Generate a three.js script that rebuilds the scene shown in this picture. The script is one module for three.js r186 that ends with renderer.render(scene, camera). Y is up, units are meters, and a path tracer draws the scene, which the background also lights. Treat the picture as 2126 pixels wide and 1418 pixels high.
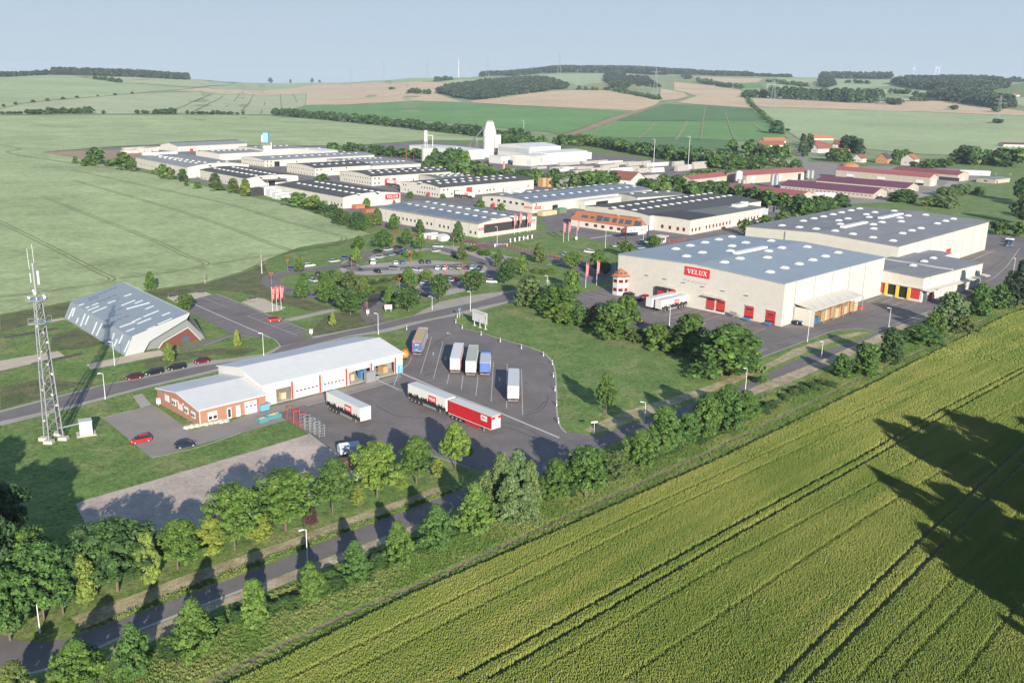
import * as THREE from 'three';
import { mergeGeometries, mergeVertices } from 'three/addons/utils/BufferGeometryUtils.js';
import { FontLoader } from 'three/addons/loaders/FontLoader.js';
import { TextGeometry } from 'three/addons/geometries/TextGeometry.js';
import { TessellateModifier } from 'three/addons/modifiers/TessellateModifier.js';

// ---------- camera, sky, sun, exposure ----------
const IMG_W = 2126, IMG_H = 1418, FOCAL = 1960, EYE = 70;
const scene = new THREE.Scene();
const camera = new THREE.PerspectiveCamera(2 * Math.atan(IMG_H / 2 / FOCAL) * 180 / Math.PI, IMG_W / IMG_H, 1, 40000);
camera.position.set(0, EYE, 0);
camera.rotation.order = 'YXZ';
camera.rotation.set(-15.45 * Math.PI / 180, 0, 1.2 * Math.PI / 180);
camera.updateMatrixWorld(true);
scene.add(camera);

function skyTexture() {
  const w = 256, h = 256, data = new Float32Array(w * h * 4);
  const stops = [[0, .335, .395, .45], [.04, .30, .375, .455], [.1, .255, .34, .44], [.2, .185, .27, .39], [.4, .115, .19, .32], [.7, .08, .145, .27], [1, .07, .125, .24]];
  for (let j = 0; j < h; j++) {
    const el = ((j + .5) / h - .5) * 2, t = Math.max(0, el);
    let k = 0; while (k < stops.length - 2 && stops[k + 1][0] < t) k++;
    const a = stops[k], b = stops[k + 1], f = Math.min(1, Math.max(0, (t - a[0]) / (b[0] - a[0])));
    for (let i = 0; i < w; i++) { const o = (j * w + i) * 4; for (let c = 0; c < 3; c++) data[o + c] = a[c + 1] + (b[c + 1] - a[c + 1]) * f; data[o + 3] = 1; }
  }
  const t = new THREE.DataTexture(data, w, h, THREE.RGBAFormat, THREE.FloatType);
  t.mapping = THREE.EquirectangularReflectionMapping; t.magFilter = THREE.LinearFilter; t.needsUpdate = true;
  return t;
}
scene.background = skyTexture();
scene.environment = scene.background;
const SUN_AZ = 15 * Math.PI / 180, SUN_EL = 18 * Math.PI / 180;
const sun = new THREE.DirectionalLight(new THREE.Color(1, .92, .79), 5);
sun.position.set(Math.sin(SUN_AZ) * Math.cos(SUN_EL), Math.sin(SUN_EL), Math.cos(SUN_AZ) * Math.cos(SUN_EL)).multiplyScalar(900);
sun.position.add(new THREE.Vector3(0, 0, -350));
sun.target.position.set(0, 0, -350);
sun.castShadow = true; sun.shadow.mapSize.set(4096, 4096);
Object.assign(sun.shadow.camera, { left: -600, right: 600, top: 500, bottom: -500, near: 1, far: 2500 });
scene.add(sun, sun.target);
const renderer = new THREE.WebGLRenderer({ antialias: true });
renderer.toneMapping = THREE.LinearToneMapping;
renderer.toneMappingExposure = 1.68;
renderer.shadowMap.enabled = true;
scene.fog = new THREE.FogExp2(new THREE.Color(.62, .74, .86), 0.000068);

// ---------- helpers ----------
const V3 = (x, y, z) => new THREE.Vector3(x, y, z);
const lerp = (a, b, t) => a + (b - a) * t, clamp = (v, a, b) => Math.min(b, Math.max(a, v));
const sstep = (a, b, v) => { const t = clamp((v - a) / (b - a), 0, 1); return t * t * (3 - 2 * t); };
function rng(seed) { let a = seed >>> 0; return () => { a = a + 0x6D2B79F5 | 0; let t = Math.imul(a ^ a >>> 15, 1 | a); t = t + Math.imul(t ^ t >>> 7, 61 | t) ^ t; return ((t ^ t >>> 14) >>> 0) / 4294967296; }; }
// survey: a point of the photograph, taken to the ground it shows
function ray(px, py) { return V3((px - IMG_W / 2) / FOCAL, -(py - IMG_H / 2) / FOCAL, -1).applyQuaternion(camera.quaternion); }
function G(px, py, h = 0) { const d = ray(px, py), t = (h - EYE) / d.y; return V3(d.x * t, h, d.z * t); }
function project(p) { const v = p.clone().applyMatrix4(camera.matrixWorldInverse); return [IMG_W / 2 + FOCAL * v.x / -v.z, IMG_H / 2 - FOCAL * v.y / -v.z]; }
camera.matrixWorldInverse.copy(camera.matrixWorld).invert();
function heightAt(b, topY) { let lo = 0, hi = 120; for (let i = 0; i < 40; i++) { const m = (lo + hi) / 2; project(V3(b.x, b.y + m, b.z))[1] > topY ? lo = m : hi = m; } return lo; }
const pxPerM = (b) => FOCAL / -b.clone().applyMatrix4(camera.matrixWorldInverse).z;
// zoomed views used while surveying
const zoomed = (x0, y0, s) => (x, y) => [x0 + x / s, y0 + y / s];
const za = zoomed(0, 100, 3.037), zb = zoomed(700, 100, 3.037), zc = zoomed(1400, 100, 2.928), zd = zoomed(0, 450, 4.052), ze = zoomed(300, 500, 4.052),
  zg = zoomed(150, 250, 4.7244), zh = zoomed(500, 250, 4.7244), zi = zoomed(800, 230, 4.7244), zj = zoomed(1150, 300, 4.252), zk = zoomed(1400, 260, 2.928), zl = zoomed(750, 380, 4.252),
  zm = zoomed(1150, 450, 4.252), zn = zoomed(1550, 450, 3.691), zo = zoomed(300, 680, 3.543), zq = zoomed(750, 640, 3.938), zr = zoomed(1100, 620, 4.252), zt = zoomed(0, 800, 4.052), zu = zoomed(0, 1068, 3.543), zv = zoomed(500, 900, 3.543);
const L = (z, ...xy) => { const o = []; for (let i = 0; i < xy.length; i += 2) o.push(z(xy[i], xy[i + 1])); return o; };

// naming
const taken = new Map(), labels = new Map();
function numbered(name) { const n = taken.get(name) ?? 0; taken.set(name, n + 1); return n ? name + '_' + String(n).padStart(3, '0') : name; }
function tag(o, label, category, group) {
  o.userData.label = label; o.userData.category = category; if (group) o.userData.group = group;
  if (labels.has(label) && !(group && labels.get(label) === group)) console.log('SAME LABEL', label); labels.set(label, group ?? '');
  const n = label.split(/\s+/).length; if (n < 4 || n > 16) console.log('LABEL LENGTH', n, label);
  return o;
}
function thing(name, label, category, pos, turn = 0, group) {
  const o = new THREE.Group(); o.name = numbered(name); o.position.copy(pos); o.rotation.y = turn; scene.add(o); return tag(o, label, category, group);
}
function mesh(name, geo, mat, parent = scene) { const m = new THREE.Mesh(geo, mat); m.name = parent === scene ? numbered(name) : name; m.castShadow = m.receiveShadow = true; parent.add(m); return m; }
function struct(o) { o.userData.kind = 'structure'; return o; }
const ORD = ['first', 'second', 'third', 'fourth', 'fifth', 'sixth', 'seventh', 'eighth', 'ninth', 'tenth', 'eleventh', 'twelfth', 'thirteenth', 'fourteenth', 'fifteenth', 'sixteenth', 'seventeenth', 'eighteenth', 'nineteenth', 'twentieth'];

// geometry shorthands
const geoCache = new Map();
function box(w, h, d, x = 0, y = 0, z = 0) { const g = new THREE.BoxGeometry(w, h, d); g.translate(x, y, z); return g; }
function cyl(r0, r1, h, n = 10, x = 0, y = 0, z = 0) { const g = new THREE.CylinderGeometry(r1, r0, h, n); g.translate(x, y + h / 2, z); return g; }
function bar(a, b, r, n = 5, r2 = r) { const d = b.clone().sub(a), g = new THREE.CylinderGeometry(r2, r, d.length(), n, 1); g.translate(0, d.length() / 2, 0); g.applyQuaternion(new THREE.Quaternion().setFromUnitVectors(V3(0, 1, 0), d.normalize())); g.translate(a.x, a.y, a.z); return g; }
function merge(list) { return mergeGeometries(list.map((g) => g.index ? g.toNonIndexed() : g), false); }
function extr(pts, depth, bevel = 0) {
  const s = new THREE.Shape(pts.map(([x, y]) => new THREE.Vector2(x, y)));
  return new THREE.ExtrudeGeometry(s, { depth, bevelEnabled: bevel > 0, bevelSize: bevel, bevelThickness: bevel, bevelSegments: 1, steps: 1 });
}
function quadGeo(list) { // list of quads, each four points in order
  const pos = [], uv = [], idx = [];
  for (const q of list) {
    const o = pos.length / 3, w = q[0].distanceTo(q[1]), h = q[1].distanceTo(q[2]);
    for (const p of q) pos.push(p.x, p.y, p.z);
    if (q.length === 4) { uv.push(0, 0, w, 0, w, h, 0, h); idx.push(o, o + 1, o + 2, o, o + 2, o + 3); } else { uv.push(0, 0, w, 0, w / 2, h); idx.push(o, o + 1, o + 2); }
  }
  const g = new THREE.BufferGeometry(); g.setAttribute('position', new THREE.Float32BufferAttribute(pos, 3)); g.setAttribute('uv', new THREE.Float32BufferAttribute(uv, 2)); g.setIndex(idx); g.computeVertexNormals(); return g.toNonIndexed();
}

// ---------- procedural textures ----------
function lattice(n, seed) { const r = rng(seed), a = new Float32Array(n * n); for (let i = 0; i < n * n; i++) a[i] = r(); return (u, v) => { const x = u * n, y = v * n, xi = Math.floor(x), yi = Math.floor(y), fx = x - xi, fy = y - yi, sx = fx * fx * (3 - 2 * fx), sy = fy * fy * (3 - 2 * fy); const g = (i, j) => a[((j % n + n) % n) * n + ((i % n + n) % n)]; return lerp(lerp(g(xi, yi), g(xi + 1, yi), sx), lerp(g(xi, yi + 1), g(xi + 1, yi + 1), sx), sy); }; }
function fbm(n0, oct, seed, gain = .55) { const l = []; for (let i = 0; i < oct; i++) l.push(lattice(n0 << i, seed + i * 7)); return (u, v) => { let s = 0, w = 0, a = 1; for (const f of l) { s += a * f(u, v); w += a; a *= gain; } return s / w; }; }
const toSRGB = (c) => c <= .0031308 ? 12.92 * c : 1.055 * Math.pow(c, 1 / 2.4) - .055;
function tex(n, metresU, metresV, fn) { // fn(u, v) -> linear colour
  const d = new Uint8Array(n * n * 4);
  for (let j = 0; j < n; j++) for (let i = 0; i < n; i++) { const c = fn((i + .5) / n, (j + .5) / n), o = (j * n + i) * 4; for (let k = 0; k < 3; k++) d[o + k] = clamp(Math.round(255 * toSRGB(clamp(c[k], 0, 1))), 0, 255); d[o + 3] = 255; }
  const t = new THREE.DataTexture(d, n, n, THREE.RGBAFormat); t.colorSpace = THREE.SRGBColorSpace; t.wrapS = t.wrapT = THREE.RepeatWrapping; t.magFilter = THREE.LinearFilter; t.minFilter = THREE.LinearMipmapLinearFilter; t.repeat.set(1 / metresU, 1 / metresV); t.needsUpdate = true; return t;
}
function greyTex(n, metresU, metresV, fn) { const t = tex(n, metresU, metresV, (u, v) => { const g = fn(u, v); return [g, g, g]; }); return t; }
function mix3(a, b, t) { return [lerp(a[0], b[0], t), lerp(a[1], b[1], t), lerp(a[2], b[2], t)]; }
const mat = (r, g, b, rough = .85, extra = {}) => { const m = new THREE.MeshStandardMaterial({ roughness: rough, ...extra }); m.color.setRGB(r, g, b); m.side = THREE.DoubleSide; return m; };
const texMat = (map, rough = .95, extra = {}) => new THREE.MeshStandardMaterial({ map, roughness: rough, side: THREE.DoubleSide, ...extra });
// ---------- terrain ----------
// ridge line: column of the photograph, row of its ground, distance in metres
const RIDGE = [[-900, 165, 3600], [-300, 162, 3400], [0, 159, 3300], [130, 154, 3500], [260, 158, 3400], [400, 165, 3600], [490, 171, 4400], [560, 172.5, 5600], [700, 172, 5200], [790, 167, 4600], [860, 162, 4300], [960, 161, 4400], [1040, 156, 4800], [1180, 146, 5200], [1300, 147, 5200], [1420, 153, 5000], [1500, 157, 4700], [1640, 160, 4600], [1760, 162, 4600], [1880, 163, 4500], [2000, 166, 4500], [2126, 169, 4500], [2600, 172, 4500], [3100, 172, 4500]].map(([px, py, R]) => { const d = ray(px, py), k = R / Math.hypot(d.x, d.z); return [Math.atan2(d.x, -d.z), R, EYE + d.y * k]; });
function ridgeAt(az) {
  let i = 0; while (i < RIDGE.length - 2 && RIDGE[i + 1][0] < az) i++;
  const a = RIDGE[i], b = RIDGE[i + 1], t = clamp((az - a[0]) / (b[0] - a[0]), 0, 1), s = t * t * (3 - 2 * t);
  return [lerp(a[1], b[1], s), lerp(a[2], b[2], s)];
}
const bumpy = fbm(5, 3, 91);
function elevation(x, z) {
  const D = Math.hypot(x, z), az = Math.atan2(x, -z);
  if (D < 1150) return 0;
  const [R, top] = ridgeAt(az), D0 = 1150, t = (D - D0) / (R - D0);
  let h = t < 1 ? top * (.45 * t + .55 * t * t * (3 - 2 * t)) * sstep(0, .16, t) : top - (D - R) * .035 * Math.min(1, (D - R) / 900);
  h += (bumpy(x / 6000 + .3, z / 6000 + .1) - .5) * 26 * sstep(1400, 2600, D) * (1 - sstep(.72, .95, t)) ;
  return Math.max(h, -190);
}
function T(px, py) { // survey point on rising ground
  const d = ray(px, py), k = 1 / Math.hypot(d.x, d.z); let a = 60, b = a;
  for (let D = 60; D < 9000; D *= 1.01) { if (EYE + d.y * k * D < elevation(d.x * k * D, d.z * k * D)) { b = D; break; } a = D; b = D; }
  for (let i = 0; i < 22; i++) { const m = (a + b) / 2; EYE + d.y * k * m < elevation(d.x * k * m, d.z * k * m) ? b = m : a = m; }
  const D = (a + b) / 2; return V3(d.x * k * D, elevation(d.x * k * D, d.z * k * D), d.z * k * D);
}
function polarGround() {
  const rs = [0, 30, 60, 120, 240, 480, 700, 900, 1050]; for (let r = 1150; r < 16000; r *= 1.022) rs.push(r); rs.push(16000);
  const as = []; for (let a = -Math.PI; a < -.75; a += .12) as.push(a); for (let a = -.75; a < .75; a += .0125) as.push(a); for (let a = .75; a < Math.PI - .05; a += .12) as.push(a); as.push(Math.PI);
  const pos = [], uv = [], idx = [], n = as.length;
  for (const r of rs) for (const a of as) { const x = r * Math.sin(a), z = -r * Math.cos(a); pos.push(x, elevation(x, z) - .012, z); uv.push(x, -z); }
  for (let i = 0; i < rs.length - 1; i++) for (let j = 0; j < n - 1; j++) { const p = i * n + j, q = p + n; idx.push(p, p + 1, q + 1, p, q + 1, q); }
  const g = new THREE.BufferGeometry(); g.setAttribute('position', new THREE.Float32BufferAttribute(pos, 3)); g.setAttribute('uv', new THREE.Float32BufferAttribute(uv, 2)); g.setIndex(idx); g.computeVertexNormals(); return g;
}
// surface materials
const nLow = fbm(4, 4, 11), nMid = fbm(12, 4, 23), nFine = fbm(64, 3, 37), nSpeck = fbm(160, 2, 53), nStreak = fbm(7, 3, 71);
function grassTex(n, m, green, dry, dryAmt, contrast) { return tex(n, m, m, (u, v) => { const a = nLow(u, v), b = nMid(u, v), c = nFine(u, v), d = nSpeck(u, v); const k = clamp((a - .5) * 2.4 + (b - .5) * 1.6 + dryAmt, 0, 1); const s = 1 + ((c - .5) * 1.1 + (d - .5) * 1.3 + (b - .5) * .5) * contrast; return mix3(green, dry, k).map((x) => x * s); }); }
const M = {};
M.lawn = texMat(grassTex(1024, 46, [.115, .195, .04], [.21, .225, .08], .12, .75), 1);
M.verge = texMat(grassTex(1024, 30, [.13, .205, .04], [.25, .26, .095], .25, .9), 1);
M.meadow = texMat(grassTex(512, 60, [.12, .19, .05], [.2, .21, .08], .2, .7), 1);
M.rough = texMat(grassTex(512, 22, [.085, .115, .036], [.15, .135, .06], .3, .9), 1);
M.dry = texMat(grassTex(512, 14, [.33, .285, .15], [.44, .37, .22], .4, .8), 1);
M.earth = texMat(grassTex(512, 14, [.34, .27, .18], [.46, .38, .26], .4, .7), 1);
function asphaltTex(n, m, base, amp, tracks = 0) { return tex(n, m, m, (u, v) => { const s = 1 + (nLow(u, v) - .5) * amp + (nMid(u * 1, v * 1) - .5) * amp * .8 + (nFine(u, v) - .5) * amp * .35 + (nSpeck(u, v) - .5) * amp * .5 + (nStreak(u, v * .25) - .5) * tracks; return base.map((x) => x * s); }); }
M.asphalt = texMat(asphaltTex(1024, 52, [.172, .150, .145], .5), .92);
M.asphaltDark = texMat(asphaltTex(512, 40, [.12, .108, .106], .4), .92);
M.asphaltOld = texMat(asphaltTex(512, 34, [.27, .24, .215], .3), .95);
M.road = texMat(asphaltTex(512, 36, [.17, .150, .145], .4), .92);
M.paving = texMat(asphaltTex(512, 24, [.37, .335, .295], .3), .95);
M.kerb = mat(.42, .4, .36, .9);
M.gravel = texMat(tex(1024, 40, 40, (u, v) => { const s = 1 + (nLow(u, v) - .5) * .5 + (nStreak(u, v) - .5) * .5 + (nFine(u, v) - .5) * .3 + (nSpeck(u, v) - .5) * .45; return [.46 * s, .375 * s, .32 * s]; }), 1);
M.sand = texMat(asphaltTex(512, 20, [.5, .42, .32], .3), 1);
M.white = mat(.52, .52, .5, .8);
function cropTex(n, m, base, amp, rows = 0) { return tex(n, m, m, (u, v) => { const s = 1 + (nLow(u, v) - .5) * amp + (nMid(u, v) - .5) * amp * .8 + (nFine(u, v) - .5) * amp * .5 + (nSpeck(u, v) - .5) * amp * .9 + (nStreak(u * .3, v * 3) - .5) * rows; return base.map((x, i) => x * (1 + (s - 1) * (i === 2 ? 1.1 : 1))); }); }
M.wheat = texMat(cropTex(1024, 260, [.33, .40, .185], .55, .12), 1);
M.wheatFar = texMat(cropTex(512, 900, [.33, .40, .20], .3), 1);
M.wheatPale = texMat(cropTex(512, 900, [.38, .42, .235], .3, .1), 1);
M.stubble = texMat(cropTex(512, 800, [.57, .42, .26], .3, .25), 1);
M.beet = texMat(cropTex(512, 700, [.12, .26, .065], .36, .2), 1);
M.beetDark = texMat(cropTex(512, 700, [.08, .18, .055], .36, .2), 1);
M.heath = texMat(cropTex(512, 700, [.27, .27, .125], .5), 1);
M.soil = texMat(cropTex(512, 200, [.30, .22, .14], .5), 1);
M.land = texMat(cropTex(512, 1200, [.23, .28, .125], .5), 1);

const ground = struct(mesh('terrain', polarGround(), M.land));

const toWorld = (p) => p.isVector3 ? p : G(p[0], p[1]);
function smoothLoop(pts, closed = true, k = 8) { const c = new THREE.CatmullRomCurve3(pts, closed, 'centripetal'); return c.getPoints(pts.length * k); }
let sheetLevel = 0;
function sheet(name, pts, y, material, { smooth = false, kind = 'structure', holes = [] } = {}) {
  let w = pts.map(toWorld); if (smooth) w = smoothLoop(w);
  const s = new THREE.Shape(w.map((p) => new THREE.Vector2(p.x, -p.z)));
  for (const h of holes) { let q = h.map(toWorld); if (smooth) q = smoothLoop(q); s.holes.push(new THREE.Path(q.map((p) => new THREE.Vector2(p.x, -p.z)))); }
  const g = new THREE.ShapeGeometry(s); g.rotateX(-Math.PI / 2); g.translate(0, y, 0);
  const o = mesh(name, g, material); o.userData.kind = kind; return o;
}
function ribbonGeo(pts, w, y = 0, closed = false) { // flat strip along world points
  const pos = [], uv = [], idx = []; let s = 0;
  pts.forEach((p, i) => {
    const a = pts[Math.max(0, i - 1)], b = pts[Math.min(pts.length - 1, i + 1)], dx = b.x - a.x, dz = b.z - a.z, l = Math.hypot(dx, dz) || 1, nx = -dz / l, nz = dx / l, ww = typeof w === 'function' ? w(i / (pts.length - 1)) : w;
    if (i) s += p.distanceTo(pts[i - 1]);
    pos.push(p.x + nx * ww / 2, p.y + y, p.z + nz * ww / 2, p.x - nx * ww / 2, p.y + y, p.z - nz * ww / 2); uv.push(s, ww, s, 0);
    if (i) { const o = i * 2; idx.push(o - 2, o, o - 1, o - 1, o, o + 1); }
  });
  const g = new THREE.BufferGeometry(); g.setAttribute('position', new THREE.Float32BufferAttribute(pos, 3)); g.setAttribute('uv', new THREE.Float32BufferAttribute(uv, 2)); g.setIndex(idx); g.computeVertexNormals(); return g.toNonIndexed();
}
function ribbon(name, pts, w, y, material, smooth = true) { let q = pts.map(toWorld); if (smooth && q.length > 2) q = smoothLoop(q, false); const o = mesh(name, ribbonGeo(q, w, y), material); o.userData.kind = 'structure'; return o; }
// field lying on rising ground
const tess = new TessellateModifier(85, 9);
function drape(name, px, lift, material) {
  const w = px.map((p) => p.isVector3 ? p : T(p[0], p[1])), s = new THREE.Shape(w.map((p) => new THREE.Vector2(p.x, -p.z)));
  let g = new THREE.ShapeGeometry(s); g = tess.modify(g.toNonIndexed()); g.rotateX(-Math.PI / 2);
  const P = g.attributes.position; for (let i = 0; i < P.count; i++) P.setY(i, elevation(P.getX(i), P.getZ(i)) + lift);
  g = mergeVertices(g); g.computeVertexNormals();
  const o = mesh(name, g, material); o.userData.kind = 'structure'; return o;
}
// ---------- far fields ----------
const F = (name, material, lift, ...pts) => drape(name, pts, lift, material);
F('wheat_field', M.wheatFar, .5, ...L(za, -900, 190, 0, 172, 180, 160, 400, 165, 520, 188, 760, 222, 1250, 250, 850, 285, 430, 318, 120, 350, 0, 382, -900, 420));
F('wheat_field', M.wheatPale, .5, ...L(za, -900, 428, 0, 386, 120, 355, 430, 323, 850, 289, 1300, 279, 1930, 284, 1920, 360, 1830, 396, 1720, 420, 1500, 418, 770, 415, 0, 420, -900, 432));
F('wheat_field', M.wheatPale, .9, ...L(za, 540, 188, 760, 182, 1170, 187, 1500, 213, 1470, 226, 1250, 248, 760, 220));
F('hill_pasture', M.heath, .7, ...L(za, 400, 166, 700, 157, 1170, 180, 760, 182, 520, 186));
F('beet_field', M.beet, 1.2, ...L(za, 1170, 186, 1320, 186, 1530, 212, 1470, 224, 1300, 204));
F('wheat_field', M.wheatFar, .5, ...L(za, 1560, 217, 2126, 215), ...L(zb, 0, 213, 300, 196, 560, 182, 760, 184, 660, 206, 420, 213, 0, 223), ...L(za, 1900, 241, 1280, 250, 1480, 227));
F('stubble_field', M.stubble, .7, ...L(za, 1080, 271, 1250, 252, 1900, 242), ...L(zb, 0, 224, 420, 214, 700, 218, 830, 228, 720, 245, 620, 282, 700, 315, 800, 343, 0, 359), ...L(za, 1925, 360, 1935, 283, 1300, 277));
F('wheat_field', M.wheatFar, .6, ...L(zb, 660, 213, 780, 196, 1200, 177, 1700, 162, 1690, 218, 1520, 236, 1440, 218, 1240, 198, 900, 206, 830, 227));
F('hill_pasture', M.heath, .6, ...L(zb, 1440, 240, 1690, 222, 1740, 262, 1450, 262));
F('stubble_field', M.stubble, .6, ...L(zb, 840, 335, 900, 325, 1240, 281, 1500, 264, 1740, 266, 2040, 330, 2000, 363, 1880, 397, 1400, 374, 850, 344));
F('beet_field', M.beet, .5, ...L(zb, 0, 361, 850, 347, 1400, 378, 1870, 402, 1700, 440, 1390, 545, 1340, 530, 1000, 500, 500, 455, 0, 414), ...L(za, 1840, 392, 1925, 362));
F('farm_track', M.soil, .7, ...L(zb, 1990, 365, 2035, 340, 2060, 343, 1900, 408, 1740, 462, 1440, 560, 1400, 558, 1640, 470, 1860, 402));
F('wheat_field', M.meadow, .6, ...L(zb, 1394, 548, 1700, 442, 1860, 404, 1640, 468, 1410, 552));
F('beet_field', M.beetDark, .6, ...L(zb, 1760, 458, 1900, 412, 2062, 352), ...L(zc, 0, 342, 190, 348, 470, 368, 538, 440));
F('beet_field', M.beet, .5, ...L(zb, 1480, 556, 1750, 461), ...L(zc, 540, 442, 640, 505, 690, 545, 560, 560, 370, 566), ...L(zb, 2126, 566, 1800, 566));
F('beet_field', M.beetDark, .45, ...L(zb, 1450, 566, 1800, 569, 2126, 569), ...L(zc, 370, 569, 380, 622, 140, 625, 0, 612), ...L(zb, 1800, 606));
F('wheat_field', M.wheatFar, .4, ...L(zb, 1400, 572, 1800, 612), ...L(zc, 0, 618, 140, 632, 420, 655, 720, 685, 705, 716, 540, 727, 400, 700, 170, 655), ...L(zb, 1900, 640));
F('stubble_field', M.stubble, .6, ...L(zc, 0, 206, 230, 226, 400, 252, 440, 330, 470, 364, 200, 347, 20, 330, 140, 292, 70, 268, 0, 256));
F('stubble_field', M.stubble, .6, ...L(zc, -80, 246, 0, 260, 60, 272, 85, 292, 20, 312, -90, 320));
F('wheat_field', M.wheatFar, .45, ...L(zc, 505, 359, 700, 363, 1200, 381, 1700, 396, 2126, 413, 3200, 450, 3200, 690, 2126, 630, 1750, 655, 1500, 645, 1170, 615, 760, 552, 650, 470));
F('stubble_field', M.stubble, .5, ...L(zc, 475, 306, 560, 306, 900, 322, 1300, 335, 1500, 318, 1700, 325, 2126, 384, 3200, 420, 3200, 448, 2126, 411, 1700, 394, 1200, 379, 700, 361, 500, 357));
F('stubble_field', M.stubble, .5, ...L(zc, 490, 262, 540, 264, 600, 300, 930, 316, 1280, 305, 1500, 312, 1290, 332, 900, 320, 560, 303));
F('wheat_field', M.wheatPale, .6, ...L(zc, 560, 212, 800, 238, 1000, 255, 1150, 250, 1640, 272, 1480, 296, 1330, 285, 1000, 282, 560, 245));
F('stubble_field', M.stubble, .6, ...L(zc, 80, 170, 540, 186, 500, 210, 330, 213, 200, 190));
F('wheat_field', M.wheatFar, .6, ...L(zc, 545, 180, 830, 183, 1320, 192, 1330, 228, 1150, 248, 1000, 252, 860, 240, 700, 205));
F('beet_field', M.beet, .8, ...L(zc, 330, 214, 500, 214, 560, 240, 440, 242));
F('hill_pasture', M.heath, .8, ...L(zc, 690, 206, 870, 212, 900, 245, 780, 236));
F('meadow', M.meadow, .6, ...L(zc, 1950, 262, 2126, 212, 3000, 200, 3000, 330, 2126, 300, 1900, 300));
F('wheat_field', M.wheatFar, .7, ...L(zc, 1890, 305, 2126, 300, 3000, 335, 3000, 395, 2126, 358, 1960, 318));

// ---------- flat ground: crop, lawns ----------
const FIELD_EDGE = [[0, 655], [140, 629], [240, 613], [330, 601], [430, 587], [500, 566], [560, 538], [620, 515], [720, 499], [768, 487], [690, 457], [600, 427], [480, 401], [330, 366], [240, 347], [150, 328], [84, 317]];
F('wheat_field', M.wheat, .30, [-1400, 900], [-300, 712], ...FIELD_EDGE, [150, 311], [240, 304], [340, 300], [560, 303], [720, 303], [880, 292], [1100, 292], [1080, 291], [960, 278], [900, 272], [700, 252], [565, 241], [300, 239.5], [0, 240.5], [-700, 246], [-2200, 420]);
sheet('lawn', [[-600, 1700], [-900, 820], [-300, 714], ...FIELD_EDGE, [150, 309], [340, 297], [720, 300], [880, 287], [1110, 291], [1240, 303], [1640, 332], [1800, 330], [2126, 330], [2700, 340], [3300, 700], [3300, 1700]], .0, M.lawn);
sheet('rough_grass_bank', [[0, 656], [140, 630], [330, 602], [430, 588], [500, 568], [548, 548], [556, 570], [575, 600], [600, 612], [690, 640], [640, 646], [560, 622], [500, 607], [420, 601], [330, 622], [240, 640], [140, 652], [0, 690]], .004, M.rough);
sheet('rough_grass_bank', L(zt, 0, 20, 350, -60, 700, -20, 340, 110, 0, 205), .004, M.rough);
sheet('rough_grass_bank', L(ze, 1430, 800, 1560, 620, 1740, 600, 1900, 640, 1950, 690, 1700, 750), .004, M.rough, { smooth: true });
sheet('rough_grass_bank', L(ze, 0, 1000, 300, 945, 600, 905, 900, 900, 950, 920, 800, 965, 540, 960, 200, 1030, 0, 1080), .004, M.rough);
sheet('meadow', [[1900, 420], [2010, 385], [2126, 372], [2500, 380], [2500, 520], [2126, 486], [2042, 478], [2000, 440]], .004, M.meadow);
sheet('meadow', L(zk, 900, 480, 1300, 470, 1600, 500, 1850, 400, 2126, 340, 2126, 640, 1880, 600, 1500, 540, 1080, 492), .008, M.lawn);

// ---------- lower lane with its verges ----------
const laneTop = [[-260, 1300], [-60, 1308], [0, 1320], [40, 1330], [90, 1333], [135, 1327], [170, 1315], [282, 1275], [407, 1229], [500, 1194], [613, 1151], [695, 1114.5], [782, 1083.5], [847, 1059.5], [963, 1014], [1060, 978], [1120, 955], [1200, 925], [1307, 884], [1400, 850], [1533, 803], [1600, 775], [1645, 750], [1775, 709], [1824, 688]];
const laneBot = [[1850, 682], [1728, 738], [1570, 801], [1536, 821], [1415, 868], [1312, 904], [1204, 951], [1090, 1000], [875, 1083], [782, 1119], [709, 1146], [669, 1161], [556, 1205], [514, 1223], [370, 1279], [254, 1325], [192, 1352], [73, 1398], [0, 1424], [-200, 1500]];
sheet('verge', [[-400, 1290], [170, 1240], [600, 1100], [960, 985], [1200, 880], [1310, 830], [1600, 735], [1800, 675], [1930, 650], [2050, 600], [2126, 560], [2400, 560], [2600, 760], [2126, 660], [1815, 812], [1100, 1150], [490, 1430], [300, 1600], [-400, 1640]], .008, M.verge);
sheet('dry_bank', [...L(zu, 520, 760, 900, 622, 1400, 432, 2126, 190), ...L(zv, 700, 650, 1180, 490, 1440, 395, 1500, 440, 1400, 465, 680, 735), ...L(zu, 2126, 262, 1400, 530, 1000, 695, 590, 850)], .014, M.dry);
sheet('dry_bank', [...L(zr, 480, 1160, 640, 1080, 840, 1000, 1200, 890, 1500, 800, 1820, 680, 2126, 562), ...L(zn, 350, 1022, 560, 950, 900, 872, 945, 882, 620, 975, 350, 1085, 60, 1210), ...L(zr, 1770, 765, 1400, 890, 1100, 1010, 700, 1160, 560, 1191)], .014, M.dry);
sheet('earth_strip', [[1848, 684], [1728, 739], [1570, 802], [1500, 838], [1570, 818], [1640, 795], [1740, 750], [1800, 722], [1850, 700], [1930, 660], [1925, 652], [1880, 668]], .014, M.earth, {});
sheet('earth_strip', [[875, 1084], [782, 1120], [709, 1147], [669, 1162], [556, 1206], [514, 1224], [370, 1280], [254, 1327], [216, 1372], [330, 1325], [450, 1262], [560, 1225], [690, 1172], [790, 1132], [880, 1096], [930, 1068], [945, 1050]], .014, M.earth);
sheet('lane', [...laneTop, ...laneBot], .020, M.road);
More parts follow.
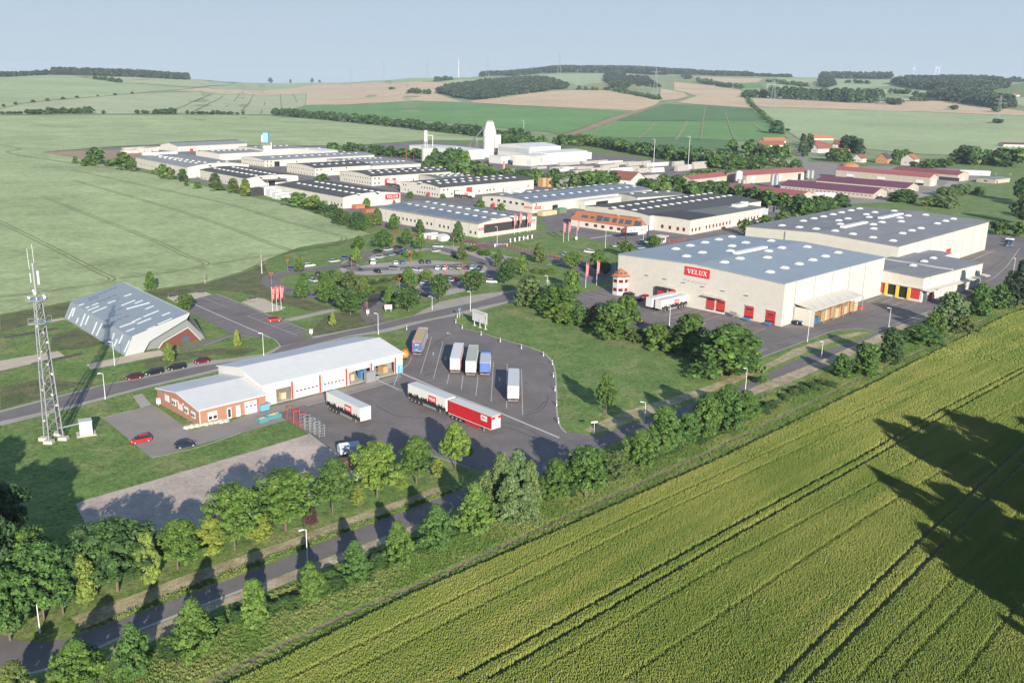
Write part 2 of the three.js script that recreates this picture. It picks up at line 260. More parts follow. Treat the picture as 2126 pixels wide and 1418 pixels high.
ribbon('lane_kerb', [[-60, 1411], [73, 1396], [192, 1350], [254, 1322], [370, 1276.5], [514, 1221]], .55, .045, M.kerb);
ribbon('farm_track', [[418, 1425], [560, 1352], [700, 1285], [827, 1232], [960, 1172], [1120, 1100], [1310, 1012], [1500, 925], [1650, 852], [1800, 780], [1960, 706], [2060, 655], [2140, 618]], .7, .014, M.soil);

// ---------- yards ----------
sheet('gravel_lot', [...L(zt, 630, 1000, 690, 972, 1270, 805, 2026, 582), [560, 926], [638, 902], [690, 938], [716, 950], [735, 985], [700, 1010], [660, 1022], [560, 1060], [440, 1110], [300, 1140], [190, 1140], [182, 1099]], .012, M.gravel);
sheet('service_yard', [[548, 847], [590, 835], [832, 776], [846, 737], [846, 700], [844, 678], [900, 664], [950, 655], [944, 664], [952, 675], [968, 683], [1000, 692], [1037, 705], [1085, 718], [1126, 733], [1140, 745], [1149, 760], [1154, 802], [1156, 861], [1164, 888], [1176, 898], [1197, 899], [1240, 905], [1300, 884], [1330, 880], [1250, 925], [1160, 960], [1060, 990], [975, 972], [940, 960], [897, 947], [840, 950], [760, 968], [735, 985], [716, 950], [690, 938], [640, 901], [599, 875]], .016, M.asphalt);
sheet('office_forecourt', [...L(zt, 860, 275, 1110, 212, 1180, 190, 1290, 170, 1360, 210, 1600, 385), [430, 885], [472, 877], [548, 848], [575, 858], [596, 872], [571, 879], [500, 899], ...L(zt, 1270, 612)], .014, M.asphaltOld);
sheet('yard_apron', [[546, 849], [830, 777], [834, 784], [700, 822], [560, 862]], .020, M.asphaltOld);
sheet('warehouse_yard', [[1187, 613], [1225, 604], [1273, 592], [1300, 590], [1420, 618], [1622, 672], [1815, 596], [2030, 514], [2045, 486], [2085, 487], [2126, 492], [2330, 510], [2330, 545], [2126, 556], [2080, 588], [1990, 628], [1925, 652], [1870, 674], [1823, 690], [1790, 684], [1740, 686], [1690, 702], [1631, 724], [1566, 748], [1480, 762], [1400, 722], [1300, 694], [1230, 655]], .016, M.asphalt);
sheet('lawn_island', L(zn, 40, 1130, 300, 1015, 520, 930, 700, 868, 830, 860, 930, 868, 1000, 880, 940, 884, 840, 882, 700, 905, 350, 1020), .03, M.lawn);

// ---------- main road ----------
sheet('pavement', [[-200, 905], [0, 884], [130, 852], [300, 806], [430, 776], [560, 742], [724, 700], [800, 690], [844, 679], [950, 656], [1011, 641], [1075, 623], [1100, 622], [1200, 596], [1197, 588], [1056, 604], [985, 612], [914, 626], [870, 648], [850, 660], [790, 672], [653, 698], [584, 716], [547, 735], [470, 745], [400, 752], [300, 778], [240, 795], [160, 812], [0, 852], [-200, 890]], .010, M.paving);
sheet('main_road', [[-300, 905], [0, 856], [130, 822], [220, 799], [300, 785], [400, 763], [547, 740], [584, 720], [653, 702], [781, 675], [851, 658], [914, 643], [985, 628], [1056, 608], [1131, 593], [1173, 583], [1200, 572], [1215, 560], [1190, 548], [1136, 530], [1200, 540], [1262, 545], [1290, 557], [1280, 575], [1250, 585], [1197, 594], [1110, 612], [1075, 621], [1009, 635], [926, 655], [844, 672], [783, 687], [724, 697], [560, 737], [430, 771], [300, 802], [130, 846], [0, 875], [-300, 925]], .018, M.road);
// visitor building forecourt
sheet('visitor_car_park', L(ze, 450, 480, 600, 447, 640, 450, 790, 520, 1000, 610, 1090, 640, 1180, 680, 1270, 710, 1390, 762, 1290, 800, 1430, 815, 1350, 840, 1140, 890, 1120, 860, 1050, 815, 900, 808, 750, 800, 500, 880, 300, 925, 280, 900, 400, 862, 520, 835, 740, 790, 640, 735, 560, 690, 400, 620, 340, 570), .014, M.asphalt);
sheet('gravel_court', L(ze, 810, 515, 930, 478, 1010, 490, 1110, 540, 1190, 560, 1130, 590, 1010, 605), .012, M.sand);
sheet('gravel_court', L(ze, 180, 478, 400, 440, 500, 428, 560, 450, 470, 480, 350, 500, 260, 520), .012, M.sand);
sheet('gravel_path', L(zd, 220, 905, 520, 850, 560, 865, 240, 915), .012, M.sand);
sheet('gravel_path', L(zd, -300, 1280, 0, 1210, 480, 1130, 540, 1170, 300, 1230, 30, 1290, -300, 1360), .012, M.sand);
sheet('gravel_path', L(zd, 720, 1245, 1050, 1170, 1340, 1120, 1400, 1160, 1000, 1240, 760, 1285), .012, M.sand);
ribbon('park_path', L(ze, 1190, 670, 1380, 630, 1600, 580), 3.2, .012, M.paving);
// staff car park
const lane = (w, ...p) => ribbon('car_park_lane', p, w, .018, M.asphalt);
sheet('car_park_bays', L(zl, -150, 690, 80, 640, 400, 600, 620, 560, 900, 560, 1100, 600, 1330, 660, 1380, 700, 1200, 760, 1080, 790, 760, 810, 400, 800, 0, 812, -160, 790), .010, M.paving, { smooth: true });
sheet('lawn_island', L(zl, -20, 735, 60, 665, 420, 620, 600, 590, 720, 625, 900, 665, 1010, 690, 960, 715, 860, 700, 600, 685, 260, 700, 60, 720), .014, M.lawn, { smooth: true });
lane(6.2, ...L(ze, 1180, 420, 1080, 370, 1050, 330, 1120, 285, 1280, 255, 1480, 235, 1700, 205), ...L(zl, 60, 628, 300, 582, 560, 566, 740, 590, 950, 655, 1090, 705, 1180, 745, 1160, 790, 1100, 840, 1000, 880));
lane(6.2, ...L(ze, 1700, 205, 1800, 245), ...L(zl, 0, 765, 500, 746, 900, 722, 1090, 708));
lane(6.0, ...L(ze, 1180, 420, 1280, 430, 1440, 470, 1640, 510, 1800, 560), ...L(zl, 170, 985, 480, 950, 800, 915, 1000, 880));
lane(6.2, ...L(ze, 1960, 690, 1915, 640, 1900, 590, 1960, 545), ...L(zl, 130, 1005, 240, 980));
sheet('car_park_bays', L(zl, 440, 940, 560, 870, 780, 850, 1000, 860, 900, 960, 620, 1020, 480, 1000), .008, M.paving);
ribbon('gate_road', L(zl, 900, 512, 1010, 522, 1180, 545, 1420, 590, 1620, 650, 1800, 700, 1960, 780), 8, .018, M.asphalt);
sheet('red_paving', L(zl, 880, 512, 960, 500, 1160, 560, 1150, 582, 1010, 560), .024, texMat(asphaltTex(256, 20, [.22, .085, .085], .3), .95));
// ---------- factory grounds ----------
sheet('factory_yard', [[90, 318], [200, 308], [340, 300], [560, 303], [720, 304], [880, 294], [1000, 300], [1240, 318], [1480, 345], [1640, 372], [1700, 430], [1640, 470], [1560, 492], [1450, 500], [1330, 520], [1260, 470], [1240, 458], [1140, 470], [1120, 440], [1000, 500], [990, 492], [800, 470], [760, 470], [700, 440], [620, 410], [500, 392], [400, 375], [330, 355], [250, 338], [150, 322]], .006, M.asphalt);
sheet('lawn', L(zl, 940, 500, 1030, 487, 1540, 400, 1640, 410, 1620, 425, 1400, 470, 1100, 515, 1000, 518), .024, M.lawn);
sheet('lawn', L(zl, 1230, 545, 1640, 440, 1740, 450, 2126, 530, 2126, 590, 1980, 610, 1740, 640, 1640, 630, 1420, 580), .024, M.lawn);
sheet('yard_road', L(zl, 1000, 520, 1100, 512, 1640, 412, 1900, 385, 2126, 372, 2126, 395, 1760, 430, 1640, 436, 1230, 542), .020, M.asphalt);
sheet('front_yard', [...L(zl, 1545, 320, 1700, 335, 1900, 370, 2050, 400), ...L(zj, 300, 730, 560, 790, 740, 800, 840, 790, 900, 810, 860, 900, 640, 900, 330, 830, 0, 760)], .022, M.asphalt);
sheet('farm_yard', L(zc, 700, 700, 900, 690, 1100, 720, 1400, 715, 1700, 730, 1900, 745, 1850, 790, 1700, 850, 1500, 900, 1200, 960, 850, 960, 700, 880), .006, M.asphaltOld);
ribbon('farm_road', L(zc, 2000, 800, 1760, 800, 1640, 860, 1480, 900, 1300, 930), 7, .012, M.paving);
ribbon('village_road', L(zc, 700, 560, 760, 620, 790, 680, 860, 720), 7, .012, M.asphaltOld);
sheet('soil_yard', L(za, 210, 655, 560, 640, 720, 640, 850, 640, 1010, 640, 860, 690, 640, 720, 480, 715, 330, 690), .012, M.soil);

// kerbs, worn tyre marks, planting beds
const kerb = (pts, w = .28) => ribbon('kerb', pts, w, .05, M.kerb);
kerb([[0, 855], [130, 821], [220, 798], [300, 784], [400, 762], [547, 739], [584, 719]], .3); kerb([[653, 701], [781, 674], [851, 657], [914, 642], [985, 627], [1056, 607], [1131, 592]], .3); kerb([[0, 876], [130, 847], [300, 803], [430, 772], [560, 738]], .3); kerb([[724, 698], [783, 688], [844, 673], [926, 656], [1009, 636], [1075, 622], [1110, 613], [1197, 595]], .3);
kerb(L(ze, 600, 447, 790, 520, 1000, 610, 1180, 680, 1390, 762), .3); kerb(L(ze, 1140, 890, 1120, 860, 1050, 815, 900, 808, 750, 800, 500, 880), .3); kerb([[966, 683], [1000, 691], [1037, 704], [1085, 717], [1126, 732], [1141, 745], [1150, 760], [1155, 802], [1157, 861], [1165, 888], [1176, 899]], .35); kerb([[640, 901], [690, 938], [716, 950]], .4); kerb(L(zt, 860, 275, 1110, 212), .3); kerb(L(zt, 1270, 612, 1640, 530, 2026, 400), .3); kerb([[975, 972], [940, 960], [897, 947]], .3); kerb([[1566, 748], [1631, 724], [1690, 702], [1740, 686], [1790, 684], [1823, 690]], .3);
const tyre = texMat(asphaltTex(256, 9, [.095, .086, .085], .7), .95), scuff = (w, ...p) => ribbon('tyre_mark', p, w, .021, tyre);
scuff(.3, ...L(zq, 1330, 880, 1420, 855, 1500, 800, 1530, 720)); scuff(.3, ...L(zq, 1370, 850, 1450, 815, 1500, 760)); scuff(.5, ...L(zq, 520, 550, 560, 540, 615, 528)); scuff(.3, ...L(zq, 700, 1010, 900, 960, 1200, 980, 1420, 1060)); scuff(.25, ...L(zq, 650, 980, 880, 900, 1250, 950, 1500, 1060)); scuff(.4, ...L(zq, 1340, 612, 1362, 606)); scuff(.3, ...L(zq, 560, 330, 640, 260, 760, 190)); scuff(.3, ...L(zq, 120, 800, 300, 880, 560, 900)); scuff(.3, ...L(zm, 900, 980, 1300, 990, 1700, 1100)); scuff(.3, ...L(zn, 200, 960, 500, 880, 900, 780, 1300, 660)); scuff(.3, ...L(zn, 1500, 560, 1800, 440, 2000, 300));
const bed = texMat(grassTex(256, 9, [.085, .065, .06], [.12, .085, .075], .3, .9), 1);
sheet('planting_bed', L(zd, 20, 1012, 250, 970, 470, 928, 480, 945, 250, 990, 40, 1024), .012, bed); sheet('planting_bed', L(zd, 425, 1022, 660, 980, 680, 992, 440, 1036), .012, bed); sheet('planting_bed', L(zd, 250, 1228, 480, 1185, 680, 1142, 690, 1160, 480, 1205, 260, 1246), .012, bed); sheet('rough_grass_bank', L(zd, 430, 1000, 640, 940, 760, 990, 900, 1060, 700, 1110, 420, 1130), .006, M.rough);
sheet('steps_path', L(zt, 1110, 90, 1190, 70, 1270, 165, 1180, 190), .016, M.paving);
// ---------- building kit ----------
const w1 = zoomed(860, 240, 5.315), w2 = zoomed(1100, 310, 5.315), w3 = zoomed(1380, 270, 5.9056), w4 = zoomed(1650, 270, 4.466), w5 = zoomed(260, 260, 5.9056), w6 = zoomed(1180, 420, 7.0867), z7 = zoomed(320, 760, 7.593), z8 = zoomed(560, 690, 7.331), z1 = zoomed(1600, 570, 11.817), z6 = zoomed(1780, 500, 7.877), z3 = zoomed(1250, 510, 9.453);
function wallTex(base, pitch, joint, amp = .06) { return tex(256, pitch * 8, 8, (u, v) => { const f = (u * 8) % 1, s = 1 + (nMid(u, v) - .5) * amp + (nLow(u, v) - .5) * amp * 1.5 - (f < .07 ? joint : 0); return base.map((x) => x * s); }); }
const W = {
  cream: texMat(wallTex([.555, .525, .465], 1, .14, .1), .65), cream2: texMat(wallTex([.57, .545, .49], .5, .1), .65), white: texMat(wallTex([.58, .57, .545], .6, .07), .6), grey: texMat(wallTex([.42, .44, .45], .6, .12), .6),
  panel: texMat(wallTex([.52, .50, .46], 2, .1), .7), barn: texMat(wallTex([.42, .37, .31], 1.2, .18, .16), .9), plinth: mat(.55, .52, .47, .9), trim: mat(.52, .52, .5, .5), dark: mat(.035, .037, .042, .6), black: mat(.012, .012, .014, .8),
  red: mat(.47, .035, .035, .55), redTrim: mat(.5, .05, .045, .5), yellow: mat(.62, .48, .05, .6), steel: mat(.4, .42, .44, .4, { metalness: .5 }), galv: mat(.31, .33, .34, .5, { metalness: .3 }), blue: mat(.06, .2, .42, .5), concrete: texMat(asphaltTex(256, 10, [.47, .44, .40], .2), .9),
  signRed: mat(.60, .03, .035, .5), paint: mat(.62, .62, .61, .5), plaster: texMat(asphaltTex(256, 12, [.56, .53, .48], .08), .85), wood: texMat(tex(256, 2.4, 2.4, (u, v) => { const p = Math.floor(u * 12), s = 1 + (nStreak(u * 6, v) - .5) * .5 + ((p * 37 % 11) / 11 - .5) * .35; return [.46 * s, .29 * s, .15 * s]; }), .9),
  timber: texMat(asphaltTex(256, 5, [.55, .42, .27], .4), .9), glass: mat(.03, .04, .05, .12), glassBlue: mat(.07, .10, .13, .15), brick: texMat(tex(512, 4, 4, (u, v) => { const row = Math.floor(v * 53), fy = (v * 53) % 1, uu = u * 16 + (row % 2) * .5, fx = uu % 1, id = Math.floor(uu) % 16 + row * 17, t = ((id * 7919) % 101) / 101; if (fy < .14 || fx < .05) return [.36, .27, .21]; const s = .85 + t * .35 + (nFine(u, v) - .5) * .25; return [.34 * s, .145 * s, .095 * s]; }), .95),
};
const R = {
  dark: texMat(asphaltTex(512, 30, [.072, .074, .08], .35), .9), darker: texMat(asphaltTex(512, 30, [.05, .051, .055], .3), .9), grey: texMat(asphaltTex(512, 34, [.245, .25, .26], .28, .18), .85), blue: texMat(asphaltTex(512, 40, [.27, .325, .375], .16, .1), .8), greyB: texMat(asphaltTex(512, 46, [.22, .225, .235], .3, .35), .85), white: texMat(asphaltTex(256, 20, [.60, .605, .60], .12, .1), .7), pale: texMat(asphaltTex(256, 20, [.62, .65, .67], .12, .08), .7), greenGrey: texMat(asphaltTex(256, 30, [.15, .165, .16], .2), .9),
  tile: texMat(tex(256, 4, 4, (u, v) => { const s = .8 + .35 * ((v * 12) % 1) + (nFine(u, v) - .5) * .5; return [.36 * s, .135 * s, .07 * s]; }), .9), tileBrown: texMat(tex(256, 4, 4, (u, v) => { const s = .8 + .35 * ((v * 12) % 1) + (nFine(u, v) - .5) * .5; return [.24 * s, .085 * s, .06 * s]; }), .9), slate: mat(.06, .065, .08, .8),
  redSheet: texMat(wallTex([.36, .10, .10], .25, .12, .12), .7), purpleSheet: texMat(wallTex([.155, .05, .085], .25, .12, .12), .7), maroon: texMat(wallTex([.26, .065, .075], .25, .12, .12), .7), pv: texMat(tex(256, 8, 8, (u, v) => { const a = (u * 8) % 1, b = (v * 5) % 1; return a < .06 || b < .05 ? [.42, .45, .48] : [.14, .175, .22]; }), .3, { metalness: .1 }), zinc: texMat(wallTex([.31, .35, .38], .5, .1, .08), .5, { metalness: .25 }),
};
function fitRect(l, n, r, h) {
  const a = G(...l, h), p = G(...n, h), c = G(...r, h), hl = Math.atan2(a.x - p.x, -(a.z - p.z)), hr = Math.atan2(c.x - p.x, -(c.z - p.z)), m = (hl + hr - Math.PI / 2) / 2;
  return { th: -m, W: p.distanceTo(c), D: p.distanceTo(a), pos: V3(p.x, 0, p.z), h };
}
function profile(n, h, rise, arc) { const q = []; const k = arc ? 8 : 2; for (let i = 0; i <= k; i++) { const t = i / k; q.push([t * n, h + rise * (arc ? 1 - (2 * t - 1) ** 2 : 1 - Math.abs(2 * t - 1))]); } return q; }
function hall(o) {
  const h = o.h ?? heightAt(G(...o.base), o.N[1]), f = o.fit ?? fitRect(o.L, o.N, o.R, h); if (o.W) f.W = o.W; if (o.D) f.D = o.D;
  const g = thing(o.name, o.label, o.cat ?? 'building', f.pos, f.th, o.group), b = { g, W: f.W, D: f.D, h, th: f.th, pos: f.pos, rise: o.rise ?? 1, ridge: o.ridge ?? 'x', arc: !!o.arc };
  const span = b.ridge === 'x' ? f.D : f.W, len = b.ridge === 'x' ? f.W : f.D, top = profile(span, h, b.rise, b.arc), turnIt = (geo) => { if (b.ridge === 'x') geo.rotateY(Math.PI / 2); else geo.translate(0, 0, -len); return geo; };
  b.roofY = (x, z) => { const t = b.ridge === 'x' ? -z / f.D : x / f.W; return h + b.rise * (b.arc ? 1 - (2 * t - 1) ** 2 : 1 - Math.abs(2 * t - 1)); };
  if (!o.noWall) mesh('wall', turnIt(extr([[0, 0], [span, 0], ...top.slice().reverse()], len)), o.wall ?? W.cream, g);
  if (o.roof !== null) {
    const ov = o.over ?? .25, th = o.thick ?? .22, up = top.map(([x, y]) => [x, y + .02]);
    up[0] = [up[0][0] - ov, up[0][1]]; up[up.length - 1] = [up[up.length - 1][0] + ov, up[up.length - 1][1]];
    const rg = extr([...up, ...up.slice().reverse().map(([x, y]) => [x, y + th])], len + 2 * ov); rg.translate(0, 0, -ov);
    mesh('roof', turnIt(rg), o.roof ?? R.dark, g);
  }
  return b;
}
const camLocal = (b, px, py) => { const o = camera.position.clone().sub(b.pos), d = ray(px, py), q = new THREE.Quaternion().setFromAxisAngle(V3(0, 1, 0), -b.th); return [o.applyQuaternion(q), d.applyQuaternion(q)]; };
function onFace(b, face, px, py) { const [o, d] = camLocal(b, px, py); const t = face === 'R' ? -o.z / d.z : -o.x / d.x, p = o.addScaledVector(d, t); return [face === 'R' ? p.x : -p.z, p.y]; }
function onRoof(b, px, py, dy = .3) { let y = b.h + b.rise * .5 + dy, p; for (let i = 0; i < 5; i++) { const [o, d] = camLocal(b, px, py), t = (y - o.y) / d.y; p = o.addScaledVector(d, t); y = b.roofY(clamp(p.x, 0, b.W), clamp(p.z, -b.D, 0)) + dy; } return V3(p.x, b.roofY(clamp(p.x, 0, b.W), clamp(p.z, -b.D, 0)) + .24, p.z); }
const boxCache = new Map();
function cbox(w, h, d) { const k = [w, h, d].map((v) => v.toFixed(2)).join(); if (!boxCache.has(k)) boxCache.set(k, new THREE.BoxGeometry(+w.toFixed(2), +h.toFixed(2), +d.toFixed(2))); return boxCache.get(k); }
function place(b, face, name, s, y, w, h, depth, m, out = 0, parent = b.g) { const o = mesh(name, face === 'R' ? cbox(w, h, depth) : cbox(depth, h, w), m, parent); face === 'R' ? o.position.set(s, y, depth / 2 + out) : o.position.set(-depth / 2 - out, y, -s); return o; }
function panel(b, face, name, x0, y0, x1, y1, m, depth = .12, z = null) { // by two corners seen in the photograph
  const p = z ? z(x0, y0) : [x0, y0], q = z ? z(x1, y1) : [x1, y1], [s0, a] = onFace(b, face, ...p), [s1, c] = onFace(b, face, ...q);
  return place(b, face, name, (s0 + s1) / 2, (a + c) / 2, Math.abs(s1 - s0), Math.abs(a - c), depth, m);
}
function window_(b, face, s, y, w = 1.3, h = 1.3, frame = W.trim, glass = W.glass) { const o = place(b, face, 'window', s, y, w, h, .1, frame); const p = mesh('pane', face === 'R' ? cbox(w - .24, h - .24, .04) : cbox(.04, h - .24, w - .24), glass, o); face === 'R' ? p.position.z = .055 : p.position.x = -.055; return o; }
function winRow(b, face, x0, y0, x1, y1, n, z, w, h, frame, glass) { const [s0, a] = onFace(b, face, ...z(x0, y0)), [s1, c] = onFace(b, face, ...z(x1, y1)); for (let i = 0; i < n; i++) { const t = n > 1 ? i / (n - 1) : 0; window_(b, face, lerp(s0, s1, t), (a + c) / 2, w, h, frame, glass); } }
function winAt(b, face, z, list, w, h, frame, glass) { for (const [x, y] of list) { const [s, a] = onFace(b, face, ...z(x, y)); window_(b, face, s, a, w, h, frame, glass); } }
const domeGeo = (() => { const c = new THREE.CylinderGeometry(1 / Math.SQRT2 * .72, 1 / Math.SQRT2, .34, 4, 1); c.rotateY(Math.PI / 4); c.translate(0, .45, 0); return merge([box(1.08, .3, 1.08, 0, .14, 0), c.toNonIndexed()]); })();
const domeMat = mat(.74, .73, .69, .45);
function dome(b, p, w, d, hgt = 1) { const o = mesh('skylight', domeGeo, domeMat, b.g); o.position.copy(p); o.scale.set(w, hgt, d); return o; }
function domeRow(b, x0, y0, x1, y1, n, z, w = 1.5, d = 2.3, hgt = .8) { const p = onRoof(b, ...z(x0, y0)), q = onRoof(b, ...z(x1, y1)); for (let i = 0; i < n; i++) { const v = p.clone().lerp(q, i / (n - 1)); v.y = b.roofY(v.x, v.z) + .22; dome(b, v, w, d, hgt); } }
function domeGrid(b, nx, nz, w = 1.5, d = 2.3, m = .12) { for (let i = 0; i < nx; i++) for (let j = 0; j < nz; j++) { const x = b.W * lerp(m, 1 - m, nx > 1 ? i / (nx - 1) : .5), z = -b.D * lerp(.26, .74, nz > 1 ? j / (nz - 1) : .5); dome(b, V3(x, b.roofY(x, z) + .22, z), w, d, .8); } }
function pipes(b, face, n, m = W.steel) { const l = face === 'R' ? b.W : b.D; for (let i = 0; i < n; i++) place(b, face, 'downpipe', l * (i + .5) / n, b.h / 2, .16, b.h - .1, .14, m); }
// lettering
const fontSerif = await new FontLoader().loadAsync('fonts/droid/droid_serif_bold.typeface.json'), fontSans = await new FontLoader().loadAsync('fonts/droid/droid_sans_bold.typeface.json');
const textCache = new Map();
function textGeo(s, w, h, font = fontSerif, depth = .04) { const k = s + w.toFixed(2) + h.toFixed(2) + (font === fontSans); if (textCache.has(k)) return textCache.get(k); const g = new TextGeometry(s, { font, size: 1, depth: 1, curveSegments: 3, bevelEnabled: false }); g.computeBoundingBox(); const bb = g.boundingBox; g.translate(-(bb.min.x + bb.max.x) / 2, -(bb.min.y + bb.max.y) / 2, 0); g.scale(w / (bb.max.x - bb.min.x), h / (bb.max.y - bb.min.y), depth); textCache.set(k, g); return g; }
const BRAND = 'VELUX';
function brandSign(parent, w, h, turn = 0) { // red board with white lettering, facing +z before the turn
  const s = mesh('sign_board', cbox(w, h, .15), W.signRed, parent); s.rotation.y = turn; const t = mesh('lettering', textGeo(BRAND, w * .80, h * .52), W.paint, s); t.position.z = .08; return s;
}
function faceSign(b, face, x0, y0, x1, y1, z) { const [s0, a] = onFace(b, face, ...z(x0, y0)), [s1, c] = onFace(b, face, ...z(x1, y1)), s = brandSign(b.g, Math.abs(s1 - s0), Math.abs(a - c), face === 'R' ? 0 : -Math.PI / 2); face === 'R' ? s.position.set((s0 + s1) / 2, (a + c) / 2, .12) : s.position.set(-.12, (a + c) / 2, -(s0 + s1) / 2); return s; }
// ---------- large warehouses ----------
{
  const b = hall({ name: 'warehouse', label: 'cream warehouse with pale blue roof and large red sign above its dock doors', L: [1293.9, 525], N: [1631, 590], R: [1815, 532], base: [1622.8, 678.3], D: 63.4, rise: 1.3, roof: R.blue, wall: W.cream });
  for (const [x, y] of [[10, 753], [98, 733], [188, 714], [272, 696], [352, 679], [75, 797], [172, 775], [342, 765], [352, 735], [435, 715], [590, 704], [305, 834], [400, 811], [567, 805], [575, 766], [655, 746], [810, 740], [583, 893], [672, 868], [760, 844], [843, 820], [920, 797], [998, 775]]) dome(b, onRoof(b, ...zk(x, y)), 2.1, 2.1, 1);
  const p = onRoof(b, ...zk(380, 783)), q = onRoof(b, ...zk(545, 744)), m = mesh('ridge_skylight', cbox(p.distanceTo(q), .7, 2), domeMat, b.g); m.position.copy(p).lerp(q, .5); m.position.y += .35;
  faceSign(b, 'L', 1163, 434, 1377, 551, zm);
  place(b, 'L', 'plinth', b.D / 2, .55, b.D, 1.1, .06, W.plinth);
  const dock = (x0, y0, x1, y1, leveller) => { const o = panel(b, 'L', 'dock_door', x0, y0, x1, y1, W.red, .1, zm), [s, y] = onFace(b, 'L', ...zm((x0 + x1) / 2, (y0 + y1) / 2)), [, yt] = onFace(b, 'L', ...zm(x0, y0)); const gl = mesh('window', cbox(.04, .45, 2.1), W.glass, o); gl.position.set(-.06, 1, 0);
    place(b, 'L', 'door_frame', s, yt + .25, 3.2, .22, .25, W.trim); place(b, 'L', 'dock_buffer', s, .95, 2.9, .3, .3, W.black); if (leveller) { const l = mesh('dock_leveller', merge([box(2.2, .12, 2, -1.2, .75, 0), box(1.6, .1, .3, -1, .35, .7), box(1.6, .1, .3, -1, .35, -.7)]), W.blue, b.g); l.position.z = -s; l.rotation.z = .12; } };
  dock(1015, 637, 1077, 692); dock(1352, 710, 1418, 812); dock(1442, 730, 1510, 836); dock(1692, 783, 1762, 905, true); dock(1878, 823, 1953, 960, true);
  panel(b, 'L', 'dock_shelter', 912, 610, 1000, 705, W.dark, .9, zm); panel(b, 'L', 'dock_door', 930, 645, 985, 700, W.red, .95, zm);
  for (const [x, y, w] of [[1383, 700, 4], [1475, 720, 4], [1045, 628, 4]]) { const [s, a] = onFace(b, 'L', ...zm(x, y)); const c = mesh('canopy', cbox(1.7, .12, w), W.panel, b.g); c.position.set(-.85, a + .2, -s); c.rotation.z = .12; }
  for (const [x, y] of [[830, 515], [990, 547], [1155, 580], [1325, 615], [1505, 653], [1712, 693]]) { const [s, a] = onFace(b, 'L', ...zm(x, y)); const l = mesh('wall_lamp', cbox(.5, .14, 1.3), W.steel, b.g); l.position.set(-.3, a, -s); }
  for (let i = 0; i < 6; i++) { const [s, a] = onFace(b, 'L', ...zm(1180 + i * 36, 535 + i * 8)); const l = mesh('sign_lamp', cbox(.8, .1, .2), W.steel, b.g); l.position.set(-.5, a - .6, -s); }
  const rail = mesh('landing_stairs', merge([box(1.6, .1, 2.4, -.9, 1, 0), box(.06, 1, 2.4, -1.7, 1.5, 0), box(.3, .1, 1, -.9, .7, 1.6), box(.3, .1, 1, -.9, .35, 2), box(.06, 1, .06, -1.7, .5, 0), box(1.6, .06, .06, -.9, 2, -1.2)]), W.galv, b.g); { const [s] = onFace(b, 'L', ...zm(1610, 880)); rail.position.z = -s; }
  for (const [x, y] of [[635, 165], [1115, 10]]) { const [s] = onFace(b, 'R', ...z1(x, y)); place(b, 'R', 'downpipe', s, b.h / 2, .2, b.h - .1, .16, W.steel); }
  for (const [x, y] of [[668, 404], [800, 360], [922, 325]]) { const [s] = onFace(b, 'R', ...zn(x, y)); place(b, 'R', 'downpipe', s, b.h / 2, .2, b.h - .1, .16, W.steel); }
  // lean-to for timber on the sunny side
  const [s0] = onFace(b, 'R', ...z1(590, 700)), s1 = s0 + 33, dep = 7;
  mesh('lean_to_roof', quadGeo([[V3(s0, 6, .1), V3(s0, 4.9, dep), V3(s1, 4.9, dep), V3(s1, 6, .1)], [V3(s0, 6.15, .1), V3(s0, 5.05, dep), V3(s1, 5.05, dep), V3(s1, 6.15, .1)], [V3(s0, 4.9, dep), V3(s1, 4.9, dep), V3(s1, 5.05, dep), V3(s0, 5.05, dep)]]), W.cream2, b.g);
  mesh('lean_to_wall', merge([box(.15, 5.2, dep - .3, s0 + .1, 2.6, dep / 2)]), W.cream, b.g);
  for (let i = 0; i <= 5; i++) { const po = mesh('post', cbox(.2, 4.9, .2), W.galv, b.g); po.position.set(s0 + .3 + (s1 - s0 - .6) * i / 5, 2.45, dep - .15); }
  for (let i = 0; i < 6; i++) mesh('tie_rod', bar(V3(s0 + 3 + i * 5.5, 9, .05), V3(s0 + 3 + i * 5.5, 5.2, dep - 1), .05), W.steel, b.g);
  b.g.updateMatrixWorld(true);
  globalThis.shedA = { b, s0, s1, dep };
}
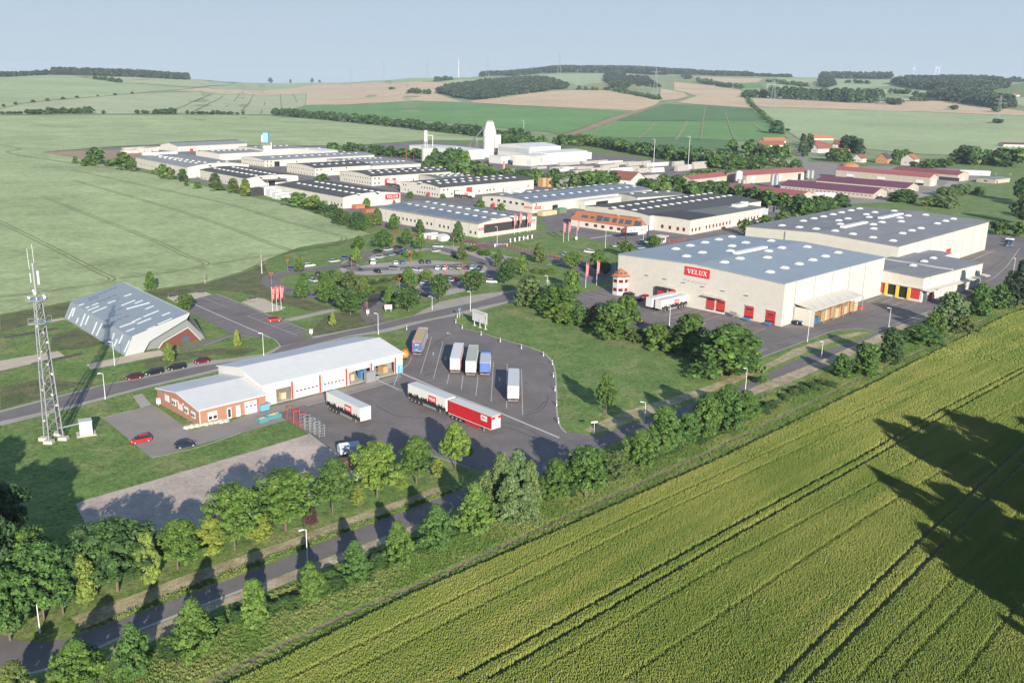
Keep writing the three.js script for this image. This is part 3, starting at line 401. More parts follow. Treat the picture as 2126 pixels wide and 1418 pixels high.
{
  const b = hall({ name: 'warehouse', label: 'tall cream warehouse with streaked grey roof behind the sign warehouse', L: [1553.7, 470], N: [1867.9, 512.7], R: [2042, 459.8], h: 12.6, rise: 1.5, roof: R.greyB, wall: W.cream });
  for (const [x, y] of [[657, 611], [762, 621], [865, 631], [980, 643], [1088, 662], [1210, 683], [1332, 703], [787, 583], [852, 568], [910, 556], [968, 543], [1020, 531], [1077, 519], [1130, 508], [1003, 580], [1058, 569], [1012, 602], [1170, 543], [1222, 530], [1187, 560], [1340, 522], [1212, 604], [1265, 590], [1375, 563], [1425, 551], [1215, 630], [1382, 586], [1531, 546], [1390, 658], [1447, 641], [1502, 627], [1602, 598], [1652, 583], [1700, 570]]) dome(b, onRoof(b, ...zk(x, y)), 2.2, 2.2, 1);
  for (const [x, y, u, v] of [[1025, 623, 1165, 592], [1255, 568, 1380, 540]]) { const p = onRoof(b, ...zk(x, y)), q = onRoof(b, ...zk(u, v)), m = mesh('ridge_skylight', cbox(p.distanceTo(q), .7, 2.2), domeMat, b.g); m.position.copy(p).lerp(q, .5); m.position.y += .35; }
  pipes(b, 'R', 8); panel(b, 'R', 'loading_door', 1535, 250, 1558, 315, W.red, .15, zn);
  place(b, 'L', 'wall_ladder', b.D * .72, 6.5, .5, 12.6, .2, W.galv);
  const c = hall({ name: 'loading_hall', label: 'low dock hall with yellow edged loading gates between the two warehouses', L: [1815, 557], N: [1919.6, 577.7], R: [2007, 542], base: [1911, 628], D: 27, rise: .35, roof: R.greyB, wall: W.cream });
  mesh('roof_ridge', cbox(1.2, .3, 26), W.trim, c.g).position.set(c.W * .46, c.h + .55, -13);
  for (const [x, y] of [[1435, 318], [1365, 343], [1280, 375], [995, 365]]) dome(c, onRoof(c, ...zn(x, y)), 1.9, 1.9, 1);
  [[315, 665, 455, 850], [500, 700, 640, 890], [680, 735, 820, 940], [870, 765, 1020, 960]].forEach(([x0, y0, x1, y1], i) => { panel(c, 'L', 'loading_gate', x0, y0, x1, y1, i === 0 || i === 3 ? W.red : W.black, .1, z6); const e = panel(c, 'L', 'dock_edge', x0 - 22, y0 - 14, x0 - 3, y1 - 10, W.yellow, .55, z6); });
  place(c, 'L', 'dock_lintel', c.D * .33, 4.75, 19, .2, .7, W.plinth);
  const can = mesh('canopy', quadGeo([[V3(-.5, 4.2, 0), V3(-.5, 3.95, 2.6), V3(c.W + 2, 3.95, 2.6), V3(c.W + 2, 4.2, 0)], [V3(-.5, 3.95, 2.6), V3(c.W + 2, 3.95, 2.6), V3(c.W + 2, 4.12, 2.6), V3(-.5, 4.12, 2.6)], [V3(-.5, 4.37, 0), V3(-.5, 4.12, 2.6), V3(c.W + 2, 4.12, 2.6), V3(c.W + 2, 4.37, 0)]]), W.plinth, c.g);
  for (const [x, m, w] of [[2.4, W.glassBlue, 2.6], [6.5, W.red, 2.4], [c.W - 8, W.grey, 4.4], [c.W - 2.6, W.grey, 3.8]]) place(c, 'R', 'side_door', x, 1.75, w, 3.4, .12, m);
  pipes(c, 'R', 5);
  const f = { th: b.th, W: 26, D: 9, pos: b.g.localToWorld(V3(4, 0, 0)), h: 7.6 }; b.g.updateMatrixWorld(true); f.pos = b.g.localToWorld(V3(5, 0, 9)); f.D = 9.2;
  hall({ name: 'connecting_block', label: 'flat roofed cream link block joining dock hall to the grey roofed warehouse', fit: f, h: 7.7, rise: .2, roof: R.greyB, wall: W.cream });
}
{ // corner stair tower
  const { b: A_ } = globalThis.shedA, g = thing('stair_tower', 'octagonal cream tower with orange tiled roof at the warehouse corner', 'tower', A_.g.localToWorld(V3(-1.8, 0, -A_.D + 2.8)), .35);
  const hh = 6.4, wall = new THREE.CylinderGeometry(2.8, 2.8, hh, 8); wall.translate(0, hh / 2, 0); const flat = (q) => { q = q.toNonIndexed(); q.computeVertexNormals(); return q; }; mesh('wall', flat(wall), W.plaster, g);
  const rf = new THREE.ConeGeometry(3.5, 2.7, 8); rf.translate(0, hh + 1.3, 0); const rr = mesh('roof', flat(rf), R.tile, g);
  for (let i = 0; i < 8; i++) { const a = (i + .5) * Math.PI / 4; for (const y of [1.9, 4.9]) { const w = mesh('window', cbox(1.6, 1.2, .1), W.redTrim, g); w.position.set(Math.sin(a) * 2.6, y, Math.cos(a) * 2.6); w.rotation.y = a; const pn = mesh('pane', cbox(1.3, .9, .05), W.glass, w); pn.position.z = .05; }
    const s = mesh('roof_window', extr([[-.5, 0], [.5, 0], [0, .9]], .06), W.glassBlue, rr); s.rotation.order = 'YXZ'; s.rotation.set(-.95, a, 0); s.position.set(Math.sin(a) * 2.2, hh + 1.0, Math.cos(a) * 2.2); }
}
// ---------- service hall with brick office ----------
{
  const b = hall({ name: 'service_hall', label: 'long white service hall with open roller doors and white sheet roof', L: [461, 759], N: [543.5, 802], R: [824, 731], base: [548.5, 844.3], rise: 1.9, roof: R.white, wall: W.white, noWall: true, over: .35 });
  const { W: w, D: d, h } = b, doors = [[100, 832, 330, 1085, 'open'], [385, 705, 755, 1005, 'shut'], [805, 590, 1155, 890, 'shut'], [1208, 490, 1535, 780, 'open'], [1588, 390, 1900, 680, 'open']].map(([x0, y0, x1, y1, st]) => { const [s0] = onFace(b, 'R', ...z8(x0, y1)), [s1] = onFace(b, 'R', ...z8(x1, y1 - 60)); return [s0, s1, st]; });
  const sh = new THREE.Shape([[0, 0], [w, 0], [w, h], [0, h]].map(([x, y]) => new THREE.Vector2(x, y)));
  for (const [s0, s1] of doors) sh.holes.push(new THREE.Path([[s0, .05], [s0, 4.1], [s1, 4.1], [s1, .05]].map(([x, y]) => new THREE.Vector2(x, y))));
  const fr = new THREE.ExtrudeGeometry(sh, { depth: .3, bevelEnabled: false }); fr.translate(0, 0, -.3); mesh('front_wall', fr, W.white, b.g);
  const bw = box(w, h, .3, w / 2, h / 2, -d + .15), gb = (x) => { const q = extr([[.3, 0], [d - .3, 0], [d - .3, h], [d / 2, h + b.rise - .05], [.3, h]], .3); q.rotateY(Math.PI / 2); q.translate(x, 0, 0); return q; };
  mesh('back_wall', bw, W.white, b.g); mesh('gable_wall', gb(0), W.white, b.g); mesh('gable_wall', gb(w - .3), W.grey, b.g);
  mesh('floor', box(w - .7, .04, d - .7, w / 2, .04, -d / 2), W.concrete, b.g);
  for (const [s0, s1, st] of doors) {
    place(b, 'R', 'door_stripe', s1 + .22, 2.15, .42, 4.1, .08, W.redTrim);
    if (st === 'shut') { const o = mesh('roller_door', cbox(s1 - s0 - .06, 4, .08), W.paint, b.g); o.position.set((s0 + s1) / 2, 2.08, -.15); for (let i = 0; i < 6; i++) { const k = mesh('window', cbox(.62, .3, .04), W.glass, o); k.position.set((i - 2.5) * (s1 - s0) / 6.3, -.4, .05); } for (let i = 1; i < 7; i++) { const k = mesh('panel_joint', cbox(s1 - s0 - .1, .03, .03), W.trim, o); k.position.set(0, -2 + i * .57, .045); } }
    else { const o = mesh('roller_door', cbox(s1 - s0 - .06, .9, .08), W.paint, b.g); o.position.set((s0 + s1) / 2, 3.65, -.15); }
  }
  for (let i = 0; i < 3; i++) { const l = mesh('wall_lamp', cbox(.5, .25, .35), W.trim, b.g); l.position.set([doors[1][0] - .8, doors[2][1] + .8, doors[0][0] - 1][i], 4.4, .18); }
  // things kept inside
  const rnd = rng(5), cols = [W.wood, W.timber, W.red, W.blue, W.steel, W.concrete, W.yellow];
  b.g.updateMatrixWorld(true);
  const put = (name, label, cat, x, z, build) => { const o = thing(name, label, cat, b.g.localToWorld(V3(x, .06, z)), b.th); build(o); return o; };
  const crate = (o, w2, h2, m) => { for (let i = 0; i < 4; i++) { const s = mesh('board', cbox(w2, h2 / 4 - .04, .05), m, o); s.position.set(0, h2 * (i + .5) / 4, w2 / 2); } mesh('box', box(w2 - .1, h2 - .05, w2 - .1, 0, h2 / 2, 0), m, o); };
  const mid = (i, t) => lerp(doors[i][0], doors[i][1], t);
  put('wooden_crate', 'pale wooden crate inside the first open roller door', 'crate', mid(0, .7), -2, (o) => crate(o, 1.2, 1.5, W.timber));
  put('wooden_crate', 'brown crate deep inside the first open roller door', 'crate', mid(0, .25), -6, (o) => crate(o, 1.6, 1.1, W.wood));
  [['red', W.red, .15, -2.5, 1.8], ['pale wood', W.timber, .38, -3, 1.5], ['brown', W.wood, .62, -6, 2.4], ['dark blue', W.blue, .86, -2.6, 2]].forEach(([c, m, t, z, hh]) => put('storage_box', c + ' storage box standing inside the wide open roller door', 'box', mid(3, t), z, (o) => crate(o, 1.4, hh, m)));
  [['steel', W.galv, .2, -2.5], ['narrow steel', W.steel, .45, -3.5]].forEach(([c, m, t, z], i) => put('storage_rack', c + ' rack inside the last open door of the service hall', 'rack', mid(4, t), z, (o) => { for (const x of [-.6, .6]) for (const zz of [-.5, .5]) { const q = mesh('upright', cbox(.07, 2.6, .07), m, o); q.position.set(x, 1.3, zz); } for (const y of [.4, 1.2, 2]) { const q = mesh('shelf', cbox(1.3, .05, 1.1), m, o); q.position.y = y; } }));
  put('board_stack', 'stack of brown boards in the far corner of the last open door', 'boards', mid(4, .8), -3.2, (o) => { for (let i = 0; i < 8; i++) { const q = mesh('board', cbox(1.5, .18, 2.2), W.wood, o); q.position.set((i % 2) * .08, .12 + i * .2, 0); } });
  put('grey_cabinet', 'tall grey steel cabinet in front of the open roller door', 'cabinet', mid(3, .92) - .5, 1.0, (o) => { mesh('body', box(2.6, 2.5, 1.1, 0, 1.25, 0), W.galv, o); for (let i = 0; i < 2; i++) { const q = mesh('door', cbox(1.2, 2.3, .05), W.steel, o); q.position.set(i * 1.25 - .62, 1.25, .57); } });
  put('grey_bin', 'small grey wheeled bin beside the tall steel cabinet', 'bin', mid(3, .99) + 1.2, .8, (o) => { mesh('body', box(.9, 1, .8, 0, .55, 0), W.steel, o); mesh('lid', box(1, .1, .9, 0, 1.1, 0), W.dark, o); });
  put('drum', 'blue drum just inside the wide open roller door', 'drum', mid(3, .06), -.8, (o) => { mesh('body', cyl(.35, .35, 1.6, 14), W.blue, o); mesh('lid', cyl(.38, .38, .06, 14, 0, 1.6, 0), W.dark, o); });
  // portable toilet, mixer
  { const o = thing('portable_toilet', 'blue portable toilet cabin at the end of the service hall', 'toilet cabin', G(...z8(1965, 615)), b.th); mesh('cabin', box(1.25, 2.1, 1.25, 0, 1.1, 0), mat(.12, .36, .62, .5), o); mesh('roof', new THREE.SphereGeometry(.9, 10, 4, 0, 7, 0, 1.2).scale(1, .35, 1).translate(0, 1.95, 0), mat(.55, .62, .66, .5), o); mesh('door', box(.8, 1.8, .04, 0, 1.05, .65), mat(.16, .42, .68, .5), o); mesh('notice', box(.3, .3, .03, .1, 1.5, .68), W.paint, o); }
  { const p = G(...z8(2045, 440)), o = thing('cement_mixer', 'orange cement mixer drum on green frame beside the hall', 'mixer', p, .8); const dg = new THREE.SphereGeometry(1.15, 14, 10); dg.scale(1, .95, 1.15); const dr = mesh('drum', dg, mat(.72, .24, .035, .5), o); dr.position.y = 1.9; mesh('mouth', cyl(.55, .7, .5, 12, 0, 2.7, .4), mat(.62, .2, .03, .5), o); for (const s of [-1, 1]) mesh('leg', bar(V3(s * .7, 0, -.6), V3(s * .3, 1.2, 0), .07), mat(.08, .25, .13), o); mesh('axle', bar(V3(-1.2, 1.2, 0), V3(1.2, 1.2, 0), .06), mat(.08, .25, .13), o); for (const s of [-1, 1]) { const wl = mesh('wheel', new THREE.CylinderGeometry(.3, .3, .15, 12).rotateZ(Math.PI / 2), W.black, o); wl.position.set(s * .9, .3, -.5); } }
}
{
  const b = hall({ name: 'brick_office', label: 'red brick office annex with white sheet roof and car park in front', L: [333.8, 805.5], N: [411.5, 853.5], R: [546, 818.6], base: [415.9, 884.5], rise: 1.5, roof: R.white, wall: W.brick, over: .3 });
  const wp = (x0, y0, x1, y1, panes, f = 'L') => { const o = panel(b, f, 'window', x0, y0, x1, y1, W.paint, .12, z7), g = o.geometry.parameters, w = f === 'L' ? g.depth : g.width; for (let i = 0; i < panes; i++) { const ww = w / Math.max(2, panes) - .25, q = mesh('pane', f === 'L' ? cbox(.04, g.height * .45, ww) : cbox(ww, g.height * .38, .04), W.glass, o), off = (i - (panes - 1) / 2) * (w / Math.max(2, panes)); f === 'L' ? q.position.set(-.06, -.12, off) : q.position.set(off, -g.height * .18, .06); } return o; };
  wp(165, 440, 232, 570, 0); wp(275, 505, 340, 635, 2); wp(370, 565, 440, 705, 0); wp(470, 625, 535, 765, 2); wp(580, 700, 645, 835, 2);
  wp(835, 735, 990, 830, 2, 'R');
  { const o = panel(b, 'R', 'door', 1135, 665, 1215, 815, W.paint, .14, z7), g = o.geometry.parameters, q = mesh('pane', cbox(g.width * .6, g.height * .75, .04), W.glass, o); q.position.z = .07; }
  panel(b, 'R', 'door', 1280, 630, 1355, 785, W.paint, .12, z7);
  { const o = panel(b, 'R', 'roller_door', 1415, 575, 1615, 735, W.paint, .12, z7); for (let i = 0; i < 3; i++) { const q = mesh('window', cbox(.55, .28, .04), W.glass, o); q.position.set((i - 1) * 1.0, .45, .07); } panel(b, 'R', 'door_stripe', 1618, 520, 1640, 690, W.redTrim, .1, z7); }
  { const o = panel(b, 'L', 'office_sign', 318, 445, 455, 580, W.paint, .14, z7); o.scale.y = .32; o.position.y = 3.0; const t = mesh('lettering', textGeo(BRAND, 1.5, .9), W.signRed, o); t.rotation.y = -Math.PI / 2; t.position.set(-.08, 0, .9); t.scale.y = 1 / .32 * .6; }
  panel(b, 'L', 'notice_plate', 118, 370, 150, 425, W.blue, .08, z7);
  place(b, 'R', 'downpipe', .12, b.h / 2, .14, b.h, .14, W.paint);
  // boulders along the wall foot
  const r = rng(31); for (let i = 0; i < 9; i++) { const t = i / 8, p = G(...z7(lerp(510, 1120, t), lerp(985, 880, t))), o = new THREE.Mesh(new THREE.DodecahedronGeometry(.55 + r() * .25, 1), W.concrete); const P = o.geometry.attributes.position; const q = new THREE.Vector3(); for (let k = 0; k < P.count; k++) { q.fromBufferAttribute(P, k); const s = 1 + (Math.sin(q.x * 9 + i) + Math.sin(q.z * 7 + q.y * 8 + i * 2)) * .1; P.setXYZ(k, q.x * s, q.y * s * .6, q.z * s); } o.geometry.computeVertexNormals(); o.name = numbered('boulder'); o.position.copy(p).setY(.25); o.castShadow = o.receiveShadow = true; scene.add(o); tag(o, 'pale boulder, ' + ORD[i] + ' from the brick corner along the office wall', 'boulder', 'boulders at the office wall'); }
}
// waste containers
{
  const o = thing('skip_container', 'light blue waste skip beside the brick office roller door', 'skip', G(...z7(1720, 700)), .78); const m = mat(.13, .34, .50, .6);
  mesh('body', extr([[-1.1, .2], [.8, .2], [1.3, 1.5], [-1.1, 1.5]], 1.8).translate(0, 0, -.9), m, o); mesh('rim', merge([box(2.5, .1, .1, .1, 1.52, .9), box(2.5, .1, .1, .1, 1.52, -.9), box(.1, .1, 1.9, -1.1, 1.52, 0), box(.1, .1, 1.9, 1.3, 1.52, 0)]), mat(.5, .35, .2), o); for (const s of [-1, 1]) mesh('skid', box(2, .2, .15, -.1, .1, s * .6), W.dark, o);
  [['open teal skip full of scrap near the parked trailer', 1700, 870, .75], ['second teal skip with planks sticking out of it', 1870, 810, .78]].forEach(([l, x, y, t], i) => { const k = thing('skip_container', l, 'skip', G(...z7(x, y + 12)), t), mm = mat(.06, .24, .26, .6); const w = i ? 3.2 : 2; mesh('floor', box(w, .12, 1.5, 0, .12, 0), mm, k); for (const s of [-1, 1]) { mesh('side', box(w, .8, .08, 0, .5, s * .75), mm, k); mesh('end', box(.08, .8, 1.42, s * w / 2, .5, 0), mm, k); } const r = rng(i + 8); for (let n = 0; n < 9; n++) { const q = mesh('scrap_board', cbox(1.2 + r(), .06, .22), n % 3 ? W.timber : W.concrete, k); q.position.set((r() - .5) * (w - 1.4), .35 + n * .07, (r() - .5) * .9); q.rotation.set(0, (r() - .5) * .5, i * .12); } });
}
// steel stillages
{
  const base = V3(); const mk = (label, x, y, m, hh, w, d, tiers) => { const p = G(...zo(x, y)), o = thing('steel_stillage', label, 'stillage', p, .62); for (const a of [-1, 1]) for (const c of [-1, 1]) { const q = mesh('post', cbox(.1, hh, .1), m, o); q.position.set(a * w / 2, hh / 2, c * d / 2); } for (let i = 0; i <= tiers; i++) { const y2 = .2 + (hh - .25) * i / tiers; for (const c of [-1, 1]) { const q = mesh('rail', cbox(w - .1, .08, .08), m, o); q.position.set(0, y2, c * d / 2); } for (const a of [-1, 1]) { const q = mesh('cross_bar', cbox(.08, .08, d - .1), m, o); q.position.set(a * w / 2, y2, 0); } } return o; };
  mk('red steel frame rack nearest the yard wall end', 1092, 690, W.redTrim, 2.8, 1.3, 3.4, 1); mk('red steel frame rack beside the grey stillages', 1140, 712, W.redTrim, 2.7, 1.3, 3.2, 1); mk('tall grey stillage next to the red racks', 1180, 735, W.galv, 2.6, 1.3, 2.8, 3); mk('grey stillage in the middle of the rack row', 1215, 752, W.steel, 2.8, 1.3, 3, 4); mk('grey stillage second from the gravel end', 1250, 770, W.galv, 2.7, 1.2, 2.8, 4); mk('grey stillage at the gravel end of the row', 1283, 790, W.steel, 2.5, 1.2, 2.6, 4);
}
// ---------- visitor building ----------
{
  const P4 = G(...zd(1045, 1172)), P3 = G(...zd(535, 850)), P7 = G(...zd(1738, 1036)), vec = P3.clone().sub(P4), u = P7.clone().sub(P4), n = V3(u.z, 0, -u.x).normalize();
  const onGable = (x, y, off = 0) => { const d = ray(...zd(x, y)), o = camera.position, t = (n.dot(P4) + off - n.dot(o)) / n.dot(d); return o.clone().addScaledVector(d, t); };
  const P5 = onGable(1108, 1015), P6 = onGable(1592, 815), g = thing('visitor_building', 'angular grey metal clad visitor building with timber gable beside the mast', 'building', P4.clone()), rel = (p) => p.clone().sub(P4);
  const fwd = vec.clone().normalize(), back = (p) => p.clone().add(vec), A = [P4, P5, P6, P7].map(rel), B = [P4, P5, P6, P7].map((p) => rel(back(p)));
  const inset = fwd.clone().multiplyScalar(1.6);
  mesh('roof', quadGeo([[A[1], A[2], B[2], B[1]]]), R.zinc, g); mesh('side_slope', quadGeo([[A[0], A[1], B[1], B[0]]]), R.zinc, g); mesh('rear_slope', quadGeo([[A[2], A[3], B[3], B[2]]]), R.zinc, g);
  mesh('rear_gable', quadGeo([[B[0], B[1], B[2], B[3]]]), R.zinc, g);
  const lip = V3(0, .16, 0); mesh('roof_edge', quadGeo([[A[1], A[2], A[2].clone().add(lip), A[1].clone().add(lip)], [A[2], B[2], B[2].clone().add(lip), A[2].clone().add(lip)], [A[1].clone().add(lip), A[2].clone().add(lip), A[2].clone().add(lip).addScaledVector(fwd, .5), A[1].clone().add(lip).addScaledVector(fwd, .5)]]), W.trim, g);
  // gable: white fascia, grey wall set back, timber porch
  const q = (x, y, off = 0) => rel(onGable(x, y, off));
  const f1 = q(1255, 1050), f2 = q(1240, 1118), e1 = q(1570, 858), e2 = q(1592, 815);
  mesh('fascia', quadGeo([[A[0], q(1205, 1140), f1, A[1]], [A[1], f1, e1, A[2]]]), mat(.40, .42, .43, .5), g);
  const wallBack = (p) => p.clone().add(inset);
  mesh('grey_wall', quadGeo([[wallBack(q(1200, 1145)), wallBack(q(1750, 1032)), wallBack(e1), wallBack(f1)]]), mat(.2, .215, .22, .6), g);
  mesh('timber_wall', quadGeo([[q(1335, 1125), q(1705, 1052), q(1590, 938), q(1380, 1060)]].map((l) => l.map((p) => p.addScaledVector(fwd, 1.2)))), texMat(tex(256, 2, 2, (u2, v) => { const s = .75 + .5 * ((u2 * 14) % 1 < .12 ? 0 : 1) * .6 + (nStreak(u2, v) - .5) * .5; return [.14 * s, .045 * s, .036 * s]; }), .9), g);
  const rim = (a, b2) => mesh('porch_frame', bar(a.clone().addScaledVector(fwd, 1.0), b2.clone().addScaledVector(fwd, 1.0), .16, 4), W.trim, g); rim(q(1335, 1125), q(1380, 1060)); rim(q(1380, 1060), q(1590, 938)); rim(q(1590, 938), q(1705, 1052));
  mesh('entrance_door', quadGeo([[q(1540, 1075), q(1600, 1063), q(1600, 1005), q(1540, 1015)]].map((l) => l.map((p) => p.addScaledVector(fwd, 1.1)))), W.glassBlue, g);
  // roof lights: placed on the two visible slopes
  const plane = (a, b2, c) => new THREE.Plane().setFromCoplanarPoints(a, b2, c), onPl = (pl, x, y) => { const r2 = new THREE.Ray(camera.position.clone().sub(P4), ray(...zd(x, y)).normalize()), o = V3(); return r2.intersectPlane(pl, o) ? o : V3(); };
  const top = plane(A[1], A[2], B[1]), side = plane(A[0], A[1], B[0]);
  const strip = (pl, x0, y0, x1, y1, m) => { const a = onPl(pl, x0, y0), b2 = onPl(pl, x1, y1), nn = pl.normal.clone().multiplyScalar(pl.normal.y < 0 ? -1 : 1), d = b2.clone().sub(a), l = d.length(), o = mesh('roof_window', cbox(l, .14, .62), m, g); const x = d.normalize(), z = x.clone().cross(nn).normalize(); o.quaternion.setFromRotationMatrix(new THREE.Matrix4().makeBasis(x, nn, z)); o.position.copy(a.lerp(b2, .5)).addScaledVector(nn, .05); };
  const pale = mat(.52, .56, .58, .25), gl = mat(.10, .12, .14, .2);
  for (const [x0, y0, x1, y1] of [[945, 607, 980, 595], [905, 622, 935, 611], [865, 640, 895, 629], [825, 656, 855, 646], [775, 677, 812, 664], [735, 692, 765, 682], [790, 690, 825, 678], [748, 706, 780, 694], [945, 668, 978, 657], [895, 690, 930, 677], [850, 707, 882, 696], [812, 722, 840, 713], [990, 782, 1025, 768], [950, 835, 982, 824], [985, 830, 1020, 820], [1035, 850, 1078, 836], [985, 870, 1020, 858], [940, 892, 970, 880]]) strip(top, x0, y0, x1, y1, gl);
  for (const [x0, y0, x1, y1] of [[1040, 670, 1100, 648], [655, 748, 700, 732], [715, 768, 745, 756], [770, 748, 820, 726], [730, 790, 825, 752], [768, 808, 890, 757], [900, 728, 965, 705], [1130, 730, 1195, 703], [1015, 748, 1130, 702], [1060, 775, 1255, 722], [1218, 778, 1285, 750], [1200, 842, 1328, 790], [1355, 832, 1425, 806], [1000, 930, 1130, 885], [1105, 885, 1180, 853], [1150, 900, 1265, 855], [1235, 948, 1300, 920], [1325, 905, 1440, 855], [1055, 968, 1125, 938]]) strip(top, x0, y0, x1, y1, pale);
  for (const [x0, y0, x1, y1] of [[610, 768, 570, 860], [625, 765, 600, 840], [655, 850, 635, 895], [712, 815, 672, 920], [742, 832, 710, 910], [810, 885, 770, 985], [855, 895, 805, 1000], [955, 980, 935, 1040], [980, 1030, 955, 1090], [1030, 992, 990, 1075], [1085, 1040, 1040, 1140]]) strip(side, x0, y0, x1, y1, pale);
}
// ---------- lattice mast ----------
{
  const feet = [[240, 1262], [300, 1302], [478, 1258], [415, 1203]].map(([x, y]) => G(50 + x / 5.908, 700 + y / 5.908)), c = feet.reduce((a, p) => a.add(p.clone().multiplyScalar(.25)), V3()), g = thing('lattice_mast', 'tall galvanised lattice radio mast with antennas on four concrete feet', 'mast', c);
  const H = heightAt(c, 622), HT = heightAt(c, 548), HW = heightAt(c, 510), half0 = feet[0].distanceTo(feet[1]) * .5 + .15, half1 = 1.15, dirs = feet.map((p) => p.clone().sub(c)), at = (i, y) => dirs[i].clone().multiplyScalar(lerp(1, .42, y / H)).setY(y), m = W.galv;
  feet.forEach((p, i) => { const q = mesh('footing', box(1.7, .7, 1.3), W.concrete, g); q.position.copy(dirs[i]).setY(.3); mesh('leg', merge([bar(at(i, .4), at(i, H / 2), .13, 6), bar(at(i, H / 2), at(i, H), .1, 6)]), m, g); });
  for (let k = 0; k < 12; k++) { const y0 = .8 + k * (H - 1) / 12, y1 = y0 + (H - 1) / 12; for (let i = 0; i < 4; i++) { const j = (i + 1) % 4; mesh('brace', bar(at(i, y0), at(j, y1), .042, 4), m, g); mesh('brace', bar(at(j, y0), at(i, y1), .042, 4), m, g); mesh('strut', bar(at(i, y1), at(j, y1), .04, 4), m, g); } }
  mesh('cable_ladder', merge([bar(at(3, .5).lerp(at(2, .5), .35), at(3, H).lerp(at(2, H), .35), .22, 4), bar(at(3, .5).lerp(at(2, .5), .6), at(3, H).lerp(at(2, H), .6), .1, 4)]), W.dark, g);
  for (const y of [H, H - 4.4]) { mesh('platform', box(3, .12, 3, 0, y, 0), W.steel, g); mesh('railing', merge([-1, 1].flatMap((s) => [box(3, .07, .07, 0, y + 1, s * 1.5), box(.07, .07, 3, s * 1.5, y + 1, 0), box(.07, 1, .07, s * 1.5, y + .5, 1.5), box(.07, 1, .07, s * 1.5, y + .5, -1.5)])), m, g); }
  mesh('top_pole', merge([bar(V3(-.2, H, 0), V3(-.2, HT, 0), .24, 8), bar(V3(-.2, HT - .2, 0), V3(-.2, HT + .2, 0), .36, 8)]), W.steel, g);
  mesh('whip_antenna', bar(V3(-.9, HT - 1, 0), V3(-.95, HW - .6, 0), .05, 5), W.paint, g); mesh('whip_antenna', bar(V3(.1, HT, 0), V3(.05, HW + .3, 0), .05, 5), W.paint, g);
  mesh('panel_antenna', box(.36, 2.6, .22, .6, lerp(H, HT, .62), 0), W.paint, g); mesh('panel_antenna', box(.14, 1.8, .14, -.7, lerp(H, HT, .62), .3), W.paint, g);
  const r = rng(3); for (let i = 0; i < 14; i++) { const y = 4 + i * (H - 6) / 14, s = i % 2 ? 1 : -1, d = mesh('dish_antenna', new THREE.CylinderGeometry(.24, .24, .16, 12).rotateX(Math.PI / 2), W.trim, g); d.position.copy(at(i % 4, y).multiplyScalar(.8).setY(y)); }
  for (let i = 0; i < 5; i++) { const d = mesh('dish_antenna', new THREE.CylinderGeometry(.3, .3, .3, 12).rotateX(Math.PI / 2), W.trim, g); d.position.set(Math.cos(i * 1.3) * 1.4, H + .5 + (i % 2), Math.sin(i * 1.3) * 1.4); }
  const k = thing('equipment_cabin', 'white equipment cabin on a slab beside the lattice mast', 'cabin', G(50 + 755 / 5.908, 700 + 1190 / 5.908), .5); mesh('slab', box(3.6, .2, 3, 0, .1, 0), W.concrete, k); mesh('body', box(2.3, 2.7, 2, 0, 1.55, 0), W.paint, k); mesh('roof', box(2.5, .12, 2.2, 0, 2.96, 0), W.trim, k); mesh('door', box(.9, 2, .05, -.5, 1.3, 1.03), W.trim, k); mesh('vent', box(.06, .5, .7, 1.18, 2, 0), W.trim, k);
  const a = G(50 + 465 / 5.908, 700 + 1095 / 5.908 + 22).setY(2.3), e = k.position.clone().setY(2.5); const br = mesh('cable_bridge', bar(c.clone().setY(2.4).addScaledVector(dirs[2], .7), e.clone().lerp(a, .12), .2, 4), W.galv); tag(br, 'straight grey cable bridge from mast to white equipment cabin', 'cable bridge');
}
// ---------- factory halls ----------
const halls = {};
function factory(key, label, o) { const b = hall({ name: 'factory_hall', label, rise: 1.6, arc: true, group: 'factory halls', ...o }); halls[key] = b; return b; }
{
  const b = factory('sign', 'dark roofed factory hall with red sign at its sunny end', { L: [575.1, 383.8], N: [711.7, 409.8], R: [829.2, 400.3], base: [712.3, 433.1], ridge: 'z' });
  domeRow(b, 740, 603, 1345, 703, 11, zh); domeRow(b, 565, 618, 1155, 722, 11, zh); faceSign(b, 'R', 1413, 728, 1552, 765, zh);
  winAt(b, 'L', zh, [[370, 705], [450, 722], [480, 728], [830, 797], [892, 808], [922, 815], [955, 822], [988, 828]], 1.3, 1.5, W.trim); panel(b, 'L', 'door', 852, 795, 866, 838, W.trim, .1, zh); pipes(b, 'L', 4); panel(b, 'R', 'plaque', 1020, 790, 1040, 815, W.trim, .08, zh);
}
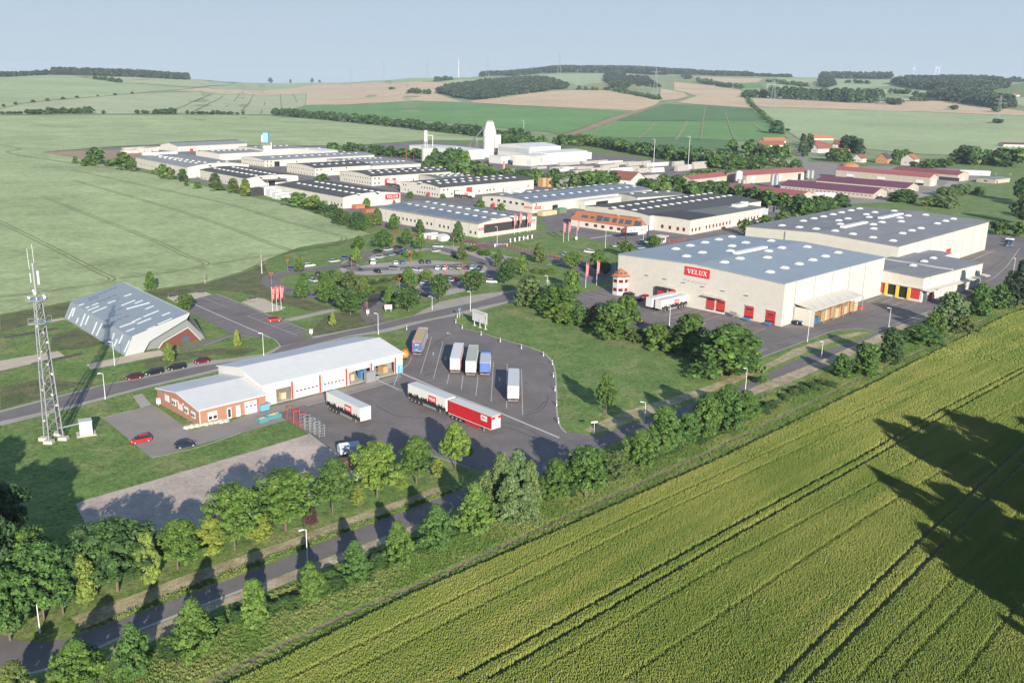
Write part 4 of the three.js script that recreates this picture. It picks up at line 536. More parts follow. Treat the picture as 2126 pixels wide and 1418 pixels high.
{
  const b = factory('solar', 'hall with solar panel rows and black glazed end wall beside the car park', { L: [788.8, 431.3], N: [993.4, 465.8], R: [1112, 449.8], base: [993.4, 494], ridge: 'z', roof: R.grey });
  for (let k = 0; k < 2; k++) for (let i = 0; i < 5; i++) for (let j = 0; j < 3; j++) { const x0 = b.W * [.05, .56][k], x1 = b.W * [.44, .95][k], seg = (x1 - x0) / 5, z0 = -b.D * (.04 + j * .32), len = b.D * .29, xa = x0 + i * seg + .15, xb = x0 + (i + 1) * seg - .3, y = (x) => b.roofY(x, 0) + .42; if (((k === 0 && i === 4) || (k === 1 && i === 0)) && j < 3) continue; mesh('solar_array', quadGeo([[V3(xa, y(xa), z0), V3(xb, y(xb), z0), V3(xb, y(xb), z0 - len), V3(xa, y(xa), z0 - len)]]), R.pv, b.g); }
  domeRow(b, 585, 168, 1335, 297, 11, zl); domeRow(b, 425, 187, 1165, 320, 11, zl);
  panel(b, 'R', 'black_glazing', 1082, 372, 1500, 365, W.dark, .12, zl); const gz = b.g.children.at(-1); { const [s0, a0] = onFace(b, 'R', ...zl(1082, 372)), [s1, a1] = onFace(b, 'R', ...zl(1082, 440)), [s2] = onFace(b, 'R', ...zl(1498, 320)); b.g.remove(gz); const yy = (a0 + a1) / 2, n = 8; for (let i = 0; i < n; i++) place(b, 'R', 'glass_panel', lerp(s0, s2, (i + .5) / n), yy, (s2 - s0) / n - .08, a0 - a1, .14, W.dark); place(b, 'R', 'glazing_frame', (s0 + s2) / 2, a1 - .15, s2 - s0, .18, .2, W.redTrim); place(b, 'R', 'glazing_frame', (s0 + s2) / 2, a0 + .15, s2 - s0, .18, .2, W.redTrim); }
  faceSign(b, 'R', 1037, 398, 1078, 416, zl); faceSign(b, 'R', 1497, 325, 1535, 340, zl);
  winAt(b, 'L', zl, [[335, 308], [370, 314], [405, 321], [440, 328], [475, 335], [583, 355], [620, 362], [695, 377], [732, 384], [770, 392], [968, 432], [1010, 440]], 1.3, 1.5, W.trim); pipes(b, 'L', 6);
}
{
  const b = factory('west', 'dark roofed hall with loading canopy nearest the wheat field', { L: [406, 353], N: [509.9, 371], R: [620.7, 365.4], base: [510, 391], ridge: 'z' });
  domeRow(b, 1320, 515, 1885, 613, 11, w5); domeRow(b, 1095, 528, 1660, 627, 11, w5); winAt(b, 'L', w5, [[875, 625], [930, 640], [950, 645], [980, 650], [1195, 685], [1225, 692], [1255, 698]], 1.2, 1.6, W.trim); pipes(b, 'L', 5);
  const c = mesh('canopy', box(16, .25, 6), R.greenGrey, b.g); c.position.set(b.W * .5, 5, 3); const g1 = place(b, 'R', 'loading_gate', b.W * .48, 1.9, 4.5, 3.6, .12, W.black);
  for (const x of [-7, 7]) { const p = mesh('post', cbox(.25, 5, .25), W.galv, b.g); p.position.set(b.W * .5 + x, 2.5, 5.8); }
}
{
  const b = factory('far_west', 'large grey roofed hall at the field corner with arched end', { L: [274.9, 327.3], N: [388, 348], R: [517, 342.5], base: [388, 369.6], ridge: 'z', roof: R.grey, rise: 2.4 });
  domeRow(b, 350, 370, 970, 457, 10, w5); domeRow(b, 420, 395, 860, 465, 8, w5); domeRow(b, 300, 362, 640, 408, 6, w5); domeRow(b, 1030, 475, 1240, 445, 3, w5); winRow(b, 'L', 165, 470, 405, 520, 15, w5, .9, 1.8, W.trim); winAt(b, 'L', w5, [[605, 565], [630, 570], [652, 575]], .9, 1.8, W.trim); pipes(b, 'L', 6);
  for (let i = 0; i < 4; i++) { const k = mesh('roof_plant', cbox(9, 2.2, 3.5), W.white, b.g); k.position.set(b.W * .55 - i * 6, b.h + 3, -b.D * .93); }
  panel(b, 'L', 'red_door', 625, 595, 650, 630, W.red, .12, w5);
}
{
  const b = factory('mid_grey', 'long grey roofed hall with two rows of office windows behind the sign hall', { L: [499, 327.3], N: [548.7, 333.6], R: [778.4, 322], base: [549.7, 346.8], roof: R.grey });
  domeGrid(b, 12, 2); winRow(b, 'L', 1438, 408, 1690, 455, 14, w5, 1, 1.1, W.trim); winRow(b, 'L', 1445, 460, 1690, 502, 10, w5, 1, 1.3, W.trim); panel(b, 'R', 'loading_gate', 325, 403, 378, 455, W.black, .12, zh); winAt(b, 'R', zh, [[258, 405], [292, 405], [258, 440], [292, 440], [545, 403]], 1.3, 1.4, W.trim); pipes(b, 'R', 7);
}
{
  const b = factory('mid_dark', 'dark roofed hall with office front standing behind a round shrub', { L: [594.2, 341], N: [653.5, 349.5], R: [772, 343], base: [655.6, 366.2] });
  domeGrid(b, 7, 2); winRow(b, 'L', 455, 447, 700, 492, 13, zh, 1, 1.1, W.trim); winRow(b, 'L', 487, 497, 705, 530, 9, zh, 1, 1.3, W.trim); winAt(b, 'R', zh, [[743, 487], [783, 483], [743, 528], [1033, 465], [885, 480]], 1.3, 1.4, W.trim); pipes(b, 'R', 4);
}
{
  const b = factory('north', 'dark roofed hall with white lorry docked at a red gate', { L: [704.9, 356.9], N: [771.6, 366.8], R: [957.7, 354.9], base: [772, 386.3] });
  domeRow(b, 1265, 496, 2030, 455, 11, zh); domeRow(b, 1290, 518, 2085, 475, 11, zh); winRow(b, 'L', 985, 530, 1270, 570, 13, zh, 1.1, 1.2, W.trim); winRow(b, 'L', 1015, 577, 1272, 617, 11, zh, 1.1, 1.3, W.trim); winAt(b, 'R', zh, [[1313, 570], [1352, 567], [1313, 617], [1352, 614], [1690, 580]], 1.3, 1.4, W.trim); panel(b, 'R', 'loading_gate', 1408, 572, 1450, 640, W.red, .3, zh); panel(b, 'R', 'loading_gate', 1485, 567, 1518, 600, W.red, .15, zh); pipes(b, 'R', 6);
}
{
  const b = factory('east', 'dark roofed hall with glazed red entrance porch and lorry at the side', { L: [833.9, 378.2], N: [914.3, 389.8], R: [1101.6, 372.2], base: [915.4, 411.2] });
  domeRow(b, 340, 703, 1130, 637, 11, zi); domeRow(b, 530, 713, 1260, 655, 11, zi); winRow(b, 'L', 360, 748, 487, 768, 6, zi, 1.1, 1.3, W.trim); winRow(b, 'L', 315, 793, 512, 825, 9, zi, 1.1, 1.5, W.trim); winAt(b, 'L', zi, [[180, 722], [203, 728], [195, 772], [225, 778]], 1.1, 1.3, W.trim);
  winAt(b, 'R', zi, [[572, 777], [610, 772], [572, 820], [650, 815], [918, 787], [998, 780], [1027, 775], [1063, 770], [1400, 737]], 1.3, 1.4, W.trim); panel(b, 'R', 'loading_gate', 795, 752, 850, 798, W.red, .15, zi); panel(b, 'R', 'loading_gate', 672, 780, 712, 850, W.black, .25, zi); pipes(b, 'R', 7);
  const [s] = onFace(b, 'L', ...zi(427, 825)), po = mesh('porch', extr([[-1, 0], [1, 0], [1, 2], [0, 2.8], [-1, 2]], 1.2), mat(.3, .07, .075), b.g); po.rotation.y = -Math.PI / 2; po.position.set(0, 0, -s);
}
{
  const b = factory('solar_long', 'long hall with solar panels and red signs on its grey office corner', { L: [1005.3, 407.4], N: [1105.9, 422.2], R: [1342.9, 392.9], base: [1107, 443], roof: R.grey, wall: W.cream });
  for (let k = 0; k < 2; k++) for (let j = 0; j < 4; j++) { const z0 = -b.D * [.05, .57][k], z1 = -b.D * [.43, .95][k], len = b.W * .225, x0 = b.W * .02 + j * b.W * .245, y = (z) => b.roofY(0, z) + .42; const steps = 4; for (let i = 0; i < steps; i++) { const za2 = lerp(z0, z1, i / steps) - .15, zb2 = lerp(z0, z1, (i + 1) / steps) + .25; mesh('solar_array', quadGeo([[V3(x0, y(za2), za2), V3(x0 + len, y(za2), za2), V3(x0 + len, y(zb2), zb2), V3(x0, y(zb2), zb2)]]), R.pv, b.g); } }
  domeGrid(b, 14, 2, 1.6, 2.4, .05); winAt(b, 'L', zi, [[1048, 870], [1115, 880], [1172, 890], [1232, 898], [1290, 908], [1350, 915]], 2.2, 1.5, W.trim); faceSign(b, 'L', 1365, 935, 1437, 960, zi); faceSign(b, 'R', 1465, 940, 1522, 962, zi); panel(b, 'R', 'loading_gate', 1640, 925, 1690, 965, W.black, .15, zi); winAt(b, 'R', zi, [[1480, 920]], 1.3, 1.2, W.trim); pipes(b, 'R', 8);
  const [s] = onFace(b, 'L', ...zi(1065, 960)), po = mesh('porch', extr([[-1.1, 0], [1.1, 0], [1.1, 2], [0, 2.9], [-1.1, 2]], 1.2), mat(.3, .07, .075), b.g); po.rotation.y = -Math.PI / 2; po.position.set(0, 0, -s);
  const f = { th: b.th, W: 34, D: 7, h: 5 }; b.g.updateMatrixWorld(true); f.pos = b.g.localToWorld(V3(36, 0, 7.1)); const c = hall({ name: 'loading_annex', label: 'white lean-to loading annex with timber inside along the long solar hall', fit: f, h: 4.4, rise: .2, roof: R.white, wall: W.cream }); place(c, 'R', 'loading_gate', 16, 1.9, 11, 3.4, .1, W.black); place(c, 'L', 'door', 3, 1.2, 1.2, 2.2, .1, W.grey);
}
{
  const b = factory('south', 'broad hall with dark and grey roof fields behind the orange roofed office', { L: [1220.6, 428], N: [1350, 448], R: [1564, 416], h: 7.2, roof: R.dark, rise: 1.4, wall: W.cream });
  domeRow(b, 530, 557, 1385, 430, 15, zj, 1.7, 2.2); domeRow(b, 712, 578, 1555, 450, 15, zj, 1.7, 2.2);
  const c = hall({ name: 'hall_extension', label: 'cream hall extension with black and grey roof nearest the warehouse', L: [1350, 447], N: [1434.6, 457.6], R: [1595.7, 431.7], base: [1434.6, 488], rise: .25, roof: R.greenGrey, wall: W.cream });
  const y = c.h + .5; mesh('bitumen_roof', quadGeo([[V3(.3, y, -.3), V3(c.W * .33, y, -.3), V3(c.W * .33, y + .12, -c.D + .5), V3(.3, y + .12, -c.D + .5)]]), R.darker, c.g);
  winAt(c, 'L', zj, [[960, 722], [1027, 732], [1097, 743], [1150, 750]], 1.4, 1.7, W.redTrim); winAt(c, 'R', zj, [[1223, 755], [1254, 750], [1288, 742], [1348, 730], [1377, 723], [1408, 717], [1438, 712], [1468, 706], [1497, 700], [1527, 694], [1555, 688], [1638, 673], [1693, 660], [1720, 655], [1747, 650], [1773, 645], [1800, 640]], 1.2, 1.7, W.redTrim); pipes(c, 'R', 5); panel(c, 'L', 'roller_door', 860, 668, 900, 745, W.panel, .14, zj); panel(c, 'R', 'loading_gate', 1845, 570, 1890, 620, W.grey, .14, zj);
  const pl = mesh('roof_plant', merge([box(8, 1.4, 4, 0, .7, 0), box(3, 2.2, 3, 6, 1.1, 0), box(10, .2, 6, 0, .1, 0)]), W.white, c.g); pl.position.set(c.W * .86, c.h + .4, -c.D * .45);
}
for (const [label, l, n, r, h, roof, dn] of [
  ['grey roofed link hall between the dark halls', zh(840, 380), zh(1290, 447), zh(1770, 424), 5.6, R.grey, [8, 2]], ['olive grey roofed link hall behind the dark east hall', zi(415, 628), zi(520, 668), zi(1090, 625), 5.6, R.greenGrey, [9, 3]], ['low grey annex at the back of the solar hall', zj(600, 432), zj(740, 470), zj(1060, 430), 5, R.greenGrey, [4, 1]],
  ['grey roofed hall in front of the red door hall', w5(920, 315), w5(1150, 352), w5(1640, 322), 5.5, R.grey, [7, 1]], ['cream flat hall beside the blue filter tower', w5(1500, 262), w5(1690, 300), w5(2100, 270), 5.5, R.grey, [6, 1]], ['cream factory hall with pipes behind the long grey hall', zh(560, 275), zh(800, 305), zh(905, 292), 5, R.pale, [2, 1]], ['pale low workshop near the white silo tower', zh(60, 425), zh(0, 445), zh(100, 435), 4, R.pale, [1, 1]]]) {
  if (label.startsWith('pale low')) continue; const b = factory(label, label, { L: l, N: n, R: r, h, roof, rise: .8 }); domeGrid(b, dn[0], dn[1], 1.5, 2.2); }
{
  const b = factory('far_back', 'far grey hall with black ridge strip and red gate at the back field', { L: w5(435, 240), N: w5(640, 262), R: w5(1470, 222), base: w5(655, 325), roof: R.grey, rise: 2.6, arc: false, wall: W.panel });
  const rd = mesh('ridge_cap', cbox(b.W * .98, .5, 2.2), R.darker, b.g); rd.position.set(b.W / 2, b.h + b.rise + .3, -b.D / 2); panel(b, 'R', 'loading_gate', 785, 287, 828, 318, W.red, .15, w5); panel(b, 'R', 'roller_door', 670, 285, 755, 325, W.grey, .15, w5);
}
// ---------- office with mansard roof ----------
{
  const f = fitRect(w6(110, 210), w6(1030, 357), w6(1195, 318), 4.2); f.pos.y = 0; const D = f.D, Wd = 8.5, g = thing('office_building', 'long office with orange tiled mansard roof and roof windows at the front yard', 'office', f.pos, f.th), b = { g, W: Wd, D, h: 3.4, th: f.th, pos: f.pos };
  mesh('wall', box(Wd - .8, 3.5, D - .8, Wd / 2, 1.75, -D / 2), W.plaster, g);
  const e = 3.3, t = 7.6, i = 2.6; const P = [V3(0, e, 0), V3(Wd, e, 0), V3(Wd, e, -D), V3(0, e, -D)], Q = [V3(i, t, -i), V3(Wd - i, t, -i), V3(Wd - i, t, -D + i), V3(i, t, -D + i)];
  mesh('roof', quadGeo([[P[0], P[1], Q[1], Q[0]], [P[1], P[2], Q[2], Q[1]], [P[2], P[3], Q[3], Q[2]], [P[3], P[0], Q[0], Q[3]], [Q[0], Q[1], Q[2], Q[3]], [P[0], P[1], P[2], P[3]]]), R.tile, g);
  const sl = Math.atan2(i, t - e), win = (s, hgt, w, y) => { const o = mesh('roof_window', cbox(.14, hgt, w), W.dark, g); o.position.set((y - e) / (t - e) * i - .05, y, -s); o.rotation.z = -sl; const q = mesh('pane', cbox(.05, hgt - .2, w - .2), W.glassBlue, o); q.position.x = -.07; };
  for (const [x, y, w, n, hh] of [[200, 175, 1.2, 3, 1.3], [310, 182, 1.1, 2, 1.2], [415, 198, 1.1, 3, 3], [520, 202, 1.1, 3, 2.2], [638, 218, 1.1, 2, 2.2], [738, 233, 1.1, 2, 2.2], [840, 248, 1.1, 3, 2.2], [978, 262, 1.1, 3, 2.6]]) { const [s] = onFace(b, 'L', ...w6(x, y + 12)); for (let k = 0; k < n; k++) win(s - (k - (n - 1) / 2) * (w + .15) - 1, hh, w, 5.4); }
  { const o = mesh('gable_window', extr([[0, 0], [3.4, 0], [0, 2.6]], .1), W.glassBlue, g); o.position.set(1.6, e + 1.1, -.62); o.rotation.x = -sl; }
  for (const [x, y] of [[270, 275], [400, 297], [505, 313], [630, 335], [740, 350]]) { const [s] = onFace(b, 'L', ...w6(x, y)); const o = mesh('window', cbox(.12, 1.4, 2), W.redTrim, g); o.position.set(.36, 1.7, -s); const q = mesh('pane', cbox(.05, 1.1, 1.7), W.glass, o); q.position.x = -.07; }
  const po = mesh('entrance_porch', merge([box(1.8, 2.4, 2.2, -.4, 1.2, 0), extr([[-1.3, 2.4], [1.3, 2.4], [0, 3.3]], 2).rotateY(-Math.PI / 2).translate(.4, 0, 0)]), mat(.3, .07, .075), g); { const [s] = onFace(b, 'L', ...w6(860, 380)); po.position.z = -s; }
}
// gate house
{ const p = G(...w6(1350, 590)), g = thing('gate_house', 'small white gatehouse with red roof edge behind the warehouse', 'gatehouse', p, .78); mesh('wall', box(5, 2.7, 3, 0, 1.35, 0), W.paint, g); mesh('roof', box(7.5, .35, 5, -.4, 2.9, 0), W.paint, g); mesh('roof_edge', merge([box(7.6, .18, .1, -.4, 2.75, 2.5), box(.1, .18, 5, -4.2, 2.75, 0)]), W.redTrim, g); mesh('window', box(2.4, 1.2, .06, .4, 1.6, 1.52), W.glassBlue, g); }
// ---------- concrete works behind ----------
{
  const g = thing('mixing_tower', 'tall white round mixing tower with tapered top and steel crown', 'tower', G(1016, 326)), k = [[7.2, 0], [6.5, 6], [5.9, 13], [6.2, 13.1], [6.25, 22.5], [6, 23.6], [3.5, 32.2], [3.2, 32.6], [0, 32.6]]; mesh('shell', new THREE.LatheGeometry(k.map(([x, y]) => new THREE.Vector2(x, y)), 20), W.white, g); mesh('joint_ring', new THREE.TorusGeometry(5.9, .25, 6, 20).rotateX(Math.PI / 2).translate(0, 14, 0), W.trim, g); mesh('top_rail', new THREE.TorusGeometry(3, .12, 5, 16).rotateX(Math.PI / 2).translate(0, 33.5, 0), W.timber, g);
  const side = mesh('faded_mark', cbox(2.6, .5, .1), mat(.36, .4, .48), g); side.position.set(-4.1, 18.5, 4.85); side.rotation.y = -.7;
  [[1022.5, 'nearest the tower'], [1029.5, 'in the middle'], [1036, 'farthest from the tower']].forEach(([x, l], i) => { const s = thing('cement_silo', 'slim white cement silo ' + l + ' of the three beside the mixing tower', 'silo', G(x, 327)); mesh('shell', cyl(1.55, 1.55, 16, 14, 0, 5, 0), W.white, s); mesh('cone', cyl(.4, 1.5, 2.6, 14, 0, 2.4, 0), W.white, s); mesh('railing', new THREE.TorusGeometry(1.5, .08, 4, 14).rotateX(Math.PI / 2).translate(0, 22, 0), W.galv, s); for (let q = 0; q < 4; q++) mesh('leg', cyl(.12, .12, 5, 5, Math.cos(q * 1.57 + .7) * 1.3, 0, Math.sin(q * 1.57 + .7) * 1.3), W.galv, s); });
  const a = G(...w1(560, 430)).setY(0), e = g.position.clone().setY(30), st = G(958, 325).setY(3); const cv = thing('conveyor_bridge', 'steep grey conveyor bridge rising to the mixing tower top', 'conveyor', st.clone().setY(0)), r = (p) => p.clone().sub(cv.position);
  mesh('gallery', bar(r(st), r(e.clone().add(V3(-3.5, -1, 0))), .75, 4), mat(.12, .13, .14), cv); for (const t of [.3, .55]) { const p = r(st.clone().lerp(e, t)); for (const s of [-1, 1]) mesh('leg', bar(V3(p.x + s * 1.6, 0, p.z), V3(p.x + s * .5, p.y, p.z), .2, 4), W.galv, cv); }
  hall({ name: 'works_hall', label: 'long narrow white works hall left of the mixing tower', L: w1(20, 325), N: w1(570, 385), R: w1(755, 372), h: 8.5, rise: .8, roof: R.white, wall: W.white });
  const b = hall({ name: 'works_hall', label: 'big white works hall right of the cement silos', L: w1(955, 318), N: w1(1278, 352), R: w1(1590, 335), h: 13, rise: 2.2, ridge: 'x', roof: R.white, wall: W.white }); place(b, 'L', 'window_band', b.D * .5, 9.6, b.D * .92, 4, .1, W.grey);
  hall({ name: 'works_hall', label: 'stepped white works hall with glazed strip at the block yard', L: w1(1280, 395), N: w1(1475, 418), R: w1(1790, 382), h: 9, rise: 1, roof: R.white, wall: W.white });
  const c = hall({ name: 'works_hall', label: 'grey fronted white hall facing the tree belt in the works', L: w1(1110, 440), N: w1(1305, 455), R: w1(1425, 425), h: 8, rise: .8, roof: R.white, wall: W.white }); place(c, 'L', 'cladding', c.D / 2, 3.9, c.D - .4, 7.6, .08, W.panel); place(c, 'L', 'gate', 3, 2.6, 4, 5.2, .14, W.grey); place(c, 'R', 'slot_window', c.W * .5, 4, .6, 4, .1, W.dark);
  const d = hall({ name: 'works_hall', label: 'low white works shed with grey gates at its far end', L: w1(1640, 395), N: w1(1800, 412), R: w1(1975, 412), h: 6, rise: .6, roof: R.white, wall: W.white }); for (let i = 0; i < 3; i++) place(d, 'R', 'gate', d.W * (.3 + i * .25), 2, 4, 3.8, .1, W.grey);
  hall({ name: 'works_hall', label: 'small white plant room below the cement silos', L: w1(890, 440), N: w1(960, 455), R: w1(1010, 445), h: 6, rise: .5, roof: R.white, wall: W.white });
  const pf = thing('crane_frame', 'pale green steel crane frame in front of the works halls', 'frame', G(...w1(1620, 500))); for (let i = 0; i < 6; i++) mesh('post', cbox(.4, 9, .4), mat(.36, .5, .38), pf).position.set(-22 + i * 8.5, 4.5, -i * 2); mesh('beam', bar(V3(-22, 9, 0), V3(20.5, 9, -10), .4, 4), mat(.36, .5, .38), pf);
  // silo with filter column
  const s = thing('boiler_silo', 'fat cream round silo with slim white filter column on top', 'silo', G(...w1(148, 556))); mesh('shell', cyl(5.2, 5.2, 15, 18), W.cream, s); mesh('rail', new THREE.TorusGeometry(5.2, .12, 5, 18).rotateX(Math.PI / 2).translate(0, 16, 0), W.galv, s); mesh('filter', cyl(1.5, 1.5, 9, 12, -1.6, 20, 0), W.paint, s); for (let q = 0; q < 4; q++) mesh('leg', cyl(.15, .15, 5, 5, -1.6 + Math.cos(q * 1.57) * 1.3, 15, Math.sin(q * 1.57) * 1.3), W.paint, s); mesh('pipe', merge([bar(V3(0, 25, 0), V3(4.2, 25, 0), .3), bar(V3(4.2, 25, 0), V3(4.2, 2, 3), .3)]), W.paint, s);
  const tk = thing('filter_tank', 'light grey filter tank between silo and tall white chimney', 'tank', G(...w1(385, 578))); mesh('shell', cyl(4.6, 4.6, 9, 14), W.panel, tk); mesh('dome', new THREE.SphereGeometry(4.6, 14, 6, 0, 7, 0, 1.57).scale(1, .35, 1).translate(0, 9, 0), W.panel, tk); mesh('duct', bar(V3(-14, 3, 0), V3(-4, 3, 0), .7, 8), W.paint, tk);
  const ch = thing('chimney', 'plain tall white steel chimney beside the filter tank', 'chimney', G(...w1(466, 590))); mesh('shaft', cyl(1, 1, 17, 12), W.paint, ch); mesh('cap', cyl(1.1, 1.1, .4, 12, 0, 17, 0), W.trim, ch);
  const c2 = thing('chimney', 'short reddish brown chimney rising behind the dark halls', 'chimney', G(...w1(988, 650))); mesh('shaft', cyl(.95, .95, 9.5, 10), mat(.42, .24, .2), c2); mesh('cap', cyl(1.1, 1.1, .4, 10, 0, 9.5, 0), mat(.35, .2, .17), c2);
  const bt = thing('filter_tower', 'white silo carrying a bright blue filter box on steel legs', 'filter tower', G(...w5(1738, 372))); mesh('shell', cyl(4.2, 4.2, 9, 16), W.cream, bt); for (let q = 0; q < 6; q++) mesh('leg', cyl(.25, .25, 5, 5, Math.cos(q) * 3.4, 9, Math.sin(q) * 3.4), W.galv, bt); mesh('filter_box', box(4.6, 8.5, 4.6, -.4, 16, 0), mat(.2, .42, .66, .5), bt); mesh('cyclone', cyl(.9, .9, 6, 10, -4, 12, 0), W.paint, bt); mesh('duct', bar(V3(4.4, 0, 2), V3(4.4, 12, 2), .5), W.paint, bt);
  for (const [x, y] of [[205, 480], [278, 485], [1399 - 800, 0]].slice(0, 2)) { const m = thing('roof_mast', 'thin red signal mast on the grey link roof, ' + (x < 250 ? 'outer' : 'inner') + ' one', 'mast', G(...zi(x, y + 25))); mesh('pole', cyl(.15, .1, 12, 5), W.redTrim, m); mesh('cap', box(.4, .3, .4, 0, 12, 0), W.redTrim, m); }
}
// stacks of concrete units, timber and pallets
{
  const stack = (z, label, x, y, w, hgt, d, turn, m, rows, cols) => { const o = thing('block_stack', label, 'stack', G(...z(x, y)), turn); for (let r = 0; r < rows; r++) for (let c = 0; c < cols; c++) { const k = mesh('unit', cbox(w / cols - .3, hgt / rows - .14, d - r * .35), m, o); k.position.set(-w / 2 + (c + .5) * w / cols, hgt * (r + .5) / rows, 0); } return o; };
  const pos = [[250, 165, 34, 3.2], [430, 170, 26, 3], [330, 215, 22, 2.6], [480, 215, 26, 2.6], [600, 215, 20, 2.6], [560, 270, 16, 4], [680, 285, 18, 4], [760, 235, 22, 3.4], [880, 200, 22, 3.4], [1000, 250, 26, 5], [1120, 240, 18, 5], [1250, 255, 18, 5], [1400, 250, 16, 5], [1320, 330, 24, 4.5], [720, 150, 34, 3], [880, 155, 32, 3], [1040, 165, 30, 3], [1200, 175, 34, 4.5], [1400, 185, 30, 4.5], [1640, 185, 15, 6], [1680, 235, 18, 6], [1740, 215, 14, 5], [1870, 210, 20, 8], [100, 215, 16, 2.6], [330, 245, 18, 3]];
  pos.forEach(([x, y, w, h], i) => stack(w2, 'stack of grey concrete units in the works yard, ' + (i < 20 ? ORD[i] : 'twenty-' + ORD[i - 20]) + ' built rank', x, y, w, h * .72, 4, .72 + (i % 3) * .05, i % 3 ? W.concrete : W.paint, Math.max(3, Math.round(h)), Math.round(w / 2.2)));
}
// ---------- farm and village ----------
function barn(label, l, n, r, o) { const b = hall({ name: 'barn', label, cat: 'barn', L: l, N: n, R: r, rise: 2.2, wall: W.barn, over: .45, group: 'farm barns', ...o }); return b; }
{
  let b = barn('red roofed barn half hidden by trees at the farm edge', w3(140, 592), w3(345, 608), w3(875, 572), { h: 5, roof: R.redSheet, ridge: 'x' }); place(b, 'R', 'barn_door', b.W * .74, 1.9, 4, 3.8, .12, W.paint); pipes(b, 'R', 6, W.plinth);
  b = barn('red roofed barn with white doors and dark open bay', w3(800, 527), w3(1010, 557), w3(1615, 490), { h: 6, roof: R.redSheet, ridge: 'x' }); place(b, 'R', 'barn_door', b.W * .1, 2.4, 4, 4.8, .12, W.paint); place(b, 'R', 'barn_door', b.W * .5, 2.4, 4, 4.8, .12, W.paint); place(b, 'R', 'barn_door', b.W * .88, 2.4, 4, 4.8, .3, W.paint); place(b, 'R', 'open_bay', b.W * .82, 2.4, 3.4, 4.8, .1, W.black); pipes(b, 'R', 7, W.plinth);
  b = barn('low red roofed barn nearest the dark factory roof', w3(840, 690), w3(1662, 808), w3(1828, 785), { h: 3.2, roof: R.redSheet, ridge: 'z' }); place(b, 'R', 'barn_door', b.W * .5, 1.3, 2.4, 2.6, .12, W.paint); for (let i = 0; i < 14; i++) window_(b, 'L', b.D * (.05 + i * .066), 1.9, 1.2, .8, W.trim);
  b = barn('wide purple roofed barn in front with small stable windows', [1614.5, 386], w4(735, 592), w4(890, 570), { h: 3.4, roof: R.purpleSheet, ridge: 'z', rise: 3 }); place(b, 'R', 'barn_door', b.W * .45, 1.4, 3, 2.8, .12, W.paint); for (let i = 0; i < 22; i++) window_(b, 'L', b.D * (.03 + i * .043), 2.1, 1.3, .9, W.trim); for (const t of [.25, .8]) window_(b, 'R', b.W * t, 1.8, 1.6, 1);
  b = barn('purple roofed barn behind the wide purple roof', w4(180, 470), w4(1040, 540), w4(1178, 520), { h: 3.4, roof: R.purpleSheet, ridge: 'z', rise: 2.8 }); place(b, 'R', 'barn_door', b.W * .5, 1.4, 3, 2.8, .12, W.paint); for (const t of [.2, .8]) window_(b, 'R', b.W * t, 1.8, 1.6, 1); for (let i = 0; i < 10; i++) window_(b, 'L', b.D * (.03 + i * .045), 2.1, 1.3, .9, W.trim);
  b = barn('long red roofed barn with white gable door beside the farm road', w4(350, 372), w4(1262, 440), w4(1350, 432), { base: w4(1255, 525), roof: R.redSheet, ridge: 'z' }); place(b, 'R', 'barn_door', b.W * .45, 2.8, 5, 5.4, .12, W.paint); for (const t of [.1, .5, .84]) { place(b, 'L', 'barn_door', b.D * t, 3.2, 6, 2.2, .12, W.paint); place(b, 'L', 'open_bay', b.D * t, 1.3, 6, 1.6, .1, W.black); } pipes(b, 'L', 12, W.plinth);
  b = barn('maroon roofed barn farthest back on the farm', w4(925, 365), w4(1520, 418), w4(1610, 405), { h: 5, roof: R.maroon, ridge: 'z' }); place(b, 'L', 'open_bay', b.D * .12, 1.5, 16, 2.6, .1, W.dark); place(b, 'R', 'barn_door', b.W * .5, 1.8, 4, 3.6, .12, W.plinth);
  const far = G(...w4(1940, 168)); b = barn('distant white barn with purple roof alone in the field', null, null, null, { fit: { th: .02, W: 75, D: 14, pos: V3(far.x, 0, far.z), h: 5 }, h: 4.6, roof: R.purpleSheet, ridge: 'x', wall: W.white }); for (let i = 0; i < 9; i++) window_(b, 'R', 4 + i * 8, 2.6, 3, 1.2);
}
[['white feed silo between the two red roofed barns', w3(905, 655), 9.5, 2.6, W.paint], ['grey feed silo, shorter of the pair at the low red barn', w3(912, 705), 6, 1.5, W.galv], ['grey feed silo, taller of the pair at the low red barn', w3(965, 752), 8.5, 1.7, W.galv], ['grey feed silo at the purple barn, field side of its pair', w3(1318, 706), 10, 1.5, W.galv], ['grey feed silo at the purple barn, yard side of its pair', w3(1370, 708), 10, 1.5, W.galv], ['grey feed silo behind the purple barns, first of the pair', w3(1755, 612), 8, 1.6, W.galv], ['grey feed silo behind the purple barns, second of the pair', w3(1805, 614), 8, 1.6, W.galv]].forEach(([l, p, h, r, m]) => { const o = thing('feed_silo', l, 'silo', G(...p)); mesh('shell', cyl(r, r, h * .72, 14, 0, h * .2, 0), m, o); mesh('roof', new THREE.ConeGeometry(r, h * .1, 14).translate(0, h * .97, 0), m, o); mesh('hopper', cyl(.3, r, h * .16, 14, 0, h * .05, 0), m, o); for (let i = 0; i < 4; i++) mesh('leg', cyl(.1, .1, h * .22, 5, Math.cos(i * 1.57) * r * .9, 0, Math.sin(i * 1.57) * r * .9), W.galv, o); });
